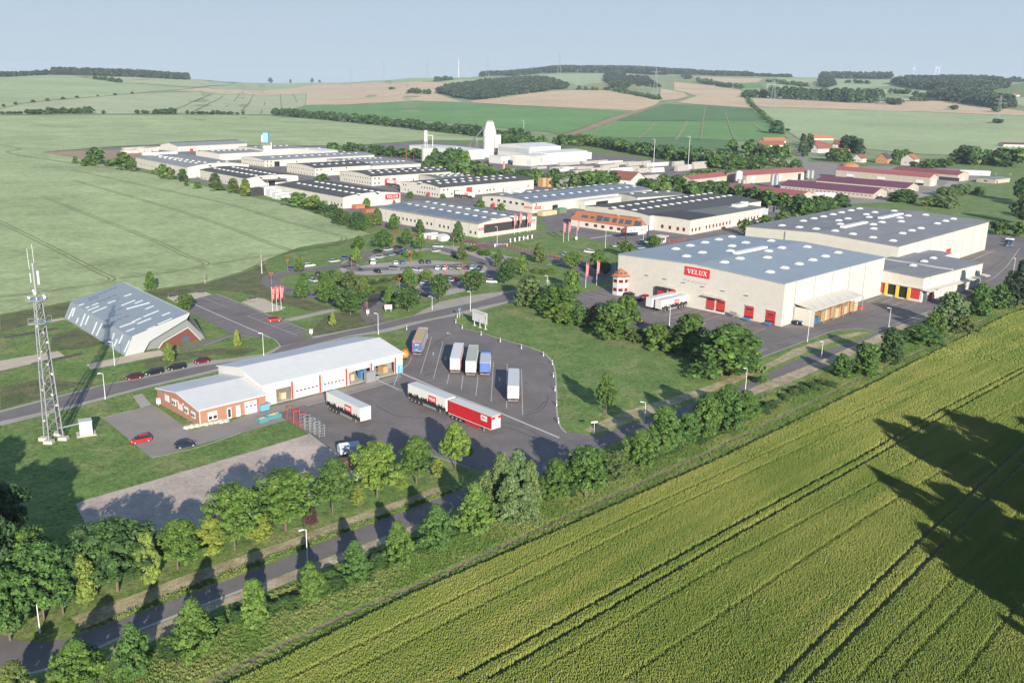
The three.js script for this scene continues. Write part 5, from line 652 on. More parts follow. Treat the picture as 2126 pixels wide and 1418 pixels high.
function house(label, l, n, r, o) { const b = hall({ name: 'house', label, cat: 'house', L: l, N: n, R: r, h: 4.5, rise: 4, wall: W.plaster, roof: R.tile, over: .5, ridge: 'x', ...o }); const f = o?.face ?? 'R', len = f === 'R' ? b.W : b.D; for (let i = 0; i < (o?.wins ?? 3); i++) window_(b, f, len * (i + .7) / ((o?.wins ?? 3) + .4), b.h * .55, 1.2, 1.3, W.paint); if (b.ridge === 'x') { for (const t of [.35, .65]) window_(b, 'L', b.D * t, b.h * .5, 1.1, 1.3, W.paint); } else for (const t of [.35, .65]) window_(b, 'R', b.W * t, b.h * .5, 1.1, 1.3, W.paint); const c = mesh('chimney', cbox(.8, 1.6, .8), R.tileBrown, b.g); c.position.set(b.W * .5, b.h + b.rise * .85, -b.D * .5); return b; }
house('house with brown roof and white gable in the factory tree belt', w2(855, 318), w2(1113, 345), w2(1253, 320), { base: w2(1118, 398), ridge: 'z', rise: 5, roof: R.tileBrown, wall: W.paint, face: 'L' });
const villa = (label, n, Wd, D, h, rise, o = {}) => house(label, null, null, null, { fit: { th: o.th ?? .75, W: Wd, D, pos: G(...n), h }, h, rise, ...o });
villa('grey stone house with orange roof beyond the long barn', w4(1110, 335), 10, 13, 6, 4.6, { wall: W.panel });
villa('house with orange brick gable and slate roof', w4(862, 312), 9, 12, 4.5, 5, { wall: mat(.42, .2, .12), roof: R.slate });
villa('low bungalow with brown roof beside the slate roofed house', w4(625, 302), 9, 10, 3.6, 4, { roof: R.tileBrown });
function cottage(label, a, c, D, h, rise, o = {}) { const p = G(...a), q = G(...c); return house(label, null, null, null, { fit: { th: Math.atan2(-(q.z - p.z), q.x - p.x), W: p.distanceTo(q), D, pos: p, h }, h, rise, ...o }); }
cottage('long white farmhouse with faded brown roof at the village edge', w3(1172, 226), w3(1485, 222), 11, 3.6, 4.6, { roof: R.tileBrown, wall: W.paint, wins: 6 });
cottage('orange roofed farm range behind the long white farmhouse', w3(1225, 172), w3(1490, 170), 9, 3.6, 4.2);
cottage('long orange roof at the back of the village cluster', w4(120, 104), w4(360, 104), 9, 3.6, 4.2, { wins: 5 });
cottage('orange walled house with dark red roof in the village', w4(158, 170), w4(255, 168), 8, 4, 4.6, { roof: R.maroon, wall: mat(.5, .3, .13) });
cottage('white house with brown roof in the middle of the village', w4(218, 212), w4(355, 206), 9, 4.2, 5, { roof: R.tileBrown, wall: W.paint });
villa('brown roofed house with tall white gable in the village', w4(462, 180), 8, 15, 5, 5, { ridge: 'z', roof: R.tileBrown, wall: W.paint, face: 'L' });
villa('orange roofed house with white gable facing the farm', w4(480, 264), 9, 20, 4.5, 5, { ridge: 'z', wall: W.paint, face: 'L' });
house('tiny red roofed house on the far right hillside', zc(2055, 285), zc(2085, 292), zc(2108, 288), { fit: { th: .6, W: 14, D: 12, pos: T(...zc(2085, 296)), h: 4 }, h: 4.5, roof: R.redSheet, wall: W.paint });
{
  const o = hall({ name: 'site_cabin', label: 'long white site cabin behind the maroon barn', cat: 'cabin', L: w4(1535, 368), N: w4(1545, 378), R: w4(1790, 380), h: 3.4, rise: .4, D: 8, wall: W.paint, roof: R.white }); for (let i = 0; i < 4; i++) window_(o, 'R', 5 + i * 12, 1.8, 1.6, 1.1);
  const s = hall({ name: 'brick_shed', label: 'low grey brick shed beside the farm road bend', cat: 'shed', L: w4(1712, 445), N: w4(1870, 462), R: w4(1942, 442), h: 3, rise: .6, wall: W.barn, roof: R.grey }); window_(s, 'L', s.D * .5, 1.6, 3, 1.2); place(s, 'R', 'door', 3, 1.1, 1.6, 2.1, .1, W.dark);
  [['white container on the farm, farm silo side', 262, 620], ['white container on the farm, barn gable side', 375, 632]].forEach(([l, x, y]) => { const k = thing('container', l, 'container', G(...w4(x, y)), .12); mesh('body', box(15, 2.6, 2.6, 0, 1.5, 0), W.paint, k); mesh('door', box(.1, 2.3, 2.3, 7.55, 1.5, 0), W.trim, k); for (const sx of [-5, 5]) mesh('skid', box(1, .2, 2.4, sx, .1, 0), W.dark, k); });
  const heap = mesh('earth_heap', (() => { const g = new THREE.SphereGeometry(7, 14, 7, 0, 7, 0, 1.57); g.scale(1.2, .5, 1); const P = g.attributes.position; for (let i = 0; i < P.count; i++) P.setY(i, P.getY(i) * (1 + .2 * Math.sin(P.getX(i) * 1.7 + P.getZ(i)))); g.computeVertexNormals(); return g; })(), mat(.36, .17, .09, 1)); heap.position.copy(G(...w4(515, 335))); tag(heap, 'reddish brown earth heap behind the long red barn', 'earth heap');
}
// power line, wind turbines, far mast
const ridgePt = (px, f = .985) => { const d = ray(px, 165), az = Math.atan2(d.x, -d.z), D = ridgeAt(az)[0] * f, x = Math.sin(az) * D, z = -Math.cos(az) * D; return V3(x, elevation(x, z), z); };
function pylon(label, base, h) { const o = thing('pylon', label, 'pylon', base), m = mat(.3, .33, .34, .6), w = h * .09, at = (i, y) => V3((i % 2 ? 1 : -1) * lerp(w, .5, y / h), y, (i < 2 ? 1 : -1) * lerp(w, .5, y / h)); mesh('tower', merge([0, 1, 2, 3].flatMap((i) => [bar(at(i, 0), at(i, h), h * .004, 4), ...[0, .2, .4, .6, .8].map((t) => bar(at(i, h * t), at([1, 3, 0, 2][i], h * (t + .2)), h * .0025, 3))])), m, o); for (const [y, l] of [[.72, .26], [.86, .2]]) mesh('cross_arm', bar(V3(-h * l, h * y, 0), V3(h * l, h * y, 0), h * .005, 4), m, o); return o; }
[['grey lattice pylon rising from a bush in the far right field', zc(1968, 455), 46], ['grey lattice pylon in the middle of the right pale field', zc(1240, 420), 38], ['grey pylon at the edge of the stubble by the field track', zc(597, 365), 60], ['skyline pylon left of the lone tree pair', 728, 75], ['skyline pylon above the tree clump', 797, 90], ['skyline pylon beside the long copse', 887, 80], ['hill pylon in front of the ridge forest', zb(946, 185), 70], ['tall pylon on the pale hilltop field', zb(1398, 212), 95], ['short pylon right of the tall hilltop pylon', zb(1513, 236), 50], ['small pylon beside the heath wood', zb(1632, 225), 45], ['pylon on the stubble right of the heath', zb(2005, 300), 70]].forEach(([l, p, h]) => pylon(l, p.length ? T(...p) : ridgePt(p), h));
{ const o = thing('radio_mast', 'white and red radio mast on the skyline', 'mast', ridgePt(952)); mesh('shaft', merge([bar(V3(0, 0, 0), V3(0, 80, 0), 2.2, 6, 1.4)]), W.trim, o); for (let i = 0; i < 3; i++) mesh('platform', cyl(3, 3, 1.2, 8, 0, 40 + i * 15, 0), W.redTrim, o); }
[['lone white wind turbine on the right skyline', 1896, 0], ['front wind turbine of the skyline pair', 1942, .6], ['rear wind turbine of the skyline pair', 1948, 1.3]].forEach(([l, p, a]) => { const o = thing('wind_turbine', l, 'wind turbine', ridgePt(p, 1.04)); o.scale.set(.36, .56, .36); mesh('tower', cyl(2.6, 1.6, 88, 10), W.paint, o); mesh('nacelle', box(4, 4, 9, 0, 89, 0), W.paint, o); for (let i = 0; i < 3; i++) { const bl = mesh('blade', extr([[-1.3, 0], [1.3, 2], [.5, 40], [-.3, 40]], .5), W.paint, o); bl.position.set(0, 89, 5); bl.rotation.z = a + i * 2.094; } });
// ---------- vehicles ----------
const rubber = mat(.02, .02, .022, .9), chrome = mat(.55, .56, .57, .35, { metalness: .6 }), lampRed = mat(.45, .02, .02, .4), lampClear = mat(.75, .75, .72, .2), carGlass = mat(.02, .026, .032, .08);
const wheelGeo = (r, w) => new THREE.CylinderGeometry(r, r, w, 14).rotateX(Math.PI / 2), bigW = wheelGeo(.5, .36), bigR = wheelGeo(.27, .38), smallW = wheelGeo(.32, .22), smallR = wheelGeo(.2, .235);
function wheel(parent, x, y, z, big) { const w = mesh('wheel', big ? bigW : smallW, rubber, parent); w.position.set(x, y, z); mesh('rim', big ? bigR : smallR, chrome, w); return w; }
function axis(a, b) { const p = a.clone().lerp(b, .5); return [p, Math.atan2(-(b.z - a.z), b.x - a.x)]; }
function skylineShape(seed, len) { const r = rng(seed), p = [[-len / 2, 0]]; let x = -len / 2; while (x < len / 2 - .3) { const h = .5 + r() * .7, w = .18 + r() * .3; p.push([x, h], [x + w * .5, h + .25 * r()], [x + w, h - .2]); x += w; } p.push([len / 2, 0]); return p; }
function trailer(name, label, cat, pos, turn, o = {}) {
  const g = thing(name, label, cat, pos, turn, o.group), Ln = o.len ?? 13.6, w = 2.52, y0 = 1.12, y1 = o.top ?? 3.95, side = o.side ?? W.paint, hw = w / 2;
  mesh('chassis', merge([box(Ln - .3, .28, .22, 0, .95, .5), box(Ln - .3, .28, .22, 0, .95, -.5), ...[-4, -2, 0, 2, 4].map((x) => box(.12, .2, 2.2, x * Ln / 13.6, .95, 0))]), W.dark, g);
  mesh('body', box(Ln, y1 - y0, w, 0, (y0 + y1) / 2, 0), side, g);
  mesh('roof', box(Ln + .04, .08, w + .04, 0, y1 + .045, 0), o.roof ?? mat(.6, .61, .62, .6), g);
  for (const s of [-1, 1]) { const c = mesh('side_curtain', box(Ln - .5, y1 - y0 - .3, .04, 0, (y0 + y1) / 2, s * (hw + .025)), side, g); for (let i = 0; i < 11; i++) mesh('strap', cbox(.04, y1 - y0 - .3, .03), o.strap ?? W.trim, c).position.set((i - 5) * (Ln - 1) / 11, (y0 + y1) / 2, s * (hw + .055)); mesh('side_rail', box(Ln, .12, .05, 0, y0 + .02, s * (hw + .03)), o.rail ?? W.galv, g); mesh('side_guard', box(4.6, .5, .05, .8, .62, s * (hw - .08)), o.guard ?? W.galv, g); }
  mesh('rear_doors', box(.06, y1 - y0 - .1, w - .1, -Ln / 2 - .04, (y0 + y1) / 2, 0), o.rear ?? side, g); mesh('front_wall', box(.06, y1 - y0 - .1, w - .1, Ln / 2 + .04, (y0 + y1) / 2, 0), o.front ?? o.rear ?? side, g);
  for (const s of [-1, 1]) { mesh('door_bar', cbox(.05, y1 - y0 - .3, .05), W.galv, g).position.set(-Ln / 2 - .09, (y0 + y1) / 2, s * .3); mesh('tail_light', cbox(.06, .14, .5), lampRed, g).position.set(-Ln / 2 - .05, .85, s * .9); }
  mesh('bumper', box(.12, .16, 2.3, -Ln / 2 + .05, .6, 0), W.galv, g);
  const ax = o.axles ?? [-.4, -.305, -.21]; for (const a of ax) for (const s of [-1, 1]) wheel(g, a * Ln, .5, s * (hw - .2), true);
  if (!o.cab) for (const s of [-1, 1]) mesh('landing_leg', box(.16, 1, .16, Ln * .3, .5, s * .8), W.galv, g);
  if (o.cab) { const cx = Ln / 2 + (o.rigid ? .3 : 0), c = mesh('cab', extr([[0, .9], [2.1, .9], [2.2, 1.6], [2.05, 3.3], [1.6, 3.75], [0, 3.75]], 2.4, .05).translate(cx + .2, 0, -1.2), o.cab, g); mesh('windscreen', cbox(.06, 1, 2.1), carGlass, c).position.set(cx + 2.4, 2.65, 0); for (const s of [-1, 1]) { mesh('side_window', cbox(.9, .7, .05), carGlass, c).position.set(cx + 1.6, 2.6, s * 1.27); mesh('mirror', cbox(.14, .7, .3), W.dark, c).position.set(cx + 2.2, 2.7, s * 1.45); wheel(g, cx + 1.5, .5, s * 1.05, true); if (!o.rigid) wheel(g, cx - 2.2, .5, s * 1.05, true); } mesh('frame', box(6, .3, 1, cx - .9, .8, 0), W.dark, g); }
  if (o.brand) for (const s of o.brandSides ?? [-1, 1]) { const b = brandSign(g, 2.5, 1.3, s > 0 ? 0 : Math.PI); b.position.set(o.brandX ?? 2.2, (y0 + y1) / 2 + .2, s * (hw + .12)); }
  if (o.silhouette) for (const s of [-1, 1]) { const k = mesh('printed_silhouette', extr(skylineShape(7, Ln - .4), .02), W.black, g); k.position.set(0, y0 + .02, s > 0 ? hw + .075 : -hw - .1); }
  if (o.rearText) { const t = mesh('lettering', textGeo(o.rearText, o.rtw ?? 1.2, .34, fontSans), o.rearTextMat ?? W.paint, g); t.rotation.y = -Math.PI / 2; t.position.set(-Ln / 2 - .08, y1 - .8, 0); }
  for (const [y, z, h, ww, m] of o.rearMarks ?? []) mesh('printed_mark', cbox(.02, h, ww), m, g).position.set(-Ln / 2 - .08, y, z);
  if (o.rearFrame) { for (const s of [-1, 1]) mesh('rear_frame', cbox(.05, y1 - y0, .16), o.rearFrame, g).position.set(-Ln / 2 - .085, (y0 + y1) / 2, s * (hw - .08)); mesh('rear_frame', cbox(.05, .14, w), o.rearFrame, g).position.set(-Ln / 2 - .085, y1 - .07, 0); }
  return g;
}
const silver = mat(.58, .6, .61, .6);
function fromRear(z, x0, y0, x1, y1, len) { const a = G(...z(x0, y0)), b = G(...z(x1, y1)), d = b.clone().sub(a).normalize(); return axis(a.clone().addScaledVector(d, .2), a.clone().addScaledVector(d, len + .2)); }
function fromSide(z, x0, y0, x1, y1, len) { const a = G(...z(x0, y0)), b = G(...z(x1, y1)), d = b.clone().sub(a).normalize(), m = a.clone().lerp(b, .5), away = V3(d.z, 0, -d.x); if (away.z > 0) away.negate(); m.addScaledVector(away, 1.26); return [m, Math.atan2(-d.z, d.x)]; }
{
  let [p, t] = fromRear(zq, 455, 395, 515, 245, 13.6); trailer('articulated_lorry', 'lorry with tan roof and dark blue rear doors beside the service hall', 'lorry', p, t, { cab: W.paint, side: mat(.09, .13, .25, .6), rear: mat(.05, .1, .22, .5), roof: mat(.48, .36, .2, .9), rearText: 'DSV', rtw: 1.1, rearFrame: mat(.3, .07, .2), rearMarks: [[1.7, -.6, .12, .3, W.paint], [1.75, -.05, .28, .22, W.paint], [1.5, .6, .07, .8, W.paint], [3.75, -.75, .07, .4, W.paint]] });
  [p, t] = fromRear(zq, 765, 541, 805, 368, 13.6); trailer('articulated_lorry', 'white roofed lorry with red curtain sides in the parking row', 'lorry', p, t, { cab: W.paint, side: mat(.42, .04, .045, .6), rear: W.paint, roof: mat(.66, .66, .66, .6), rearMarks: [-.85, -.5, -.17, .17, .5, .85].map((z, i) => [3.25, z, .26, .2, i % 2 ? mat(.5, .3, .28) : mat(.42, .36, .34)]).concat([[2.7, 0, .06, 1.7, W.trim], [2.4, 0, .06, 1.7, W.trim]]) });
  [p, t] = fromRear(zq, 893, 563, 922, 392, 13.6); trailer('articulated_lorry', 'lorry with dirty grey roof between red sided and blue lorries', 'lorry', p, t, { cab: W.paint, side: mat(.45, .46, .43, .7), rear: mat(.6, .6, .56, .6), roof: mat(.42, .42, .38, .9) });
  [p, t] = fromRear(zq, 1010, 561, 1016, 484, 8.2); trailer('rigid_truck', 'short blue rigid truck with pale blue roof', 'truck', p, t, { len: 8.2, cab: mat(.06, .11, .28, .5), rigid: true, side: mat(.08, .13, .33, .6), rear: mat(.07, .14, .4, .5), roof: mat(.48, .52, .6, .6), axles: [-.3, .2], top: 3.5 });
  [p, t] = fromRear(zq, 1240, 779, 1245, 598, 13.6); trailer('semi_trailer', 'silver white trailer parked alone in the lorry park', 'trailer', p, t, { side: silver, rear: mat(.62, .62, .6, .6), roof: mat(.58, .59, .6, .6), rearMarks: [[3.4, -.62, .3, .24, mat(.5, .12, .13)], [3.32, -.3, .2, .28, mat(.5, .2, .2)], [3.36, -.02, .16, .2, mat(.42, .3, .3)], [2.7, .85, 1.5, .07, W.steel], [1.8, -1, .9, .2, mat(.6, .5, .36)], [1.8, 1, .9, .2, mat(.6, .5, .36)]] });
  const vx = { side: mat(.62, .62, .6, .6), rear: W.paint, roof: mat(.55, .56, .57, .7), brand: true, silhouette: true };
  [p, t] = fromSide(zo, 1335, 600, 1595, 731, 13.6); trailer('semi_trailer', 'white sign trailer with black print parked before the service hall', 'trailer', p, t, vx);
  [p, t] = fromSide(zq, 372, 752, 705, 890, 13.6); trailer('semi_trailer', 'white sign trailer with black print coupled behind the red trailer', 'trailer', p, t, vx);
  [p, t] = fromSide(zq, 703, 893, 1072, 1042, 13.6); const rd = mat(.46, .012, .02, .55), rt = trailer('semi_trailer', 'bright red curtain trailer at the yard edge', 'trailer', p, t, { side: rd, rear: rd, front: silver, guard: rd, rail: W.paint, strap: mat(.4, .01, .02), roof: mat(.6, .59, .56, .7) }); for (const s of [-1, 1]) { const b = mesh('logo_panel', cbox(1.9, 1.2, .03), W.paint, rt); b.position.set(4.6, 3.1, s * 1.37); [[-.72, .08, .12, .3, W.steel], [-.42, .08, .3, .42, mat(.5, .12, .14)], [-.02, .02, .34, .5, mat(.5, .2, .22)], [.36, .08, .2, .34, mat(.48, .22, .22)], [.72, -.14, .18, .22, mat(.1, .3, .22)]].forEach(([x, y, ww, h, m]) => { const q = mesh('printed_mark', cbox(ww, h, .02), m, b); q.position.set(x, y, s * .02); }); }
  mesh('front_band', cbox(.05, .55, 2.4), rd, rt).position.set(6.9, 3.55, 0); mesh('front_plate', cbox(.05, .42, .85), W.paint, rt).position.set(6.93, 3.55, 0); mesh('cable_panel', cbox(.08, .9, .9), W.trim, rt).position.set(6.9, 1.75, .1);
  [p, t] = fromSide(zm, 1180, 795, 945, 850, 13.6); trailer('semi_trailer', 'white sign trailer parked at the sign warehouse, nearer one', 'trailer', p, t, { ...vx, brandX: -1 });
  [p, t] = fromSide(zm, 1095, 776, 862, 832, 13.6); trailer('semi_trailer', 'plain white trailer parked at the sign warehouse, farther one', 'trailer', p, t, { side: W.paint, roof: mat(.62, .62, .6, .6) });
  [p, t] = fromSide(zi, 682, 849, 852, 868, 13.6); trailer('semi_trailer', 'white trailer docked at the dark hall with the red porch', 'trailer', p, t, vx);
  [p, t] = fromSide(zh, 1418, 640, 1572, 662, 13.6); trailer('semi_trailer', 'white trailer docked at the red gate of the far dark hall', 'trailer', p, t, vx);
}
// cars: lower body, cabin glass, roof panel, lights, wheels
function loft(stations) { // stations: [x, halfWidthBottom, halfWidthTop, yBottom, yTop, crown]
  const ring = ([x, wb, wt, yb, yt, cr]) => [[-wb * .92, yb], [-wb, yb + (yt - yb) * .35], [-wt, yt - cr], [-wt * .7, yt], [wt * .7, yt], [wt, yt - cr], [wb, yb + (yt - yb) * .35], [wb * .92, yb]].map(([z, y]) => [x, y, z]);
  const rs = stations.map(ring), pos = [], idx = [], n = 8; rs.forEach((r) => r.forEach((p) => pos.push(...p)));
  for (let i = 0; i < rs.length - 1; i++) for (let j = 0; j < n; j++) { const a = i * n + j, b = i * n + (j + 1) % n, c = a + n, d = b + n; idx.push(a, b, d, a, d, c); }
  for (let j = 1; j < n - 1; j++) { idx.push(0, j + 1, j); const o = (rs.length - 1) * n; idx.push(o, o + j, o + j + 1); }
  const g = new THREE.BufferGeometry(); g.setAttribute('position', new THREE.Float32BufferAttribute(pos, 3)); g.setIndex(idx); const q = g.toNonIndexed(); q.computeVertexNormals(); return q;
}
const carKinds = {
  hatch: { body: loft([[-2, .78, .72, .35, .85, .1], [-1.9, .86, .8, .25, .98, .08], [-.9, .88, .84, .22, .98, .06], [.8, .88, .84, .22, .95, .06], [1.7, .84, .76, .25, .82, .1], [2, .72, .62, .36, .66, .1]]), glass: loft([[-1.75, .78, .66, .92, 1.1, .03], [-1.35, .8, .64, .92, 1.42, .05], [-.3, .8, .66, .92, 1.46, .05], [.35, .79, .64, .92, 1.4, .05], [1.1, .76, .62, .9, .98, .03]]), roof: loft([[-1.4, .6, .58, 1.4, 1.46, .02], [-.3, .63, .6, 1.43, 1.5, .02], [.3, .6, .58, 1.39, 1.45, .02]]), L: 2, wx: 1.27 },
  estate: { body: loft([[-2.3, .8, .74, .35, .9, .1], [-2.2, .88, .82, .25, 1, .08], [-.9, .9, .86, .22, 1, .06], [.9, .9, .86, .22, .97, .06], [1.95, .86, .78, .25, .84, .1], [2.3, .74, .64, .36, .68, .1]]), glass: loft([[-2.15, .78, .66, .95, 1.2, .03], [-1.9, .8, .64, .95, 1.44, .05], [-.3, .8, .66, .95, 1.48, .05], [.4, .79, .64, .95, 1.42, .05], [1.2, .76, .62, .92, 1, .03]]), roof: loft([[-1.95, .6, .58, 1.42, 1.48, .02], [-.3, .63, .6, 1.45, 1.52, .02], [.35, .6, .58, 1.41, 1.47, .02]]), L: 2.3, wx: 1.4 },
  van: { body: loft([[-2.7, .9, .86, .35, 1.3, .1], [-2.6, .98, .94, .25, 1.35, .1], [1.6, .98, .92, .25, 1.25, .1], [2.4, .92, .84, .28, 1.05, .1], [2.7, .8, .74, .4, .9, .1]]), glass: loft([[-2.55, .9, .86, 1.3, 1.95, .05], [1.2, .9, .84, 1.25, 1.95, .05], [2, .86, .8, 1.1, 1.3, .05]]), roof: loft([[-2.6, .88, .84, 1.9, 2.3, .1], [-2, .92, .86, 1.85, 2.4, .1], [.9, .92, .84, 1.85, 2.35, .1], [1.4, .86, .8, 1.85, 1.98, .05]]), L: 2.7, wx: 1.65 },
};
const carCol = { white: [.72, .72, .71], silver: [.42, .44, .46], grey: [.17, .18, .2], black: [.018, .019, .022], 'dark blue': [.02, .035, .075], navy: [.015, .03, .07], blue: [.05, .12, .26], red: [.5, .025, .03], maroon: [.13, .012, .03], burgundy: [.1, .012, .022], beige: [.45, .4, .3], 'pale blue': [.22, .32, .4] }, carMats = {};
const headGeo = box(.1, .14, .3), tailGeo = box(.08, .2, .25), mirrorGeo = box(.16, .14, .2), plateGeo = box(.03, .11, .5);
function car(kind, colour, label, z, x0, y0, x1, y1, group) {
  const a = G(...z(x0, y0)), b = G(...z(x1, y1)), [p, t] = axis(a, b), k = carKinds[kind], g = thing(kind === 'van' ? 'parked_van' : 'parked_car', label, kind === 'van' ? 'van' : 'car', p, t, group), m = carMats[colour] ??= mat(...carCol[colour], .28, { metalness: .15 });
  mesh('body', k.body, m, g); mesh('windows', k.glass, carGlass, g); mesh('roof', k.roof, m, g);
  for (const s of [-1, 1]) { mesh('headlight', headGeo, lampClear, g).position.set(k.L - .12, .68, s * .58); mesh('tail_light', tailGeo, lampRed, g).position.set(-k.L + .06, .8, s * .64); mesh('mirror', mirrorGeo, m, g).position.set(k.L * .32, 1, s * (kind === 'van' ? 1.08 : .95)); for (const e of [-1, 1]) wheel(g, e * k.wx, .32, s * (kind === 'van' ? .86 : .76), false); }
  mesh('number_plate', plateGeo, W.paint, g).position.set(-k.L - .01, .6, 0);
  return g;
}
{
  const P = 'staff car park';
  [['estate', 'black', 110, 622, 188, 607], ['estate', 'silver', 205, 605, 272, 592], ['estate', 'black', 293, 585, 372, 573]].forEach(([k, c, ...q], i) => car(k, c, `${c} car, ${ORD[i]} along the field side kerb of the ${P}`, zl, ...q));
  [['hatch', 'silver', 125, 672, 200, 658], ['hatch', 'grey', 195, 662, 245, 645], ['hatch', 'pale blue', 240, 650, 300, 636], ['hatch', 'black', 288, 640, 338, 625], ['estate', 'blue', 325, 630, 370, 616], ['hatch', 'pale blue', 350, 614, 396, 604]].forEach(([k, c, ...q], i) => car(k, c, `${c} car, ${ORD[i]} in the row along the upper grass island`, zl, ...q));
  car('estate', 'silver', 'silver car driving on the lane bend near the pyramid tree', zl, 640, 568, 716, 571); car('hatch', 'silver', 'silver car at the island tip below the lane bend', zl, 620, 614, 696, 606); car('estate', 'black', 'black car beside the clipped hedge by the gate', zl, 932, 592, 985, 600); car('hatch', 'dark blue', 'dark blue car alone on the paved bays by the hedge', zl, 1025, 630, 1100, 622); car('estate', 'silver', 'silver car beside the hedge end and pyramid tree', zl, 1288, 692, 1366, 684); car('hatch', 'black', 'black car half behind the small pyramid tree', zl, 815, 655, 852, 662);
  car('van', 'white', 'white delivery van at the tip of the grass island', zl, 98, 738, 112, 690);
  [['hatch', 'white', 306, 730, 292, 704], ['hatch', 'blue', 370, 726, 356, 700], ['estate', 'black', 540, 722, 522, 690], ['estate', 'dark blue', 600, 722, 584, 690]].forEach(([k, c, ...q], i) => car(k, c, `${c} car, ${ORD[i]} from the van below the grass island`, zl, ...q));
  [['estate', 'grey', 250, 762, 335, 768], ['hatch', 'silver', 470, 776, 515, 782], ['hatch', 'white', 665, 773, 690, 752], ['hatch', 'white', 730, 773, 752, 752], ['estate', 'grey', 785, 772, 815, 742], ['hatch', 'beige', 856, 770, 880, 750], ['hatch', 'navy', 920, 772, 942, 745], ['estate', 'silver', 972, 768, 998, 745], ['hatch', 'black', 1036, 768, 1062, 745], ['hatch', 'black', 128, 786, 160, 798]].forEach(([k, c, ...q], i) => car(k, c, i === 9 ? 'black car apart at the start of the middle lane row' : `${c} car, ${ORD[i]} in the long row by the middle lane`, zl, ...q));
  [['estate', 'pale blue', 1002, 784, 1062, 798, 'pale blue car behind the large round tree'], ['hatch', 'red', 796, 852, 858, 868, 'red car in the lower bays of the staff car park'], ['hatch', 'silver', 764, 862, 812, 880, 'silver car next to the red car in the lower bays'], ['hatch', 'white', 1115, 880, 1190, 884, 'white car by itself near the dark round trees'], ['estate', 'silver', 543, 893, 606, 902, 'silver car left of the dark tree in the lower bays'], ['estate', 'black', 546, 1002, 606, 1012, 'black car under the dark tree by the main road'], ['hatch', 'blue', 352, 928, 402, 940, 'blue car hidden behind the light green trees'], ['hatch', 'white', 1973, 603, 2046, 620, 'white car parked on the verge below the flag lawn'], ['estate', 'silver', 1390, 488, 1472, 496, 'silver car at the white posts below the solar hall'], ['hatch', 'silver', 1784, 640, 1826, 650, 'silver car behind the tree at the gate road']].forEach(([k, c, x0, y0, x1, y1, l]) => car(k, c, l, zl, x0, y0, x1, y1));
  [['estate', 'white', 1350, 222, 1420, 214, 'white car on the loop road at the field edge'], ['estate', 'silver', 1555, 186, 1636, 176, 'silver car on the loop road beyond the white car'], ['hatch', 'blue', 1658, 160, 1726, 150, 'blue car at the far end of the loop road'], ['hatch', 'blue', 1215, 244, 1262, 250, 'blue car behind the young tree on the loop'], ['estate', 'black', 1456, 300, 1460, 272, 'black car nose in at the loop island'], ['hatch', 'grey', 1556, 292, 1562, 266, 'grey car between the loop island bushes'], ['hatch', 'silver', 1400, 340, 1432, 350, 'silver car behind the big loop tree'], ['hatch', 'red', 1038, 680, 1142, 672, 'red car in the visitor parking bays']].forEach(([k, c, x0, y0, x1, y1, l]) => car(k, c, l, ze, x0, y0, x1, y1));
  [['hatch', 'burgundy', 1190, 1352, 1048, 1376], ['estate', 'black', 1362, 1310, 1212, 1340], ['estate', 'black', 1562, 1268, 1398, 1296], ['hatch', 'maroon', 1766, 1216, 1620, 1242]].forEach(([k, c, ...q], i) => car(k, c, `${c} car, ${ORD[i]} from the mast along the main road kerb`, zd, ...q));
  car('hatch', 'red', 'red hatchback on the grey office forecourt', zt, 1262, 462, 1098, 494); car('hatch', 'navy', 'navy car at the lawn edge of the office forecourt', zt, 1462, 536, 1650, 500);
  car('estate', 'black', 'black car beside the stair tower steps', zm, 620, 708, 722, 690); car('estate', 'dark blue', 'dark blue car behind the hedge tree at the warehouse', zm, 700, 757, 792, 732); car('hatch', 'red', 'red car at the warehouse wall beside the trailers', zm, 785, 728, 856, 712);
  car('estate', 'white', 'white car on the lot behind the warehouse trees', w6, 370, 752, 240, 738); car('hatch', 'silver', 'silver car left of the tree in front of the billboard', w6, 655, 660, 752, 652); car('hatch', 'black', 'black car beside the silver car near the billboard', w6, 742, 628, 800, 640); car('estate', 'silver', 'silver estate car under the billboard', w6, 1020, 605, 1180, 596); car('hatch', 'pale blue', 'pale blue car at the warehouse roof corner', w6, 1005, 692, 1128, 682);
  [['hatch', 'blue', 1975, 226, 2048, 226], ['hatch', 'dark blue', 1978, 200, 2058, 196], ['hatch', 'white', 1988, 176, 2052, 180]].forEach(([k, c, ...q], i) => car(k, c, `${c} car parked beyond the grey roofed warehouse corner`, zn, ...q));
}
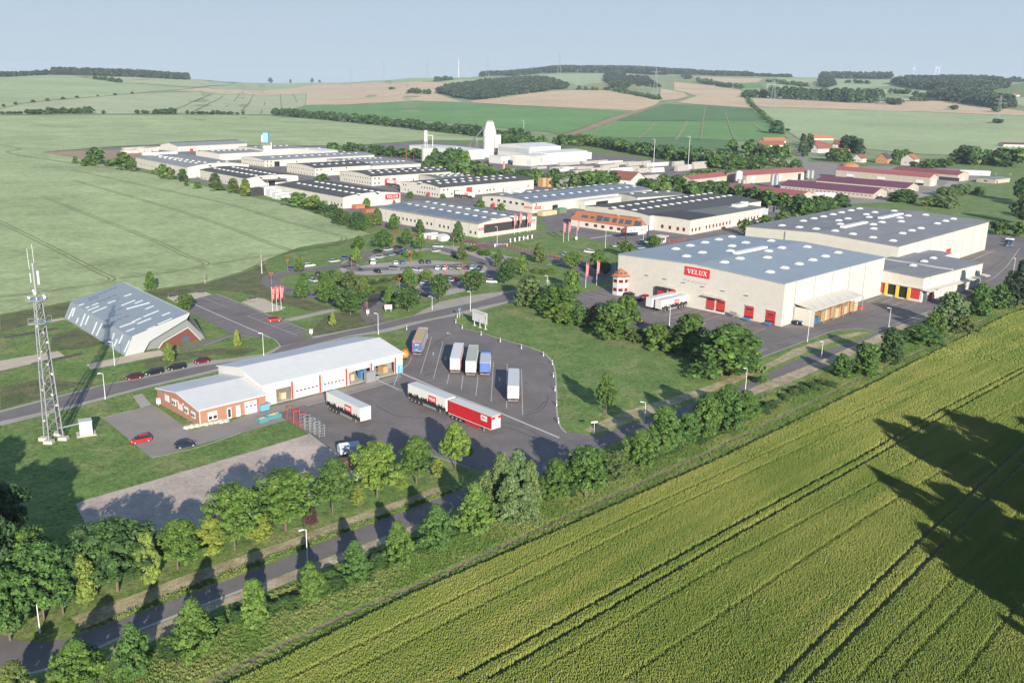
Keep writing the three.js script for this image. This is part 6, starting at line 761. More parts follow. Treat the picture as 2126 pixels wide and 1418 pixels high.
// ---------- street furniture ----------
const poleMat = mat(.66, .68, .69, .45), lampHead = mat(.7, .71, .7, .4);
function streetLamp(label, px, py, h, turn = 0, group) { const o = thing('street_lamp', label, 'street lamp', G(px, py), turn, group); mesh('pole', cyl(.09, .055, h, 8), poleMat, o); mesh('base', cyl(.13, .12, .5, 8), poleMat, o); mesh('arm', bar(V3(0, h - .05, 0), V3(-.6, h + .08, 0), .05, 5), poleMat, o); mesh('lamp_head', box(.75, .14, .28, -.75, h + .08, 0), lampHead, o); return o; }
[[82, 1314, 6, 'white street lamp at the bottom left lane curve'], [217.5, 828.6, 6, 'street lamp on the main road near the mast'], [638, 1176, 6, 'street lamp on the lane among the broad trees'], [1337.5, 892, 6, 'street lamp where the lane leaves the yard'], [1547.6, 815, 6, 'street lamp beside the hedge end on the lane'], [546.8, 738, 6, 'street lamp between main road and visitor car park'], [785, 694, 6, 'street lamp behind the tan roofed lorry'], [976.5, 645, 6.2, 'street lamp beside the large notice board'], [1135.7, 608, 6, 'street lamp at the main road bend'], [237, 759, 6, 'street lamp in front of the visitor building gable'], [1677, 710, 9, 'tall street lamp at the lean-to corner'], [1704.4, 758, 6.4, 'street lamp on the lane beyond the dry bank'], [1846, 680, 6, 'street lamp at the lane and yard junction'], [2105, 567, 6, 'street lamp near the conifers'], [1390, 676, 6, 'street lamp above the warehouse hedge'], [897, 643, 4.2, 'short lamp on the grass by the dark trees'], [1032, 511, 8.5, 'tall lamp before the black glazing'], [1139, 606, 4, 'short lamp beside the bend lamp'], [1257, 514, 8, 'lamp on the flag lawn edge'], [1336, 500, 7, 'lamp behind the silver estate'], [1284, 481, 8, 'lamp in front of the orange roofed office'], [1277, 570, 5, 'small lamp behind the stair tower'], [1429, 346, 26, 'very tall floodlight mast in the works yard'], [1357, 348, 24, 'slim floodlight mast among the concrete stacks'], [1087, 288, 22, 'white floodlight mast behind the works hall']].forEach(([x, y, h, l], i) => { const o = streetLamp(l, x, y, h, i % 3 ? .5 : -.2); if (h > 20) o.children.forEach((c) => { c.scale.x *= 2.5; c.scale.z *= 2.5; }); });
const redPaint = mat(.5, .1, .065, .5);
[[563, 591], [597, 562], [730, 558], [853, 546], [829, 603], [941, 516], [963, 573], [926.5, 569], [763, 656], [762, 654.5], [818, 508]].filter((_, i) => i !== 8).forEach(([x, y], i) => { const o = thing('red_lamp_post', `red lamp post, ${ORD[i]} along the staff car park lanes`, 'lamp post', G(x, y), i, 'red lamp posts'); mesh('pole', cyl(.1, .07, 4.4, 8), redPaint, o); mesh('arm', bar(V3(-.5, 4.3, 0), V3(.5, 4.3, 0), .05, 4), redPaint, o); for (const s of [-1, 1]) mesh('lamp_head', cyl(.16, .22, .55, 8, s * .5, 3.8, 0), redPaint, o); });
function flag(label, z, x, y, top, group) { const b = G(...z(x, y)), h = heightAt(b, z(x, top)[1]), o = thing('banner_flag', label, 'flag', b, 0, group); mesh('pole', cyl(.08, .05, h, 8), poleMat, o); const g = new THREE.PlaneGeometry(.78, h * .5, 4, 10), P = g.attributes.position; for (let i = 0; i < P.count; i++) { const u = P.getX(i) / .78 + .5, v = P.getY(i); P.setZ(i, Math.sin(v * 1.3 + u * 2.5) * .16 * u); P.setX(i, P.getX(i) + Math.sin(v * 1.1) * .1 * u); } g.translate(.48, h * .71, 0); g.computeVertexNormals(); const c = mesh('banner', g, W.signRed, o); for (const s of [1, -1]) { const t = mesh('lettering', textGeo(BRAND, h * .38, .4, fontSerif, .01), W.paint, c); t.rotation.z = Math.PI / 2; if (s < 0) { t.rotation.set(0, Math.PI, Math.PI / 2, 'YXZ'); } t.position.set(.5, h * .71, s * .19); } return o; }
[[1075, 595, 385], [1112, 585, 380], [1148, 578, 378]].forEach(([x, y, t], i) => flag(`red banner flag, ${ORD[i]} of three at the visitor car park`, ze, x, y, t, 'visitor flags'));
[[1352, 455, 270], [1400, 445, 258], [1468, 435, 262], [1487, 432, 258]].forEach(([x, y, t], i) => flag(`red banner flag, ${ORD[i]} of four before the black glazing`, zl, x, y, t, 'glazing flags'));
[[1785, 522, 345], [1830, 514, 338], [1903, 502, 325]].forEach(([x, y, t], i) => flag(`red banner flag, ${ORD[i]} of three on the flag lawn`, zl, x, y, t, 'lawn flags'));
[[280, 630, 408], [377, 604, 385]].forEach(([x, y, t], i) => flag(`red banner flag, ${ORD[i]} of two beside the stair tower`, zm, x, y, t, 'tower flags'));
[[370, 177], [785, 77], [773, 122], [825, 168], [980, 222], [1137, 277], [1310, 332], [1490, 392], [1563, 462], [1572, 564], [1585, 677], [1598, 800], [1613, 940]].forEach(([x, y], i) => { const o = thing('bollard', `white bollard with black band, ${ORD[i]} around the lorry park edge`, 'bollard', G(...zq(x, y)), 0, 'lorry park bollards'); mesh('post', cyl(.14, .12, 1.15, 8), W.paint, o); mesh('band', cyl(.145, .142, .22, 8, 0, .72, 0), W.dark, o); mesh('cap', cyl(.13, .05, .08, 8, 0, 1.15, 0), W.paint, o); });
for (let i = 0; i < 12; i++) { const t = i / 11, p = G(...w6(lerp(60, 700, t), lerp(335, 440, t))), o = thing('bollard', `thin white post, ${ORD[i]} along the kerb before the orange roofed office`, 'bollard', p, 0, 'office posts'); mesh('post', cyl(.1, .1, 1, 6), W.paint, o); mesh('cap', cyl(.12, .12, .06, 6, 0, 1, 0), W.paint, o); }
[[1317, 525], [1357, 518], [1396, 510], [1433, 503], [1470, 496], [1508, 490]].forEach(([x, y], i) => { const o = thing('charging_post', `white charging post, ${ORD[i]} below the solar hall lawn`, 'post', G(...zl(x, y)), 0, 'charging posts'); mesh('body', box(.5, 1.7, .4, 0, .85, 0), W.paint, o); mesh('cap', box(.56, .1, .46, 0, 1.75, 0), W.trim, o); });
// big notice board at the entrance
{
  const a = G(...zq(920, 142)), c = G(...zq(1015, 175)), o = thing('notice_board', 'large white notice board on three posts at the lorry park entrance', 'sign', a.clone().lerp(c, .5), Math.atan2(-(c.z - a.z), c.x - a.x)), w = a.distanceTo(c) + 1.4;
  for (const x of [-1, 0, 1]) { mesh('post', box(.16, 4.6, .16, x * w * .38, 2.3, -.12), poleMat, o); mesh('foot', box(.9, .2, .7, x * w * .38, .1, -.1), W.concrete, o); }
  const b = mesh('board', box(w, 3.4, .12, 0, 3.3, 0), W.paint, o), r = rng(4); for (let i = 0; i < 16; i++) { const k = mesh('printed_bar', cbox(.14, .35 + r() * .7, .02), W.steel, b); k.position.set(-w * .38 + i * w * .046, 4.35, .075); } for (let y = 0; y < 3; y++) for (let x = 0; x < 5; x++) { const k = mesh('printed_line', cbox(.3 + r() * .4, .09, .02), y + x === 4 ? W.redTrim : W.steel, b); k.position.set(-w * .36 + x * w * .17, 3.5 - y * .5, .075); } for (const x of [-.05, .3]) { const k = mesh('printed_logo', cbox(.4, .4, .02), W.blue, b); k.position.set(w * x, 2.1, .075); } const q = mesh('printed_column', cbox(.3, 1.8, .02), W.steel, b); q.position.set(w * .42, 3.5, .075);
  const s = thing('round_sign', 'round blue traffic sign at the lorry park entrance', 'sign', G(...zq(803, 78))); mesh('post', cyl(.05, .05, 2.6, 6), poleMat, s); mesh('disc', new THREE.CylinderGeometry(.42, .42, .05, 16).rotateX(Math.PI / 2).translate(0, 2.7, .06), W.blue, s);
  const k = thing('street_sign', 'small white street sign where the lane meets the yard', 'sign', G(...zr(567, 1195)), .3); mesh('post', cyl(.05, .05, 2.6, 6), poleMat, k); mesh('plate', box(1.4, .35, .05, 0, 2.6, 0), W.paint, k);
  const i2 = thing('info_board', 'small white information board on the grass by the dark tree', 'sign', G(...zl(238, 1135)), .2); mesh('board', box(2.3, 1.3, .1, 0, 1.5, 0), W.paint, i2); for (const x of [-.8, .8]) mesh('post', box(.1, 1.6, .1, x, .8, -.08), poleMat, i2); mesh('frame', box(2.4, .1, .12, 0, 2.2, 0), W.redTrim, i2);
  [[ze(1400, 793), 'small white sign at the visitor car park exit'], [zt(1332, 172), 'small white sign before the brick office'], [ze(1876, 625), 'white plate sign on the red post by the car park entrance'], [w6(118, 560), 'white plate sign on the flag lawn pole']].forEach(([p, l]) => { const q = thing('plate_sign', l, 'sign', G(...p), .2); mesh('plate', box(.9, 1.3, .1, 0, 1.1, 0), W.paint, q); mesh('post', box(.08, .6, .08, 0, .3, 0), poleMat, q); mesh('stripe', box(.9, .16, .02, 0, 1.6, .06), W.redTrim, q); });
  const pa = G(...w6(845, 570)), pb = G(...w6(1170, 545)), bb = thing('billboard', 'long white billboard on two black posts behind the warehouse', 'billboard', pa.clone().lerp(pb, .5), Math.atan2(-(pb.z - pa.z), pb.x - pa.x)), L2 = pa.distanceTo(pb); for (const x of [-1, 1]) mesh('post', box(.4, 6.6, .4, x * L2 / 2, 3.3, 0), W.dark, bb); const pn = mesh('panel', box(L2 - .6, 2.5, .2, 0, 5.1, 0), W.paint, bb); for (let i = 0; i < 7; i++) { const k2 = mesh('printed_mark', cbox([.25, .8, .3, .6, .25, .9, .5][i], [1.4, .5, 1.6, .4, 1.4, .4, .6][i], .02), W.dark, pn); k2.position.set(-L2 / 2 + 1.6 + i * (L2 - 3) / 6.5, 5 + (i % 2) * -.4, .115); } for (const x of [-.17, .17]) mesh('panel_gap', cbox(.06, 2.5, .02), W.steel, pn).position.set(L2 * x, 5.1, .115);
  const bar1 = thing('boom_barrier', 'white boom barrier across the gate road', 'barrier', G(...zl(1180, 562)), .25); mesh('cabinet', box(.6, 1.2, .5, 0, .6, 0), W.paint, bar1); mesh('boom', box(5.2, .12, .1, 2.6, 1.05, 0), W.paint, bar1); mesh('support', box(.5, 1.3, .5, 5.4, .65, 0), mat(.6, .5, .3), bar1);
  // red railings
  const rail = (label, pts, h = 1.3) => { const w = pts.map((p) => G(...p)), o = thing('red_fence', label, 'fence', w[0]); for (let i = 0; i < w.length - 1; i++) { const a2 = w[i].clone().sub(w[0]), b2 = w[i + 1].clone().sub(w[0]), n = Math.max(2, Math.round(a2.distanceTo(b2) / 2.2)); for (const y of [.15, h * .55, h]) mesh('rail', bar(a2.clone().setY(y), b2.clone().setY(y), .045, 4), redPaint, o); for (let k = 0; k < n; k++) mesh('post', cbox(.09, h, .09), redPaint, o).position.copy(a2.clone().lerp(b2, k / n).setY(h / 2)); } };
  rail('red railing fence beside the gatehouse', [w6(1420, 590), w6(1560, 600), w6(1740, 560)]); rail('red railing fence along the gate road', [zl(1260, 565), zl(1400, 595), zl(1510, 620)], 1.6); rail('red railing fence below the flag lawn', [zl(1650, 655), zl(1720, 670), zl(1770, 680)], 1.6); rail('red fence at the crossing by the tower flags', [zm(235, 425), zm(360, 440)], 1.6); rail('red fence along the white pallet stacks', [zl(280, 430), zl(420, 455), zl(560, 490), zl(700, 520)], 1.5);
}
// benches and walls at the visitor building, bins, pallets
[[w => 0, ze(475, 440), 'dark bench on the upper gravel court'], [0, ze(905, 492), 'long dark bench on the flag gravel court'], [0, ze(235, 470), 'dark bench near the rough bank']].forEach(([, p, l]) => { const o = thing('bench', l, 'bench', G(...p), .3); mesh('seat', box(3.4, .1, .5, 0, .5, 0), W.dark, o); mesh('backrest', box(3.4, .5, .08, 0, .85, -.25), W.dark, o); for (const x of [-1.4, 1.4]) mesh('leg', box(.12, .5, .5, x, .25, 0), W.concrete, o); });
[['black recycling bin at the lean-to corner', z1(625, 1230), W.black], ['blue lidded recycling bin at the lean-to corner', z1(745, 1240), W.black]].forEach(([l, p, m], i) => { const o = thing('wheelie_bin', l, 'bin', G(...p), .78); mesh('body', box(1.3, 1.1, 1, 0, .62, 0), m, o); mesh('lid', box(1.4, .14, 1.1, 0, 1.24, 0), i ? W.blue : W.dark, o); mesh('label_plate', box(.5, .5, .03, 0, .7, .52), W.paint, o); });
{
  const { b, s0, s1, dep } = globalThis.shedA, r = rng(17); for (let i = 0; i < 11; i++) { const x = lerp(s0 + 8.5, s1 - 2, i / 10), hh = 2.6 + r() * 1.3, m = [W.wood, W.timber, W.wood][i % 3], o = thing('pallet_stack', `stack of wooden frames, ${ORD[i]} under the warehouse lean-to`, 'pallets', b.g.localToWorld(V3(x, 0, dep - 3.2 + r() * .8)), b.th, 'lean-to stacks'); const n = Math.round(hh / .3); for (let k = 0; k < n; k++) mesh('board', cbox(2.1, .2, 2.4), m, o).position.set((r() - .5) * .12, .13 + k * .27, (r() - .5) * .12); for (const q of [-.8, 0, .8]) mesh('upright', cbox(.12, hh, .1), m, o).position.set(q, hh / 2, 1.27); }
  for (let i = 0; i < 3; i++) { const o = thing('steel_trolley', `blue steel trolley, ${ORD[i]} under the lean-to`, 'trolley', b.g.localToWorld(V3(s0 + 2 + i * 2, 0, dep - 2.5)), b.th, 'lean-to trolleys'); mesh('frame', box(1.6, .15, 2.2, 0, .4, 0), W.blue, o); mesh('load', box(1.4, 1.6, 2, 0, 1.3, 0), mat(.05, .12, .2), o); for (const x of [-.6, .6]) for (const z of [-.8, .8]) { const w = wheel(o, x, .2, z); w.scale.setScalar(.6); } }
  const k = thing('tarpaulin_load', 'red covered load on the ground between warehouse and docks', 'load', b.g.localToWorld(V3(s1 + 3, 0, 5)), b.th); mesh('cover', new THREE.SphereGeometry(1.6, 10, 5, 0, 7, 0, 1.5).scale(1.3, .4, .7), W.red, k); mesh('pallet', box(2.8, .15, 1.6, 0, .08, 0), W.timber, k);
}
// stacks beside the halls
{
  const packs = (label, z, x, y, w, h, d, m, n, group) => { const o = thing('packed_stack', label, 'stack', G(...z(x, y)), .75, group); for (let i = 0; i < n; i++) for (let k = 0; k < 2; k++) mesh('pack', cbox(w / 2 - .08, h / n - .06, d), m, o).position.set((k - .5) * w / 2, h * (i + .5) / n, 0); };
  [[600, 490, 10, 3.2], [650, 500, 8, 2.6], [740, 515, 8, 3.4], [700, 500, 7, 3]].forEach(([x, y, w, h], i) => packs(`white wrapped stack, ${ORD[i]} below the solar hall trees`, zl, x, y - 8, w * .8, h * .7, 2.6, W.paint, 3, 'wrapped stacks'));
  [[1680, 850, 9, 4], [1760, 870, 9, 5], [1830, 890, 9, 4], [1900, 915, 9, 3.5], [1940, 930, 6, 2.6]].forEach(([x, y, w, h], i) => packs(`white stack, ${ORD[i]} at the field corner of the dark canopy hall`, w5, x, y - 20, w, h, 5, W.paint, 4, 'field corner stacks')); packs('black wrapped stack at the field corner', w5, 1600, 860, 10, 4.6, 5, W.dark, 4);
  [[50, 330, 14, 4], [130, 325, 12, 4], [210, 318, 14, 5], [300, 310, 14, 5], [60, 300, 14, 4], [200, 290, 16, 4], [340, 290, 14, 4]].forEach(([x, y, w, h], i) => packs(`yard stack of pale timber, ${ORD[i]} beside the far grey hall`, w5, x, y + 10, w, h * .7, 6, W.concrete, 4, 'timber yard'));
  [[1440, 780, 9, 6], [1500, 782, 9, 6]].forEach(([x, y, w, h], i) => packs(`tall brown crate wall, ${i ? 'right' : 'left'} half, behind the dark halls`, w1, x, y, w, h, 5, W.wood, 3, 'brown crates')); packs('grey cage stack beside the brown crates', w1, 1630, 785, 9, 6, 5, W.steel, 5);
  [[980, 830, 9, 3], [1060, 845, 8, 3], [1140, 850, 9, 2.6]].forEach(([x, y, w, h], i) => packs(`white pack stack, ${ORD[i]} at the dark hall loading side`, w1, x, y, w, h, 4, W.paint, 3, 'loading side packs'));
  [[1560, 1035, 7, 2.4, W.timber], [1620, 1025, 6, 2.2, W.timber], [1720, 1010, 6, 2.6, mat(.12, .2, .14)]].forEach(([x, y, w, h, m], i) => packs(`stack of pallets, ${ORD[i]} at the solar office corner`, zi, x, y - 10, w, h, 4, m, 4, 'office corner pallets'));
  [[1950, 585], [2010, 595], [2070, 600], [2120, 605]].forEach(([x, y], i) => packs(`grey crate stack, ${ORD[i]} behind the hall extension`, zj, x, y, 8, 3.4, 4, W.steel, 3, 'grey crates'));
  [[400, 1010, mat(.34, .12, .07)], [300, 970, mat(.4, .16, .09)]].forEach(([x, y, m], i) => packs(`${i ? 'small' : 'large'} rusty pallet stack behind the hedge at the sign hall`, zh, x + 850, y - 110, 6, 2, 4, m, 2));
}
// painted road markings
const marks = (name, z, list, w = .14) => { const o = new THREE.Group(); o.name = numbered(name); o.userData.kind = 'structure'; scene.add(o); for (const [x0, y0, x1, y1, ww] of list) { const a = G(...z(x0, y0)), b = G(...z(x1, y1)); mesh('painted_line', ribbonGeo([a, b], ww ?? w, .028), M.white, o); } };
marks('lorry_bay_lines', zq, [[575, 235, 485, 533], [668, 270, 590, 577], [718, 540, 700, 622], [833, 550, 817, 667], [955, 545, 937, 715], [975, 380, 972, 420], [1080, 440, 1062, 765], [1193, 455, 1188, 818], [1310, 500, 1320, 872], [415, 395, 390, 450], [390, 450, 335, 500], [303, 530, 262, 640], [105, 575, 265, 645], [265, 645, 330, 675]]);
marks('lorry_bay_arrows', zq, [[588, 385, 588, 360, .35], [582, 368, 588, 358, .3], [594, 368, 588, 358, .3], [688, 425, 688, 400, .35], [682, 408, 688, 398, .3], [694, 408, 688, 398, .3], [1131, 595, 1131, 565, .35], [1125, 574, 1131, 562, .3], [1137, 574, 1131, 562, .3], [735, 213, 700, 200, .4], [700, 200, 715, 196, .3], [700, 200, 708, 212, .3]]);
marks('concrete_gutter', zq, [[330, 532, 700, 690, .5], [700, 690, 1150, 862, .5], [1150, 862, 1620, 1060, .5]]);
marks('yard_gutter', zo, [[1190, 575, 1390, 520, .25], [1390, 520, 1870, 385, .25], [1690, 378, 1870, 460, .2]]);
marks('visitor_bay_lines', ze, [[480, 475, 670, 550], [670, 550, 785, 525], [545, 470, 620, 452], [575, 485, 660, 465], [605, 500, 700, 482], [635, 518, 735, 500], [650, 535, 765, 515], [862, 632, 985, 605], [862, 632, 1280, 795], [905, 650, 1030, 622], [950, 668, 1065, 640], [1010, 690, 1060, 680], [1080, 715, 1180, 690], [1115, 735, 1225, 710], [1150, 755, 1270, 728], [1185, 770, 1310, 745], [1225, 785, 1350, 760], [575, 690, 720, 665], [600, 710, 740, 685], [640, 725, 770, 700], [670, 742, 805, 715], [375, 585, 470, 570]]);
marks('visitor_drain', ze, [[430, 540, 700, 660, .4], [700, 660, 1050, 812, .4]]);
marks('warehouse_bay_lines', zm, [[180, 705, 325, 740], [230, 685, 395, 725], [290, 665, 460, 712], [360, 650, 520, 695], [420, 635, 565, 680], [185, 740, 270, 758], [965, 875, 1210, 820], [1050, 895, 1300, 830], [1330, 915, 1470, 870], [1310, 865, 1390, 847], [1590, 975, 1690, 940], [1740, 1035, 1870, 985], [670, 920, 850, 972], [740, 800, 800, 785], [880, 852, 960, 835], [795, 830, 835, 822], [1800, 1190, 1870, 1160], [1830, 1190, 1890, 1165]]);
marks('dock_bay_lines', z6, [[160, 1010, 440, 905], [330, 1045, 590, 945], [530, 1085, 800, 975], [720, 1110, 960, 1015], [1230, 1140, 1000, 1235], [1000, 1235, 500, 1415, .25], [1640, 865, 2048, 680], [1800, 355, 2048, 245]]);
marks('yard_edge_lines', zn, [[1620, 590, 1900, 470, .2], [1900, 470, 2000, 380, .2], [2000, 380, 2100, 240, .25], [1690, 352, 1900, 262, .2], [1000, 880, 1420, 720, .3], [270, 850, 365, 840], [365, 840, 470, 858]]);
marks('front_yard_lines', w6, [[330, 535, 760, 465, 1.1], [0, 380, 130, 360, .9], [190, 440, 250, 452, .3], [940, 640, 1090, 615, .2], [90, 455, 120, 462, .3]]);
marks('zebra_crossing', zl, [[1640, 720, 1660, 726, .6], [1665, 716, 1690, 724, .6], [1695, 712, 1720, 720, .6], [1725, 708, 1750, 716, .6], [1755, 705, 1780, 712, .6], [905, 530, 915, 542, .6], [935, 530, 945, 544, .6], [965, 533, 975, 546, .6], [995, 537, 1005, 549, .6], [1020, 540, 1100, 525, .5]]);
marks('road_kerb_lines', zl, [[300, 690, 1000, 695, .2], [0, 720, 60, 700, .2]]);

{ const o = thing('covered_trailer', 'small trailer with pale peaked canvas cover under the yard trees', 'trailer', G(724, 946), .5), cv = mat(.5, .56, .62, .6); mesh('bed', box(4, .3, 2, 0, .75, 0), W.dark, o); mesh('cover', extr([[-1, 0], [1, 0], [1, 1.2], [0, 1.9], [-1, 1.2]], 4).rotateY(Math.PI / 2).translate(-2, .9, 0), cv, o); for (const s of [-1, 1]) for (const x of [-.6, .6]) wheel(o, x, .35, s * .85); mesh('drawbar', bar(V3(2, .7, 0), V3(3.4, .5, 0), .07), W.dark, o);
  const t = thing('flatbed_truck', 'old flatbed truck with brown tarpaulin under the yard trees', 'truck', G(728, 972), .45); mesh('chassis', box(5.6, .3, 1.6, 0, .7, 0), W.dark, t); mesh('load', box(3.4, 1.1, 2.1, -.9, 1.4, 0), mat(.14, .075, .055, .9), t); mesh('cab', box(1.6, 1.7, 2, 2, 1.6, 0), W.paint, t); mesh('windscreen', box(.05, .7, 1.7, 2.83, 1.9, 0), carGlass, t); for (const s of [-1, 1]) for (const x of [-1.6, 1.9]) wheel(t, x, .42, s * .85);
  const p = thing('tipped_packs', 'pale packs lying behind the old flatbed truck', 'packs', G(735, 995), .4); for (let i = 0; i < 6; i++) { const k = mesh('pack', cbox(1.1, .4, .8), i % 2 ? W.paint : W.panel, p); k.position.set((i % 3 - 1) * 1.2, .22 + (i > 2 ? .42 : 0), (i % 2) * .3); k.rotation.y = i * .4; } }
// ---------- vegetation ----------
const bark = texMat(asphaltTex(128, 2, [.13, .105, .08], .6), 1), barkPale = mat(.5, .48, .44, .9);
function crownGeo(seed, { h0, h1, r, prof, clumps, leaves, leaf, tones, droop = .3, cr = [.2, .14] }) {
  const R_ = rng(seed), n = clumps * leaves, pos = new Float32Array(n * 18), col = new Float32Array(n * 18), c = V3(), d = V3(), nn = V3(), a = V3(), b = V3(), q = V3(); let k = 0; const cents = [];
  const lean = [(R_() - .5) * .9, (R_() - .5) * .9], ph = [R_() * 6.28, R_() * 6.28, R_() * 6.28];
  for (let i = 0; i < clumps; i++) {
    const t = (i + R_()) / clumps, ang = i * 2.39996 + R_() * .9, rr = r * prof(t) * Math.pow(R_(), .42) * (.86 + R_() * .3) * (1 + .17 * Math.sin(2 * ang + ph[0] + 4 * t) + .15 * Math.sin(3 * ang + ph[1] - 5 * t) + .1 * Math.sin(7 * t + ph[2])), y = lerp(h0, h1, t);
    c.set(Math.cos(ang) * rr + lean[0] * t, y, Math.sin(ang) * rr + lean[1] * t); cents.push(c.clone()); const rad = r * (cr[0] * .7 + cr[1] * 1.7 * R_()), tone = tones[Math.floor(R_() * tones.length)], cj = .82 + R_() * .36;
    for (let j = 0; j < leaves; j++) {
      do d.set(R_() * 2 - 1, R_() * 2 - 1, R_() * 2 - 1); while (d.lengthSq() > 1 || d.lengthSq() < .01); const dist = rad * (.45 + .6 * Math.cbrt(R_())); d.normalize();
      q.copy(c).addScaledVector(d, dist); q.y = c.y + d.y * dist * .8; if (q.y < h0 * .85) q.y = h0 * .85 + R_() * .3;
      nn.copy(d).multiplyScalar(.7).add(a.set(R_() - .5, R_() - .2 + droop, R_() - .5)).normalize(); a.set(R_() - .5, R_() - .5, R_() - .5).cross(nn).normalize(); b.copy(nn).cross(a); const s = leaf * (.6 + .8 * R_()), s2 = s * (.55 + .4 * R_()), lj = cj * (.8 + .4 * R_());
      const P = [[-s, -s2], [s, -s2 * .7], [s * .8, s2], [-s, -s2], [s * .8, s2], [-s * .7, s2 * .9]]; for (let v = 0; v < 6; v++) { pos[k] = q.x + a.x * P[v][0] + b.x * P[v][1]; pos[k + 1] = q.y + a.y * P[v][0] + b.y * P[v][1]; pos[k + 2] = q.z + a.z * P[v][0] + b.z * P[v][1]; for (let m = 0; m < 3; m++) col[k + m] = tone[m] * lj; k += 3; }
    }
  }
  const g = new THREE.BufferGeometry(); g.setAttribute('position', new THREE.BufferAttribute(pos, 3)); g.setAttribute('color', new THREE.BufferAttribute(col, 3)); g.computeVertexNormals(); return [g, cents];
}
function trunkGeo(seed, h0, h1, r0, cents, limbs = 7, stems = 1) {
  const R_ = rng(seed), out = [], n = 6; for (let s = 0; s < stems; s++) { const o = V3(stems > 1 ? (R_() - .5) * 1.4 : 0, 0, stems > 1 ? (R_() - .5) * 1.4 : 0), m = V3(o.x * 1.6 + (R_() - .5) * .3, lerp(h0, h1, .3), o.z * 1.6 + (R_() - .5) * .3); out.push(bar(o, V3(lerp(o.x, m.x, .5), m.y * .5, lerp(o.z, m.z, .5)), r0, n, r0 * .8), bar(V3(lerp(o.x, m.x, .5), m.y * .5, lerp(o.z, m.z, .5)), m, r0 * .8, n, r0 * .6), bar(m, V3(m.x * 1.1, lerp(h0, h1, .8), m.z * 1.1), r0 * .6, 5, r0 * .15)); }
  for (let i = 0; i < limbs; i++) { const c = cents[Math.floor(R_() * cents.length)]; out.push(bar(V3(0, lerp(h0 * .8, c.y, .45), 0), c, r0 * .35, 4, r0 * .08)); } return merge(out);
}
const tonesOf = { mid: [[.07, .145, .024], [.055, .12, .02], [.085, .16, .028]], dark: [[.042, .095, .022], [.052, .108, .026], [.034, .08, .02]], light: [[.1, .18, .028], [.12, .2, .033], [.082, .155, .025]], yellow: [[.15, .21, .035], [.18, .235, .045], [.13, .19, .03]], olive: [[.085, .13, .034], [.105, .15, .042], [.07, .115, .03]], grey: [[.105, .165, .055], [.09, .145, .045], [.12, .18, .065]], purple: [[.06, .025, .03], [.08, .03, .035]], rust: [[.2, .1, .045], [.16, .09, .04]], conifer: [[.03, .055, .026], [.04, .065, .03]] };
const round = (t) => Math.sqrt(Math.max(.02, 1 - (2 * t - 1) ** 2)) * .98 + .04, ovoid = (t) => Math.pow(Math.sin(Math.PI * Math.pow(Math.min(1, t * .93 + .05), .62)), .8) , pyramid = (t) => Math.pow(1 - t, .72) * Math.min(1, .55 + t * 3), columnar = (t) => Math.sin(Math.PI * Math.min(1, .14 + t * .84)) ** .55, bushy = (t) => Math.sqrt(Math.max(.03, 1 - t * t)), cone = (t) => (1 - t) * .98 + .03;
const kinds = { roadside: { h0: .9, r: 3.7, prof: ovoid, r0: .14 }, maple: { h0: 1.7, r: 3.9, prof: round, r0: .2 }, avenue: { h0: 2.4, r: 3.7, prof: ovoid, r0: .17 }, linden: { h0: 1.2, r: 3.1, prof: pyramid, r0: .17 }, column: { h0: 1.0, r: 2.3, prof: columnar, r0: .13 }, bush: { h0: .15, r: 4.6, prof: bushy, r0: .1, stems: 3 }, thicket: { h0: .2, r: 4.4, prof: (t) => bushy(t) * .9 + .1, r0: .16, stems: 4 }, fir: { h0: .6, r: 2.6, prof: cone, r0: .17 } };
const lods = { near: [150, 72, .16, [.13, .12]], mid: [84, 44, .28, [.155, .13]], far: [20, 15, .95, [.28, .16]] };
const protoCache = new Map();
function proto(kind, tone, lod, v) {
  const key = [kind, tone, lod, v].join(); if (protoCache.has(key)) return protoCache.get(key);
  const k = kinds[kind], [cl, lv, lf, cr] = lods[lod], seed = (kind.length * 131 + kind.charCodeAt(0) * 17 + v * 977 + lod.length * 7 + tone.charCodeAt(0)) >>> 0, crr = k.r < 3 ? cr.map((x) => x * 1.35) : cr;
  const [g, cents] = crownGeo(seed, { h0: k.h0 + .6, h1: 9.5, r: k.r * .86, prof: k.prof, clumps: cl, leaves: lv, leaf: lf, tones: tonesOf[tone], cr: crr }), tr = lod === 'far' ? bar(V3(0, 0, 0), V3(0, 6, 0), k.r0 * 1.4, 4, k.r0 * .6) : trunkGeo(seed + 1, k.h0, 9.5, k.r0, cents, lod === 'near' ? 10 : 5, k.stems ?? 1);
  const p = { crown: g, trunk: tr, r: k.r }; protoCache.set(key, p); return p;
}
const leafMat = new THREE.MeshStandardMaterial({ vertexColors: true, roughness: .75, side: THREE.DoubleSide });
const leafMats = [leafMat, ...[[.82, .9, .95], [1.16, 1.06, .9], [.92, .88, .8]].map((c) => { const m = leafMat.clone(); m.color.setRGB(...c); return m; })], treeRnd = rng(2024);
function plantAt(base, kind, tone, hgt, wid, label, group, lod) {
  const D = Math.hypot(base.x, base.z), p = proto(kind, tone, lod ?? (D < 205 ? 'near' : D < 480 ? 'mid' : 'far'), Math.floor(treeRnd() * (D < 480 ? 3 : 2))), isShrub = kind === 'bush', g = thing(isShrub ? 'shrub' : kind === 'fir' ? 'conifer_tree' : 'tree', label, isShrub ? 'shrub' : 'tree', base, treeRnd() * 6.28, group), sy = hgt / 10, sx = wid / (2 * p.r);
  g.scale.set(sx * (.94 + treeRnd() * .12), sy, sx * (.94 + treeRnd() * .12)); mesh('trunk', p.trunk, bark, g); mesh('crown', p.crown, leafMats[Math.floor(treeRnd() * 4)], g); return g;
}
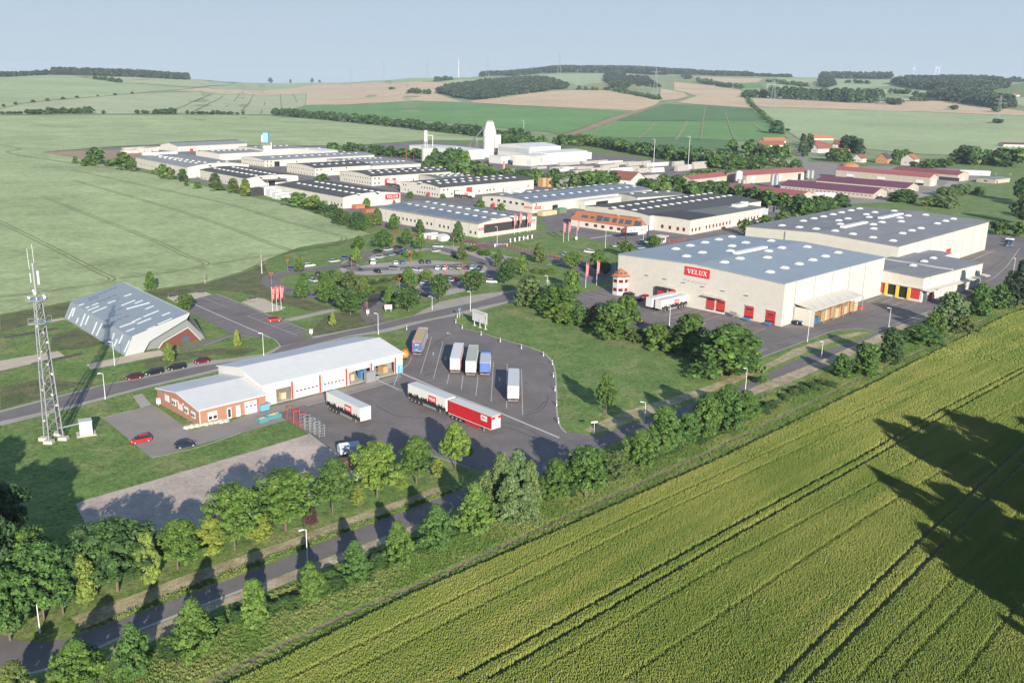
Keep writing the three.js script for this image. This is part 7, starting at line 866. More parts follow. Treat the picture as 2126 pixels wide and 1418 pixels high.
function tree(kind, tone, px, py, topY, wPx, label, group) { const b = T(px, py); return plantAt(b, kind, tone, heightAt(b, topY), wPx / pxPerM(b), label, group); }
const nth = (i) => { if (i < 20) return ORD[i]; const t = Math.floor((i + 1) / 10), u = (i + 1) % 10, T_ = ['', '', 'twent', 'thirt', 'fort', 'fift', 'sixt', 'sevent']; return u ? T_[t] + 'y-' + ORD[u - 1] : T_[t] + 'ieth'; };
// lower row along the lane, from the bottom left corner
[['roadside', 'olive', 35, 1470, 1376, 80], ['roadside', 'mid', 155, 1445, 1328, 116], ['roadside', 'mid', 282, 1416, 1292, 72], ['roadside', 'mid', 412, 1375, 1240, 94], ['column', 'light', 531, 1308, 1200, 50], ['column', 'mid', 645, 1258, 1166, 46], ['roadside', 'mid', 740, 1219, 1118, 58], ['roadside', 'mid', 828, 1184, 1082, 58], ['roadside', 'mid', 908, 1152, 1046, 70], ['roadside', 'light', 985, 1114, 1000, 74], ['column', 'mid', 1152, 1048, 954, 58], ['maple', 'mid', 1215, 1034, 928, 84], ['bush', 'olive', 1282, 992, 934, 56], ['roadside', 'mid', 1326, 975, 888, 64], ['column', 'mid', 1378, 948, 844, 60], ['column', 'mid', 1425, 932, 856, 46], ['roadside', 'mid', 1466, 915, 813, 66], ['roadside', 'mid', 1504, 898, 796, 76], ['column', 'mid', 1550, 878, 810, 50]].forEach(([k, t, x, y, ty, w], i) => tree(k, t, x, y, ty, w * 1.08, `green tree, ${ORD[i]} from the bottom corner in the row below the lane`, 'row below the lane'));
[[1035, 1075, 938, 70, 'tallest'], [1072, 1068, 934, 76, 'second'], [1100, 1075, 955, 60, 'right hand'], [1015, 1070, 975, 56, 'left hand'], [1060, 1098, 985, 84, 'front'], [1090, 1092, 1000, 60, 'lowest']].forEach(([x, y, ty, w, q]) => tree('roadside', 'grey', x, y, ty, w, `grey green willow, ${q} one of the big clump beside the yard entrance`, 'willow clump'));
[['bush', 'mid', 1748, 782, 735, 46], ['thicket', 'mid', 1795, 778, 712, 74], ['thicket', 'dark', 1850, 752, 682, 62], ['bush', 'mid', 1915, 712, 676, 96], ['thicket', 'grey', 1972, 684, 608, 78], ['thicket', 'mid', 2034, 655, 588, 58], ['bush', 'mid', 2078, 642, 590, 46], ['bush', 'mid', 1940, 690, 650, 50], ['bush', 'olive', 2000, 690, 655, 60]].forEach(([k, t, x, y, ty, w], i) => tree(k, t, x, y, ty, w, `leafy bush, ${ORD[i]} along the lane end towards the warehouse corner`, 'bushes at the lane end'));
tree('fir', 'conifer', 2112, 640, 538, 60, 'dark conifer at the edge of the warehouse road'); tree('fir', 'conifer', 2140, 628, 545, 60, 'second dark conifer cut by the picture edge'); tree('fir', 'conifer', 2098, 622, 562, 40, 'smaller conifer behind the dark one by the road');
// upper row between gravel lot and lane
[['maple', 'mid', 90, 1285, 1128, 116], ['maple', 'dark', 243, 1228, 1074, 136], ['avenue', 'mid', 368, 1182, 1076, 96], ['maple', 'mid', 487, 1142, 1004, 104], ['maple', 'mid', 593, 1102, 975, 126], ['avenue', 'mid', 690, 1067, 951, 86], ['maple', 'light', 783, 1034, 917, 90], ['avenue', 'mid', 864, 1005, 902, 70], ['avenue', 'light', 945, 974, 876, 62]].forEach(([k, t, x, y, ty, w], i) => tree(k, t, x, y, ty, w * 1.12, `broad tree with bare trunk, ${ORD[i]} from the left behind the dry bank`, 'row behind the dry bank'));
[[312, 1225, 1095, 44], [180, 1262, 1150, 52], [440, 1158, 1074, 54], [540, 1128, 1066, 42], [744, 1052, 1006, 32], [833, 1020, 974, 34], [907, 994, 951, 27], [408, 1150, 1100, 34], [520, 1122, 1074, 30]].forEach(([x, y, ty, w], i) => tree('column', 'yellow', x, y, ty, w, `small yellow green sapling, ${ORD[i]} planted between the broad trees`, 'saplings'));
tree('bush', 'purple', 645, 1090, 1054, 26, 'dark purple shrub beside the largest broad tree');
[[10, 1180, 998, 120], [62, 1240, 1090, 110], [-40, 1290, 1020, 150], [20, 1330, 1180, 120], [130, 1275, 1150, 90]].forEach(([x, y, ty, w], i) => tree('maple', i % 2 ? 'mid' : 'dark', x, y, ty, w, `tall tree, ${ORD[i]} of the dense group at the left frame edge`, 'left edge trees'));
tree('avenue', 'mid', 1258, 863, 772, 50, 'lone round tree on the lawn beside the lorry park');
// trees known by the shadows they throw from beyond the frame
function shadowTree(px, py, h, w, label, group, tone = 'mid') { const t = G(px, py), l = h / Math.tan(SUN_EL); t.x += Math.sin(SUN_AZ) * l; t.z += Math.cos(SUN_AZ) * l; return plantAt(t, 'maple', tone, h, w, label, group, 'mid'); }
[[1790, 968, 19, 6], [1812, 872, 22, 12], [1855, 890, 18, 12], [1875, 862, 22, 13], [1955, 852, 23, 14], [2030, 885, 20, 14], [2105, 868, 23, 14], [2150, 930, 20, 15], [1885, 1085, 20, 12], [1925, 1000, 20, 14], [2030, 1130, 22, 14], [2120, 1240, 22, 15], [2080, 1080, 20, 15], [2060, 985, 20, 14], [2140, 1090, 20, 14]].forEach(([x, y, h, w], i) => shadowTree(x, y, h, w, `tall tree outside the frame, ${nth(i)} of those shading the barley`, 'trees beyond the barley field'));
[[-30, 880, 17, 11], [30, 905, 16, 9], [80, 960, 16, 9], [-60, 960, 16, 11], [-80, 1040, 15, 11]].forEach(([x, y, h, w], i) => shadowTree(x, y, h, w, `tall dark tree, ${nth(i)} of those shading the mast lawn`, 'trees at the mast lawn', 'dark'));
[[2010, 402, 16, 14], [2060, 415, 17, 16], [2000, 442, 15, 12], [2080, 440, 17, 16], [2040, 458, 15, 14]].forEach(([x, y, h, w], i) => shadowTree(x, y, h, w, `dark tree, ${nth(i)} of those shading the right meadow`, 'trees beyond the meadow', 'dark'));
// hedge between lawn and warehouse yard
[['thicket', 'grey', 1100, 632, 572, 60], ['thicket', 'mid', 1160, 648, 589, 78], ['bush', 'mid', 1135, 645, 608, 50], ['maple', 'mid', 1168, 634, 590, 48], ['bush', 'light', 1172, 668, 628, 64], ['bush', 'mid', 1205, 675, 638, 50], ['bush', 'rust', 1233, 676, 634, 28], ['thicket', 'mid', 1272, 700, 624, 72], ['thicket', 'mid', 1302, 668, 614, 58], ['bush', 'olive', 1320, 708, 682, 44], ['bush', 'mid', 1345, 712, 685, 40], ['bush', 'light', 1367, 722, 672, 66], ['thicket', 'mid', 1430, 735, 651, 78], ['bush', 'mid', 1402, 722, 680, 50], ['bush', 'mid', 1460, 752, 700, 50], ['thicket', 'mid', 1512, 778, 675, 124], ['thicket', 'mid', 1545, 770, 690, 70], ['bush', 'mid', 1120, 636, 604, 50], ['bush', 'dark', 1190, 668, 632, 52], ['bush', 'mid', 1252, 690, 648, 50]].forEach(([k, t, x, y, ty, w], i) => tree(k, t, x, y, ty, w * 1.22, t === 'rust' ? 'rust brown withered bush in the hedge at the warehouse yard' : `bush, ${ORD[i]} in the hedge between lawn and warehouse yard`, 'warehouse hedge'));
// car park trees
const cp = [['linden', 'olive', 783, 470, 433, 34], ['linden', 'mid', 818, 478, 443, 31], ['linden', 'yellow', 816, 452, 434, 15], ['linden', 'olive', 872, 485, 455, 28], ['avenue', 'mid', 797, 517, 478, 46], ['avenue', 'mid', 844, 511, 475, 29], ['linden', 'mid', 872, 519, 480, 28], ['avenue', 'mid', 745, 521, 489, 30], ['linden', 'light', 739, 548, 512, 26], ['linden', 'olive', 952, 505, 460, 36], ['linden', 'olive', 959, 541, 504, 27], ['linden', 'olive', 1033, 555, 518, 25], ['linden', 'olive', 1120, 547, 504, 36], ['linden', 'light', 1084, 574, 527, 33], ['maple', 'dark', 1049, 591, 544, 42], ['maple', 'dark', 982, 608, 560, 50], ['maple', 'dark', 913, 625, 569, 47], ['maple', 'dark', 848, 647, 594, 63], ['linden', 'light', 809, 633, 591, 33], ['linden', 'light', 848, 593, 553, 38], ['bush', 'light', 885, 584, 559, 32], ['linden', 'mid', 759, 616, 572, 42], ['maple', 'dark', 727, 654, 598, 64], ['maple', 'mid', 678, 634, 583, 52], ['linden', 'mid', 628, 622, 568, 42], ['linden', 'mid', 621, 566, 533, 26], ['linden', 'olive', 749, 617, 572, 40], ['maple', 'olive', 727, 606, 562, 38], ['linden', 'yellow', 690, 679, 647, 18], ['bush', 'light', 675, 582, 564, 22], ['bush', 'light', 697, 582, 562, 18]];
cp.forEach(([k, t, x, y, ty, w], i) => tree(k, t, x, y, ty, w, `${{ dark: 'dark round', light: 'bright green', olive: 'pyramid shaped', mid: 'green', yellow: 'yellowish' }[t]} tree, ${nth(i)} planted around the staff car park`, 'car park trees'));
[['maple', 'mid', 384, 646, 610, 40, 'round tree at the corner of the visitor car park'], ['linden', 'yellow', 492.5, 723, 684, 20, 'young yellow green tree before the visitor car park'], ['linden', 'yellow', 350.6, 756, 709, 26, 'young yellow green tree before the timber gable'], ['linden', 'mid', 312, 604, 563, 30, 'single tree on the rough bank at the wheat edge'], ['maple', 'mid', 1188, 561, 522, 35, 'round tree beside the gate road crossing'], ['maple', 'light', 1189, 606, 559, 38, 'bright round tree below the gate road crossing'], ['maple', 'mid', 1241, 568, 519, 37, 'tall round tree in front of the warehouse tower'], ['maple', 'mid', 1258, 573, 544, 27, 'small tree tucked against the tall round tree'], ['maple', 'mid', 1300, 534, 501, 34, 'tree left of the silver estate by the billboard'], ['maple', 'mid', 1358, 517, 489, 34, 'tree between billboard and warehouse roof'], ['maple', 'mid', 1547, 488, 455, 30, 'round tree at the hall extension windows'], ['maple', 'mid', 1586, 469, 447, 27, 'round tree at the hall extension end'], ['maple', 'mid', 1624, 460, 440, 27, 'round tree beside the stacked crates'], ['bush', 'mid', 852, 411, 397, 17, 'shrub left of the red porch'], ['bush', 'light', 919, 412, 402, 14, 'small shrub at the dark hall corner'], ['bush', 'mid', 997, 431, 414, 19, 'shrub at the yard beside the solar halls'], ['bush', 'light', 1041, 438, 422, 20, 'round shrub before the grey office corner'], ['linden', 'light', 762, 431, 411, 18, 'ball headed tree before the sign hall end wall'], ['bush', 'light', 817, 424, 415, 9, 'light shrub at the sign hall corner'], ['bush', 'yellow', 838, 423, 416, 8, 'yellow shrub right of the sign hall'], ['bush', 'mid', 668, 380, 361, 30, 'large bush in front of the office windows'], ['bush', 'mid', 1276, 480, 468, 14, 'clipped round bush before the orange roofed office'], ['bush', 'dark', 1188, 466, 455, 16, 'dark bush left of the orange roofed office'], ['bush', 'mid', 1215, 463, 455, 14, 'low bush beside the office flagpoles']].forEach(([k, t, x, y, ty, w, l]) => tree(k, t, x, y, ty, w, l));
[[0, 0], [24, 9], [50, 17], [78, 26]].forEach(([dx, dy], i) => tree('bush', 'light', 985 + dx, 521 + dy, 510 + dy, 30, `clipped bush, ${ORD[i]} along the hedge of the gate road`, 'gate hedge'));
[[1112, 567], [1128, 569], [1144, 566]].forEach(([x, y], i) => tree('bush', 'light', x, y, y - 11, 22, `clipped bush, ${ORD[i]} beside the zebra crossing`, 'crossing hedge'));
[[842, 534], [858, 533], [872, 535]].forEach(([x, y], i) => tree('bush', 'light', x, y, y - 15, 16, `round bush, ${ORD[i]} on the upper grass island`, 'island bushes'));
[[770, 590], [800, 585], [830, 580], [880, 585], [905, 590], [925, 580], [770, 605], [795, 603], [690, 570], [655, 580], [710, 590]].forEach(([x, y], i) => tree('bush', 'olive', x, y, y - 9, 34, `low planting, ${ORD[i]} patch inside the car park loop`, 'loop planting'));
// field side of the factory
[['maple', 'light', 618, 432, 400, 48], ['maple', 'light', 652, 438, 406, 40], ['thicket', 'dark', 668, 442, 420, 34], ['thicket', 'dark', 690, 452, 426, 36], ['thicket', 'dark', 705, 465, 436, 32], ['thicket', 'dark', 718, 470, 440, 28], ['thicket', 'dark', 742, 478, 440, 38], ['thicket', 'dark', 748, 478, 452, 22], ['thicket', 'mid', 765, 470, 442, 26], ['maple', 'mid', 200, 342, 307, 36], ['bush', 'mid', 182, 345, 325, 30], ['maple', 'mid', 258, 355, 316, 36], ['maple', 'mid', 274, 357, 328, 22], ['bush', 'mid', 228, 346, 332, 24], ['maple', 'mid', 338, 373, 341, 29], ['maple', 'olive', 354, 374, 352, 20], ['maple', 'dark', 378, 379, 351, 19], ['linden', 'olive', 447, 391, 361, 27], ['bush', 'mid', 452, 396, 384, 28], ['linden', 'olive', 484, 402, 371, 27], ['linden', 'olive', 508, 409, 371, 25], ['bush', 'mid', 409, 392, 378, 17], ['bush', 'dark', 387, 387, 372, 9], ['bush', 'mid', 316, 360, 352, 9], ['bush', 'mid', 155, 340, 324, 14], ['bush', 'mid', 413, 321, 312, 10]].forEach(([k, t, x, y, ty, w], i) => tree(k, t, x, y, ty, w, `tree, ${nth(i)} in the planting between factory and wheat field`, 'field side planting'));
// tree belts, single trees along lines
function massOf(name, label, cat, list) { // one mass of plants: list of [prototype, matrix]
  const g = new THREE.Group(); g.name = numbered(name); g.userData.kind = 'stuff'; scene.add(g); tag(g, label, cat); const by = new Map(); for (const [p, m] of list) { if (!by.has(p)) by.set(p, []); by.get(p).push(m); }
  for (const [p, l] of by) { const i = new THREE.InstancedMesh(p.crown, leafMat, l.length); i.name = 'crowns'; i.castShadow = i.receiveShadow = true; l.forEach((mm, n) => i.setMatrixAt(n, mm)); g.add(i); const t = new THREE.InstancedMesh(p.trunk, bark, l.length); t.name = 'trunks'; t.castShadow = true; l.forEach((mm, n) => t.setMatrixAt(n, mm)); g.add(t); }
}
function belt(pts, n, hR, wR, kindsL, tones, label, group, jit = 6, single = null) { // single: label ending for trees that can be told apart
  const w = pts.map((p) => T(...p)), c = new THREE.CatmullRomCurve3(w, false, 'centripetal'), r = rng(n * 31 + label.length), list = []; for (let i = 0; i < n; i++) { const p = c.getPointAt(clamp((i + .5 + (r() - .5) * .7) / n, 0, 1)); p.x += (r() - .5) * jit; p.z += (r() - .5) * jit; p.y = elevation(p.x, p.z); const kind = kindsL[Math.floor(r() * kindsL.length)], tone = tones[Math.floor(r() * tones.length)], h = lerp(...hR, r()), wd = lerp(...wR, r()); if (single) { plantAt(p, kind, tone, h, wd, n > 1 ? `dark tree, ${nth(i)} ${single}` : single, n > 1 ? group : undefined); continue; }
    const D = Math.hypot(p.x, p.z), pr = proto(kind, tone, D < 480 ? 'mid' : 'far', Math.floor(r() * 2)), s = wd / (2 * pr.r); list.push([pr, new THREE.Matrix4().compose(p, new THREE.Quaternion().setFromAxisAngle(V3(0, 1, 0), r() * 6.28), V3(s, h / 10, s))]); }
  if (!single) massOf(/bush|hedge/.test(label) ? 'hedge_mass' : 'tree_belt', label, /bush|hedge/.test(label) ? 'bushes' : 'trees', list);
}
const B = ['maple', 'thicket', 'avenue'];
belt([[690, 318], [760, 322], [830, 325], [885, 330]], 16, [8, 11], [9, 13], B, ['dark', 'mid'], 'dark belt of trees behind the factory roofs', 'a', 14);
belt([[905, 362], [930, 368], [960, 374], [990, 378], [1040, 385]], 22, [11, 15], [10, 14], B, ['dark', 'mid', 'olive'], 'green belt of trees between dark halls and concrete works', 'a', 18);
belt([[908, 344], [935, 348], [965, 356]], 10, [13, 17], [11, 15], B, ['dark', 'mid'], 'tall group of trees behind the white chimney', 'a', 16);
belt([[1050, 386], [1110, 385], [1180, 388], [1240, 390], [1270, 388]], 26, [9, 12], [9, 13], B, ['dark', 'mid', 'olive'], 'belt of trees in front of the concrete stacks', 'a', 14);
belt([[1360, 388], [1400, 385], [1440, 380], [1490, 372]], 18, [6, 9], [8, 12], B, ['mid', 'olive', 'light'], 'group of trees beside the brown roofed house', 'a', 16);
belt([[1340, 395], [1400, 410], [1450, 405], [1490, 400]], 18, [7, 10], [9, 12], B, ['mid', 'dark', 'light'], 'mixed trees between solar hall and red barn', 'a', 14);
belt([[1440, 408], [1500, 412], [1560, 420], [1600, 435], [1660, 445], [1700, 452]], 22, [8, 11], [8, 12], B, ['mid', 'dark'], 'belt of trees between factory and farm', 'a', 8);
belt([[1220, 302], [1300, 315], [1380, 330], [1470, 345], [1540, 352]], 40, [9, 13], [9, 13], B, ['dark', 'mid'], 'dark belt of trees behind the works yard', 'a', 10);
belt([[1480, 348], [1530, 352], [1580, 348]], 12, [9, 12], [10, 14], B, ['mid', 'dark'], 'clump of trees behind the red barns', 'a', 10);
belt([[1040, 300], [1090, 305], [1130, 306], [1170, 305], [1215, 300]], 18, [10, 14], [10, 15], B, ['dark', 'mid'], 'dark trees massed behind the big works hall', 'a', 16);
belt([[565, 240], [640, 246], [720, 254], [800, 262], [880, 271], [960, 280], [1040, 289], [1100, 293]], 68, [10, 15], [12, 17], ['avenue', 'maple'], ['dark'], '-', 'far road row', 5, 'from the left in the long row along the far field road');
belt([[1230, 303], [1330, 312], [1430, 320], [1520, 328], [1600, 336]], 34, [6, 8.5], [4.5, 6.5], ['avenue'], ['dark', 'mid'], '-', 'beet field row', 2, 'young one from the left along the beet field edge');
belt([[1530, 314], [1560, 318], [1600, 325], [1640, 332]], 14, [9, 14], [10, 15], B, ['dark', 'mid'], 'trees screening the long white farmhouse', 'a', 18);
belt([[1550, 342], [1600, 345], [1660, 348]], 10, [5, 8], [9, 13], ['bush', 'thicket'], ['mid', 'olive'], 'bushes beside the village road', 'a', 8);
belt([w4(45, 145), w4(95, 130), w4(160, 250), w4(200, 262)], 10, [9, 15], [6, 10], ['fir', 'maple'], ['dark', 'conifer'], 'dark trees among the village houses', 'a', 14);
belt([w4(330, 290), w4(400, 292), w4(450, 290)], 6, [10, 13], [12, 16], B, ['mid', 'dark'], 'trees hiding the orange roofed house', 'a', 6);
belt([w4(490, 190), w4(560, 220), w4(640, 225)], 9, [14, 19], [9, 13], ['fir', 'maple'], ['dark', 'conifer'], 'tall dark trees at the end of the village', 'a', 12);
belt([w4(920, 300), w4(960, 290), w4(1050, 270)], 5, [8, 12], [9, 12], B, ['mid', 'dark'], 'trees beside the grey stone house', 'a', 8);
belt([w4(1150, 350), w4(1240, 350), w4(1330, 345), w4(1450, 355)], 10, [5, 9], [8, 12], B, ['mid', 'dark', 'olive'], 'trees behind the maroon barn roof', 'a', 8);
belt([w4(1580, 310), w4(1680, 320), w4(1800, 325), w4(1920, 330), w4(2080, 335)], 22, [12, 18], [13, 18], B, ['grey', 'dark', 'mid'], 'grove of trees behind the site cabin', 'a', 22);
belt([w4(930, 660), w4(1000, 665), w4(1070, 665)], 4, [6, 8], [10, 13], ['thicket'], ['dark'], 'dark bushes at the farm entrance', 'a', 5);
belt([w4(1370, 612), w4(1470, 600), w4(1560, 590), w4(1680, 590)], 9, [5, 7], [9, 13], ['thicket', 'bush'], ['mid', 'olive', 'grey'], 'bushes on the meadow bank', 'a', 8);
belt([w4(1380, 660), w4(1480, 700), w4(1300, 720)], 9, [4, 6], [8, 11], ['bush'], ['grey', 'olive'], 'pale bushes below the meadow bank', 'a', 12);
belt([zk(740, 550), zk(800, 545), zk(870, 530), zk(930, 510), zk(1040, 495)], 12, [5, 9], [8, 11], B, ['mid', 'dark'], 'trees behind the grey roofed warehouse', 'a', 6);
[[2078, 488, 458, 34], [2116, 492, 462, 30]].forEach(([x, y, ty, w], i) => tree('maple', 'mid', x, y, ty, w, `round tree, ${ORD[i]} beside the cars beyond the grey warehouse`, 'trees by the far cars'));
belt([za(0, 418), za(60, 417), za(130, 416)], 5, [3.5, 5.5], [6, 9], ['maple'], ['dark'], '-', 'left lane trees', 3, 'from the left at the start of the left field lane');
belt([za(160, 418), za(200, 418), za(255, 416)], 5, [5, 11], [8, 13], B, ['dark'], '-', 'left lane clump', 4, 'in the first clump on the left field lane');
belt([za(290, 416), za(400, 414), za(480, 414), za(570, 414)], 15, [7, 11], [9, 14], B, ['dark'], '-', 'left lane long clump', 4, 'in the long clump on the left field lane');
belt([za(640, 415), za(660, 415)], 1, [5, 6], [7, 9], ['maple'], ['dark'], '-', 'b', 0, 'single tree between the clumps on the left lane');
belt([za(860, 415), za(890, 415), za(935, 415)], 3, [5, 7], [7, 9], ['maple'], ['dark'], '-', 'middle lane trees', 2, 'before the middle clump on the left lane');
belt([za(970, 417), za(1040, 417), za(1110, 417)], 8, [7, 10.5], [10, 14], B, ['dark'], '-', 'middle lane clump', 4, 'in the middle clump on the left lane');
belt([za(1135, 417), za(1220, 418), za(1365, 418), za(1440, 418), za(1540, 418)], 14, [4, 7.5], [6, 10], ['maple'], ['dark'], '-', 'sparse lane row', 3, 'along the sparse end of the left lane row');
belt([zc(415, 290), zc(440, 310), zc(480, 360), zc(540, 420), zc(600, 480), zc(650, 520)], 26, [6, 10], [8, 13], ['bush', 'thicket'], ['dark', 'mid'], 'bushes along the field track to the village', 'a', 4);
belt([zc(420, 300), zc(450, 300), zc(490, 295)], 5, [14, 24], [20, 28], B, ['dark'], '-', 'track top trees', 10, 'tall one at the top of the field track');
belt([zc(620, 520), zc(650, 525)], 3, [16, 20], [16, 22], B, ['dark'], '-', 'track bend trees', 6, 'big one on the field track bend');
belt([zc(535, 300), zc(560, 302)], 3, [16, 24], [14, 20], B, ['dark'], '-', 'poplar side trees', 6, 'standing left of the poplar row');
belt([zc(590, 305), zc(700, 312), zc(820, 318), zc(935, 322)], 26, [26, 32], [15, 20], ['avenue', 'column'], ['dark'], 'first row of tall poplars on the stubble', 'a', 12);
belt([zc(955, 325), zc(1050, 330), zc(1150, 334), zc(1270, 332)], 26, [26, 34], [16, 22], ['avenue', 'column'], ['dark'], 'second row of tall poplars on the stubble', 'a', 14);
belt([zc(1280, 342), zc(1340, 345), zc(1375, 347)], 5, [10, 22], [14, 20], B, ['dark'], '-', 'poplar end trees', 8, 'standing right of the poplar rows');
[[zc(1705, 376), 10, 19, 'round dark bush alone on the right stubble'], [zc(1968, 458), 8, 21, 'round bush at the foot of the right pylon'], [zc(1960, 390), 12, 22, 'dark tree on the right stubble edge'], [zb(340, 262), 9, 24, 'low bush group alone on the middle stubble'], [561, 30, 26, 'round lone tree on the skyline'], [602, 22, 13, 'narrow lone tree on the skyline'], [647, 26, 17, 'leaning lone tree on the skyline'], [663, 16, 13, 'small lone tree on the skyline'], [za(1547, 216), 12, 24, 'dark bush at the end of the green strip']].forEach(([p, h, w, l]) => plantAt(p.length ? T(...p) : ridgePt(p), 'maple', 'dark', h, w, l));
belt([zb(245, 196), zb(275, 195), zb(300, 194)], 6, [26, 36], [18, 26], B, ['dark'], 'small clump of trees on the skyline', 'a', 16);
belt([zb(430, 186), zb(490, 183), zb(545, 180)], 12, [14, 20], [18, 26], B, ['dark'], 'long low copse on the skyline', 'a', 20);
belt([zb(450, 282), zb(520, 288), zb(590, 292)], 9, [10, 16], [12, 18], B, ['dark'], 'bushes on the middle stubble by the wood', 'a', 12);
belt([zb(600, 210), zb(660, 205), zb(725, 200)], 10, [12, 18], [18, 26], B, ['dark'], 'broken hedge above the middle wood', 'a', 20);
belt([zb(1510, 262), zb(1600, 266), zb(1700, 266), zb(1820, 285), zb(1900, 300), zb(2030, 328)], 30, [8, 13], [14, 20], ['thicket', 'bush'], ['dark', 'mid'], 'long hedge along the big stubble', 'a', 10);
belt([zc(150, 205), zc(230, 222), zc(320, 238), zc(420, 250)], 22, [10, 18], [16, 24], B, ['dark', 'mid'], 'dark hedge below the forest ridge', 'a', 16);
belt([zc(20, 180), zc(60, 180), zc(90, 190)], 6, [12, 20], [16, 24], B, ['dark'], 'tree group at the left end of the ridge hedge', 'a', 14);
belt([zc(570, 205), zc(650, 215), zc(720, 225), zc(820, 236)], 20, [8, 16], [14, 24], B, ['dark', 'mid'], 'bushy hedge across the right hillside', 'a', 20);
belt([zc(1040, 212), zc(1110, 214), zc(1180, 218)], 8, [8, 14], [12, 20], B, ['dark'], 'bushes on the upper right slope', 'a', 10);
belt([zc(1310, 280), zc(1380, 280), zc(1440, 282)], 8, [10, 16], [12, 18], B, ['dark'], 'trees below the large right wood', 'a', 10);
belt([zc(1470, 300), zc(1540, 300), zc(1610, 295)], 9, [12, 18], [14, 22], B, ['dark'], 'tall hedge joining the large right wood', 'a', 10);
belt([zc(1430, 322), zc(1480, 324), zc(1550, 322)], 6, [8, 12], [10, 15], ['maple'], ['olive', 'dark'], '-', 'orchard trees', 8, 'in the small orchard on the right stubble');
belt([zc(2000, 205), zc(2060, 206), zc(2126, 206)], 8, [12, 22], [16, 24], B, ['dark'], 'trees on the far right skyline', 'a', 14);
belt([zc(680, 168), zc(740, 168), zc(800, 170), zc(860, 172)], 14, [22, 34], [18, 26], B, ['dark'], 'loose wood on the right skyline', 'a', 20);
belt([za(600, 196), za(680, 205), za(755, 218)], 9, [8, 12], [14, 20], ['thicket'], ['dark'], 'short dark hedge on the left hill', 'a', 8);
belt([za(0, 378), za(40, 368), za(130, 350), za(320, 330), za(435, 318), za(600, 304), za(850, 287)], 9, [3, 5], [6, 10], ['bush'], ['dark'], 'bushes along the path on the left hill', 'a', 4);
// bare trees
function bareTree(label, px, py, topY, s) { const b = G(px, py), h = heightAt(b, topY), g = thing('bare_tree', label, 'tree', b), r = rng(px | 0), tr = [bar(V3(0, 0, 0), V3(0, h * .6, 0), .16 * s, 5, .09 * s), bar(V3(0, h * .6, 0), V3(.2, h, 0), .09 * s, 4, .02)], tw = []; for (let i = 0; i < 46; i++) { const y = h * (.25 + .7 * r()), a = r() * 6.28, l = h * .26 * (1.15 - y / h), p = V3(0, y, 0), q = V3(Math.cos(a) * l, y + l * .7, Math.sin(a) * l); tw.push(bar(p, q, .045 * s, 3, .015)); tw.push(bar(p.clone().lerp(q, .5), q.clone().add(V3((r() - .5) * l, l * .3, (r() - .5) * l)), .025 * s, 3, .01)); } mesh('trunk', merge(tr), barkPale, g); mesh('branches', merge(tw), mat(.34, .31, .27), g); }
bareTree('bare pale birch at the wheat field edge', 543, 568, 515, 1.3); bareTree('tiny bare sapling on the rough bank', 425, 588, 562, .8);
// woods read as one mass
const farP = ['maple', 'thicket', 'avenue'].flatMap((k) => [0, 1].map((v) => proto(k, 'conifer', 'far', v)));
function wood(name, label, px, step, hR, wR, seed) {
  const w = px.map((p) => T(...p)), r = rng(seed), xs = w.map((p) => p.x), zs = w.map((p) => p.z), x0 = Math.min(...xs), x1 = Math.max(...xs), z0 = Math.min(...zs), z1 = Math.max(...zs), list = farP.map(() => []);
  const inside = (x, z) => { let c = false; for (let i = 0, j = w.length - 1; i < w.length; j = i++) if ((w[i].z > z) !== (w[j].z > z) && x < (w[j].x - w[i].x) * (z - w[i].z) / (w[j].z - w[i].z) + w[i].x) c = !c; return c; };
  const m = new THREE.Matrix4(), q = new THREE.Quaternion(); for (let x = x0; x < x1; x += step) for (let z = z0; z < z1; z += step) { const xx = x + (r() - .5) * step, zz = z + (r() - .5) * step; if (!inside(xx, zz)) continue; const k = Math.floor(r() * farP.length), h = lerp(...hR, r()) / 10, wd = lerp(...wR, r()) / (2 * farP[k].r); m.compose(V3(xx, elevation(xx, zz), zz), q.setFromAxisAngle(V3(0, 1, 0), r() * 6.28), V3(wd, h, wd)); list[k].push(m.clone()); }
  const g = new THREE.Group(); g.name = numbered(name); g.userData.kind = 'stuff'; scene.add(g); tag(g, label, 'wood'); list.forEach((l, k) => { if (!l.length) return; const i = new THREE.InstancedMesh(farP[k].crown, leafMat, l.length); i.name = 'crowns'; i.castShadow = i.receiveShadow = true; l.forEach((mm, n) => i.setMatrixAt(n, mm)); g.add(i); });
}
wood('forest', 'dark wood on the middle hill between the stubble fields', L(zb, 620, 284, 720, 262, 900, 232, 1100, 212, 1240, 205, 1300, 215, 1400, 232, 1448, 255, 1240, 284, 1100, 296, 900, 326, 840, 326, 760, 315, 700, 300), 17, [16, 22], [16, 24], 1);
function ridgeWood(label, list, seed) { const r = rng(seed), out = []; for (const [x0, x1, n, d0, d1, h0, h1, w0, w1_] of list) for (let i = 0; i < n; i++) { const d = ray(lerp(x0, x1, r()), 160), az = Math.atan2(d.x, -d.z), D = ridgeAt(az)[0] * lerp(d0, d1, r()), x = Math.sin(az) * D, z = -Math.cos(az) * D, p = farP[Math.floor(r() * farP.length)], s = lerp(w0, w1_, r()) / (2 * p.r); out.push([p, new THREE.Matrix4().compose(V3(x, elevation(x, z), z), new THREE.Quaternion().setFromAxisAngle(V3(0, 1, 0), r() * 6.28), V3(s, lerp(h0, h1, r()) / 10, s))]); } massOf('forest', label, 'wood', out); }
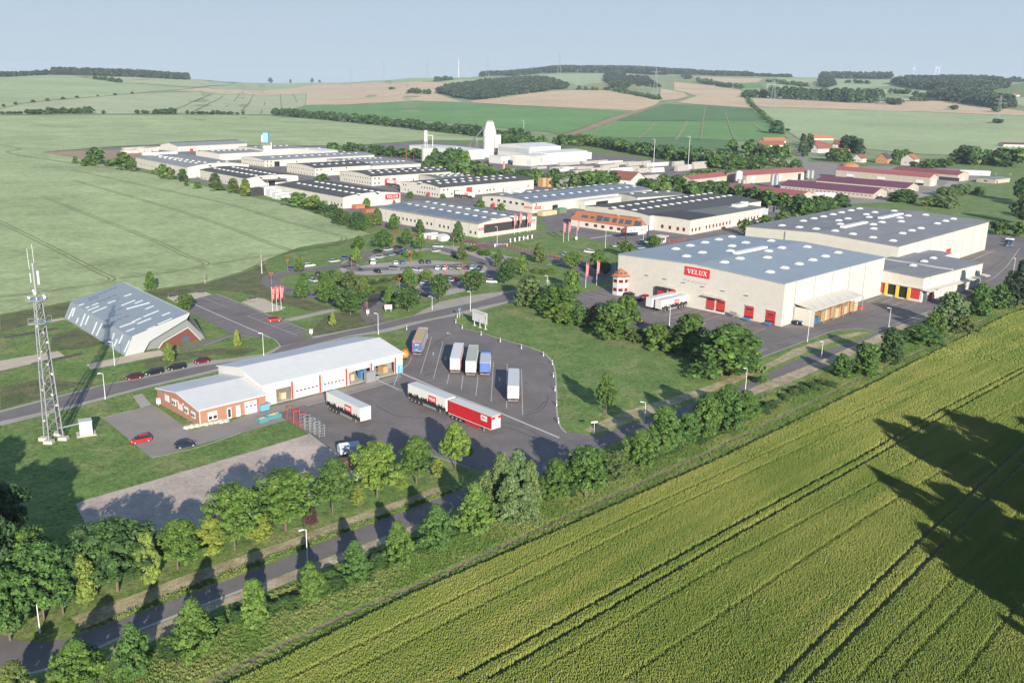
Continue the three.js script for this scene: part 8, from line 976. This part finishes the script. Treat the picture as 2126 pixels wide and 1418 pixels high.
ridgeWood('ridge forest along the middle skyline', [[1000, 1060, 60, .95, 1.01, 16, 24, 26, 36], [1060, 1150, 200, .9, 1.01, 18, 26, 28, 40], [1140, 1380, 1100, .84, 1.01, 18, 28, 28, 40], [1380, 1440, 160, .92, 1.01, 18, 26, 28, 38]], 2);
ridgeWood('thin forest sinking towards the right skyline', [[1440, 1560, 150, .97, 1.01, 16, 24, 24, 34], [1560, 1640, 50, .98, 1.01, 10, 16, 20, 30]], 3);
ridgeWood('spruce wood on the left hill skyline', [[110, 390, 420, .955, 1.01, 16, 24, 14, 20]], 6);
ridgeWood('tree strip at the far left skyline', [[-100, 110, 130, .975, 1.01, 11, 16, 14, 20]], 7);
wood('forest', 'wooded gully below the ridge forest', L(zb, 1700, 168, 1790, 165, 1830, 205, 1835, 255, 1800, 270, 1740, 250, 1695, 205), 18, [12, 20], [16, 24], 4);
wood('forest', 'scrub slope right of the wooded gully', L(zb, 1830, 180, 1950, 185, 2030, 240, 2030, 252, 1900, 240, 1840, 225), 26, [6, 11], [12, 20], 5);
wood('forest', 'large dark wood on the right hill', L(zc, 1325, 222, 1400, 205, 1560, 200, 1700, 198, 1900, 202, 2010, 218, 2020, 245, 1950, 255, 1890, 300, 1960, 330, 2060, 345, 2050, 375, 1900, 362, 1800, 345, 1700, 330, 1590, 318, 1600, 285, 1680, 270, 1500, 250, 1380, 232), 20, [18, 26], [18, 28], 8);
wood('forest', 'rounded copse on the right slope', L(zc, 885, 205, 930, 200, 970, 215, 972, 235, 930, 244, 895, 235), 18, [12, 20], [16, 24], 9);
wood('forest', 'thin wood line at the right skyline', L(zc, 860, 178, 1000, 176, 1160, 182, 1320, 186, 1320, 190, 1100, 187, 900, 184), 34, [18, 30], [20, 32], 10);

belt([[330, 1372], [470, 1300], [600, 1258], [700, 1212], [790, 1176], [870, 1140], [950, 1106], [1000, 1090]], 62, [.9, 1.9], [2.2, 4], ['bush'], ['dark', 'mid'], 'low dark bramble bushes between the trees below the lane', 'a', 2.2);
belt([[1130, 1040], [1250, 1000], [1400, 940], [1560, 868], [1640, 830], [1720, 795]], 46, [.9, 1.8], [2.2, 4.5], ['bush'], ['dark', 'mid', 'olive'], 'low dark bramble bushes along the lane towards the warehouse', 'a', 2.6);
// ---------- barley field in front: stems as one mass, wheel tracks left bare ----------
{
  const edge = [[300, 1520], [490, 1421], [600, 1370], [833, 1252], [1100, 1136], [1500, 957], [1815, 801], [2092, 658], [2126, 646], [2330, 560]].map((p) => G(...p));
  const poly = [...edge, G(2900, 620), G(2600, 1600), V3(60, 0, -40), V3(-60, 0, -40)];
  const soil = sheet('barley_field', poly, .03, texMat(grassTex(512, 12, [.12, .115, .05], [.15, .135, .06], .3, .7), 1));
  const tracks = [[[952, 1417], [1500, 1110], [1777, 959], [1955, 855], [2126, 766], [2300, 672]], [[1015, 1417], [1520, 1122], [1779.5, 975], [1960, 868], [2126, 776], [2300, 680]], [[1500, 1540], [1621, 1417], [1903, 1135], [2126, 927], [2350, 740]], [[1560, 1540], [1681, 1417], [1938, 1158], [2126, 965], [2350, 765]]].map((l) => l.map((p) => G(...p)));
  const faint = [[[1120, 1400], [1500, 1180], [2126, 840]], [[1780, 1418], [2126, 1060]], [[1850, 1418], [2126, 1130]], [[600, 1418], [1300, 1080], [2126, 700]], [[700, 1418], [1400, 1060], [2126, 720]], [[1300, 1418], [1800, 1080], [2126, 880]], [[1990, 1418], [2126, 1250]]].map((l) => l.map((p) => G(...p)));
  const segd = (x, z, l) => { let m = 1e9; for (let i = 0; i < l.length - 1; i++) { const a = l[i], b = l[i + 1], dx = b.x - a.x, dz = b.z - a.z, t = clamp(((x - a.x) * dx + (z - a.z) * dz) / (dx * dx + dz * dz), 0, 1), d = Math.hypot(x - a.x - dx * t, z - a.z - dz * t); if (d < m) m = d; } return m; };
  const inside = (x, z) => { let c = false; for (let i = 0, j = poly.length - 1; i < poly.length; j = i++) if ((poly[i].z > z) !== (poly[j].z > z) && x < (poly[j].x - poly[i].x) * (z - poly[i].z) / (poly[j].z - poly[i].z) + poly[i].x) c = !c; return c; };
  function tuft(seed, n, h, spread, w) { const r = rng(seed), pos = []; for (let i = 0; i < n; i++) { const a = r() * 6.28, b = r() * 6.28, x = Math.cos(a) * spread * r(), z = Math.sin(a) * spread * r(), hh = h * (.75 + .4 * r()), lx = (r() - .5) * .3, lz = (r() - .5) * .3, dx = Math.cos(b) * w, dz = Math.sin(b) * w; pos.push(x - dx, 0, z - dz, x + dx, 0, z + dz, x + lx + dx * 1.3, hh, z + lz + dz * 1.3, x - dx, 0, z - dz, x + lx + dx * 1.3, hh, z + lz + dz * 1.3, x + lx - dx * 1.3, hh * .94, z + lz - dz * 1.3); } const g = new THREE.BufferGeometry(); g.setAttribute('position', new THREE.Float32BufferAttribute(pos, 3)); g.computeVertexNormals(); return g; }
  const cropMat = mat(1, 1, 1, .8), geos = [tuft(1, 20, .74, .27, .028), tuft(2, 20, .76, .27, .028)], col = new THREE.Color(), r = rng(77), low = fbm(6, 3, 5), st = fbm(40, 2, 9), Rr = tracks[0], dirx = Rr[3].x - Rr[1].x, dirz = Rr[3].z - Rr[1].z, dl = Math.hypot(dirx, dirz), ux = dirx / dl, uz = dirz / dl;
  const put = [[], []], m4 = new THREE.Matrix4(), q = new THREE.Quaternion(); const camH = camera.matrixWorldInverse;
  for (let z = -45; z > -420; ) { const D = -z, step = D < 170 ? .31 : D < 240 ? .4 : .62; for (let x = -70; x < 330; x += step) {
    const xx = x + (r() - .5) * step, zz = z + (r() - .5) * step; const s = project(V3(xx, .5, zz)); if (s[0] < -40 || s[0] > 2300 || s[1] > 1560 || s[1] < 560) continue; if (!inside(xx, zz)) continue;
    let skip = false; for (const l of tracks) if (segd(xx, zz, l) < .52) { skip = true; break; } if (skip) continue; let f = 1; for (const l of faint) { const d = segd(xx, zz, l); if (d < .4) { f = .74; break; } }
    const along = xx * ux + zz * uz, cross = -xx * uz + zz * ux, patch = low(xx / 160, zz / 160), strip = st(along / 900, cross / 60), t = clamp(.5 + (patch - .5) * 1.9 + (strip - .5) * 1.5, 0, 1), j = .95 + .1 * r(); const sc = step / .31;
    m4.compose(V3(xx, 0, zz), q.setFromAxisAngle(V3(0, 1, 0), r() * 6.28), V3(sc, f * (.95 + .1 * r()), sc)); col.setRGB(lerp(.175, .29, t) * j, lerp(.245, .315, t) * j, lerp(.045, .075, t) * j); put[r() < .5 ? 0 : 1].push([m4.clone(), col.clone()]); }
    z -= step; }
  const g = new THREE.Group(); g.name = 'barley_crop'; g.userData.kind = 'stuff'; scene.add(g); tag(g, 'ripening yellow green barley with wheel tracks filling the near corner', 'barley crop');
  put.forEach((l, k) => { const i = new THREE.InstancedMesh(geos[k], cropMat, l.length); i.name = 'barley_stems'; i.castShadow = i.receiveShadow = true; l.forEach(([m, c], n) => { i.setMatrixAt(n, m); i.setColorAt(n, c); }); g.add(i); });
  console.log('barley', put[0].length + put[1].length);
  // tall grass on verges and banks
  const gg = [tuft(5, 12, .42, .34, .045), tuft(6, 12, .5, .34, .04)];
  function scatter(name, label, px, step, colA, colB, hR, holes = []) {
    const w = px.map((p) => p.isVector3 ? p : G(...p)), xs = w.map((p) => p.x), zs = w.map((p) => p.z), P2 = [[], []]; const ins = (x, z) => { let c = false; for (let i = 0, j = w.length - 1; i < w.length; j = i++) if ((w[i].z > z) !== (w[j].z > z) && x < (w[j].x - w[i].x) * (z - w[i].z) / (w[j].z - w[i].z) + w[i].x) c = !c; return c; };
    for (let x = Math.min(...xs); x < Math.max(...xs); x += step) for (let z = Math.min(...zs); z < Math.max(...zs); z += step) { const xx = x + (r() - .5) * step, zz = z + (r() - .5) * step; if (!ins(xx, zz)) continue; const s = project(V3(xx, 0, zz)); if (s[0] < -60 || s[0] > 2190 || s[1] > 1500) continue; if (holes.some(([l, d]) => segd(xx, zz, l) < d)) continue; const t = clamp(.5 + (low(xx / 40, zz / 40) - .5) * 2.2 + (r() - .5) * .5, 0, 1), j = .8 + .4 * r(); m4.compose(V3(xx, 0, zz), q.setFromAxisAngle(V3(0, 1, 0), r() * 6.28), V3(step / .44, lerp(...hR, r() * .6 + t * .4), step / .5)); col.setRGB(...mix3(colA, colB, t).map((v) => v * j)); P2[r() < .5 ? 0 : 1].push([m4.clone(), col.clone()]); }
    const o = new THREE.Group(); o.name = numbered(name); o.userData.kind = 'stuff'; scene.add(o); tag(o, label, 'grass'); P2.forEach((l, k) => { if (!l.length) return; const i = new THREE.InstancedMesh(gg[k], cropMat, l.length); i.name = 'grass_blades'; i.castShadow = i.receiveShadow = true; l.forEach(([m, c], n) => { i.setMatrixAt(n, m); i.setColorAt(n, c); }); o.add(i); }); console.log(name, P2[0].length + P2[1].length);
  }
  const track = [[418, 1425], [560, 1352], [700, 1285], [827, 1232], [960, 1172], [1120, 1100], [1310, 1012], [1500, 925], [1650, 852], [1800, 780], [1960, 706], [2060, 655]].map((p) => G(...p));
  scatter('verge_grass', 'tall green verge grass between the lane trees and the barley', [[160, 1440], [330, 1340], [460, 1275], [560, 1236], [700, 1180], [800, 1140], [890, 1105], [960, 1070], [1100, 1020], [1215, 965], [1330, 915], [1430, 875], [1560, 835], [1660, 800], [1740, 765], [1850, 715], [1930, 680], [2010, 660], [2126, 610], [2126, 640], [2085, 655], [1810, 795], [1495, 950], [1095, 1128], [828, 1243], [595, 1360], [485, 1412], [400, 1460], [250, 1500]], .4, [.1, .18, .03], [.21, .245, .075], [.35, 1.0], [[track, .55]]);
  scatter('ditch_grass', 'dark green ditch grass between dry bank and lane', [...L(zu, 590, 850, 1000, 695, 1400, 530, 2126, 262), ...L(zv, 680, 735, 1400, 465, 1500, 440, 1640, 395, 1640, 400, 1230, 560, 1000, 645, 690, 755), [613, 1148], [500, 1190], [407, 1225], [282, 1271], [175, 1310]], .5, [.09, .16, .03], [.16, .2, .05], [.4, 1]);
}
// wheel tracks in the wheat, drawn as bare soil strips
{
  const m = texMat(asphaltTex(128, 6, [.15, .17, .075], .5), 1);
  const pair = (pts, w = .8) => { const c = smoothLoop(pts.map((p) => T(...p)), false, 10), off = (s) => c.map((p, i) => { const a = c[Math.max(0, i - 1)], b = c[Math.min(c.length - 1, i + 1)], d = V3(b.x - a.x, 0, b.z - a.z).normalize(); return V3(p.x - d.z * s, 0, p.z + d.x * s); }); for (const s of [-1, 1]) { const q = off(s).map((p) => p.setY(elevation(p.x, p.z) + .36)); const o = mesh('wheel_track', ribbonGeo(q, w), m); o.userData.kind = 'structure'; } };
  pair(L(zd, -200, -60, 0, 50, 500, 300, 860, 488, 930, 520, 935, 540, 850, 570, 600, 605, 300, 650, 0, 682, -200, 705), .55); pair([...L(zg, -300, 745, 0, 872, 790, 1181), ...L(zd, 1600, 350, 1715, 388, 1730, 408, 1650, 435, 1300, 490, 1000, 524)], .55); pair([...L(zg, 0, 590, 900, 850, 1500, 1045), ...L(ze, 990, 5, 1180, 72, 1235, 92, 1180, 112, 900, 150, 550, 208)], .6); pair([...L(zg, 0, 490, 800, 668, 1500, 820, 2126, 1008), ...L(zh, 560, 1030, 1000, 1150), [714, 497], [690, 510], [600, 522]], .6); pair([za(0, 610), za(120, 640), za(40, 655), za(400, 720), za(1000, 800)], .9);
  const beet = texMat(asphaltTex(128, 12, [.27, .25, .13], .4), 1); for (const [a, b, w] of [[zc(8, 562), zc(80, 446), 4], [zc(160, 560), zc(190, 352), 2], [zc(370, 560), zc(310, 390), 2], [zc(530, 500), zc(480, 455), 3], [zb(1560, 560), zb(1760, 465), 3.5], [zb(1900, 575), zb(2010, 465), 2.5]]) { const p = T(...a), q = T(...b), l = []; for (let i = 0; i <= 12; i++) { const v = p.clone().lerp(q, i / 12); v.y = elevation(v.x, v.z) + 1; l.push(v); } const o = mesh('field_strip', ribbonGeo(l, w), beet); o.userData.kind = 'structure'; }
  const thin = texMat(asphaltTex(128, 12, [.2, .23, .1], .4), 1); for (const [a, b] of [[za(1640, 418), za(1680, 290)], [za(1775, 395), za(1765, 290)], [za(1520, 400), za(1600, 290)], [za(1370, 405), za(1510, 288)], [za(1220, 400), za(1420, 290)], [za(1080, 395), za(1330, 290)], [za(1870, 345), za(1845, 288)]]) { const p = T(...a), q = T(...b), l = []; for (let i = 0; i <= 10; i++) { const v = p.clone().lerp(q, i / 10); v.y = elevation(v.x, v.z) + 1; l.push(v); } const o = mesh('wheel_track', ribbonGeo(l, 3), thin); o.userData.kind = 'structure'; }
}
renderer.render(scene, camera);
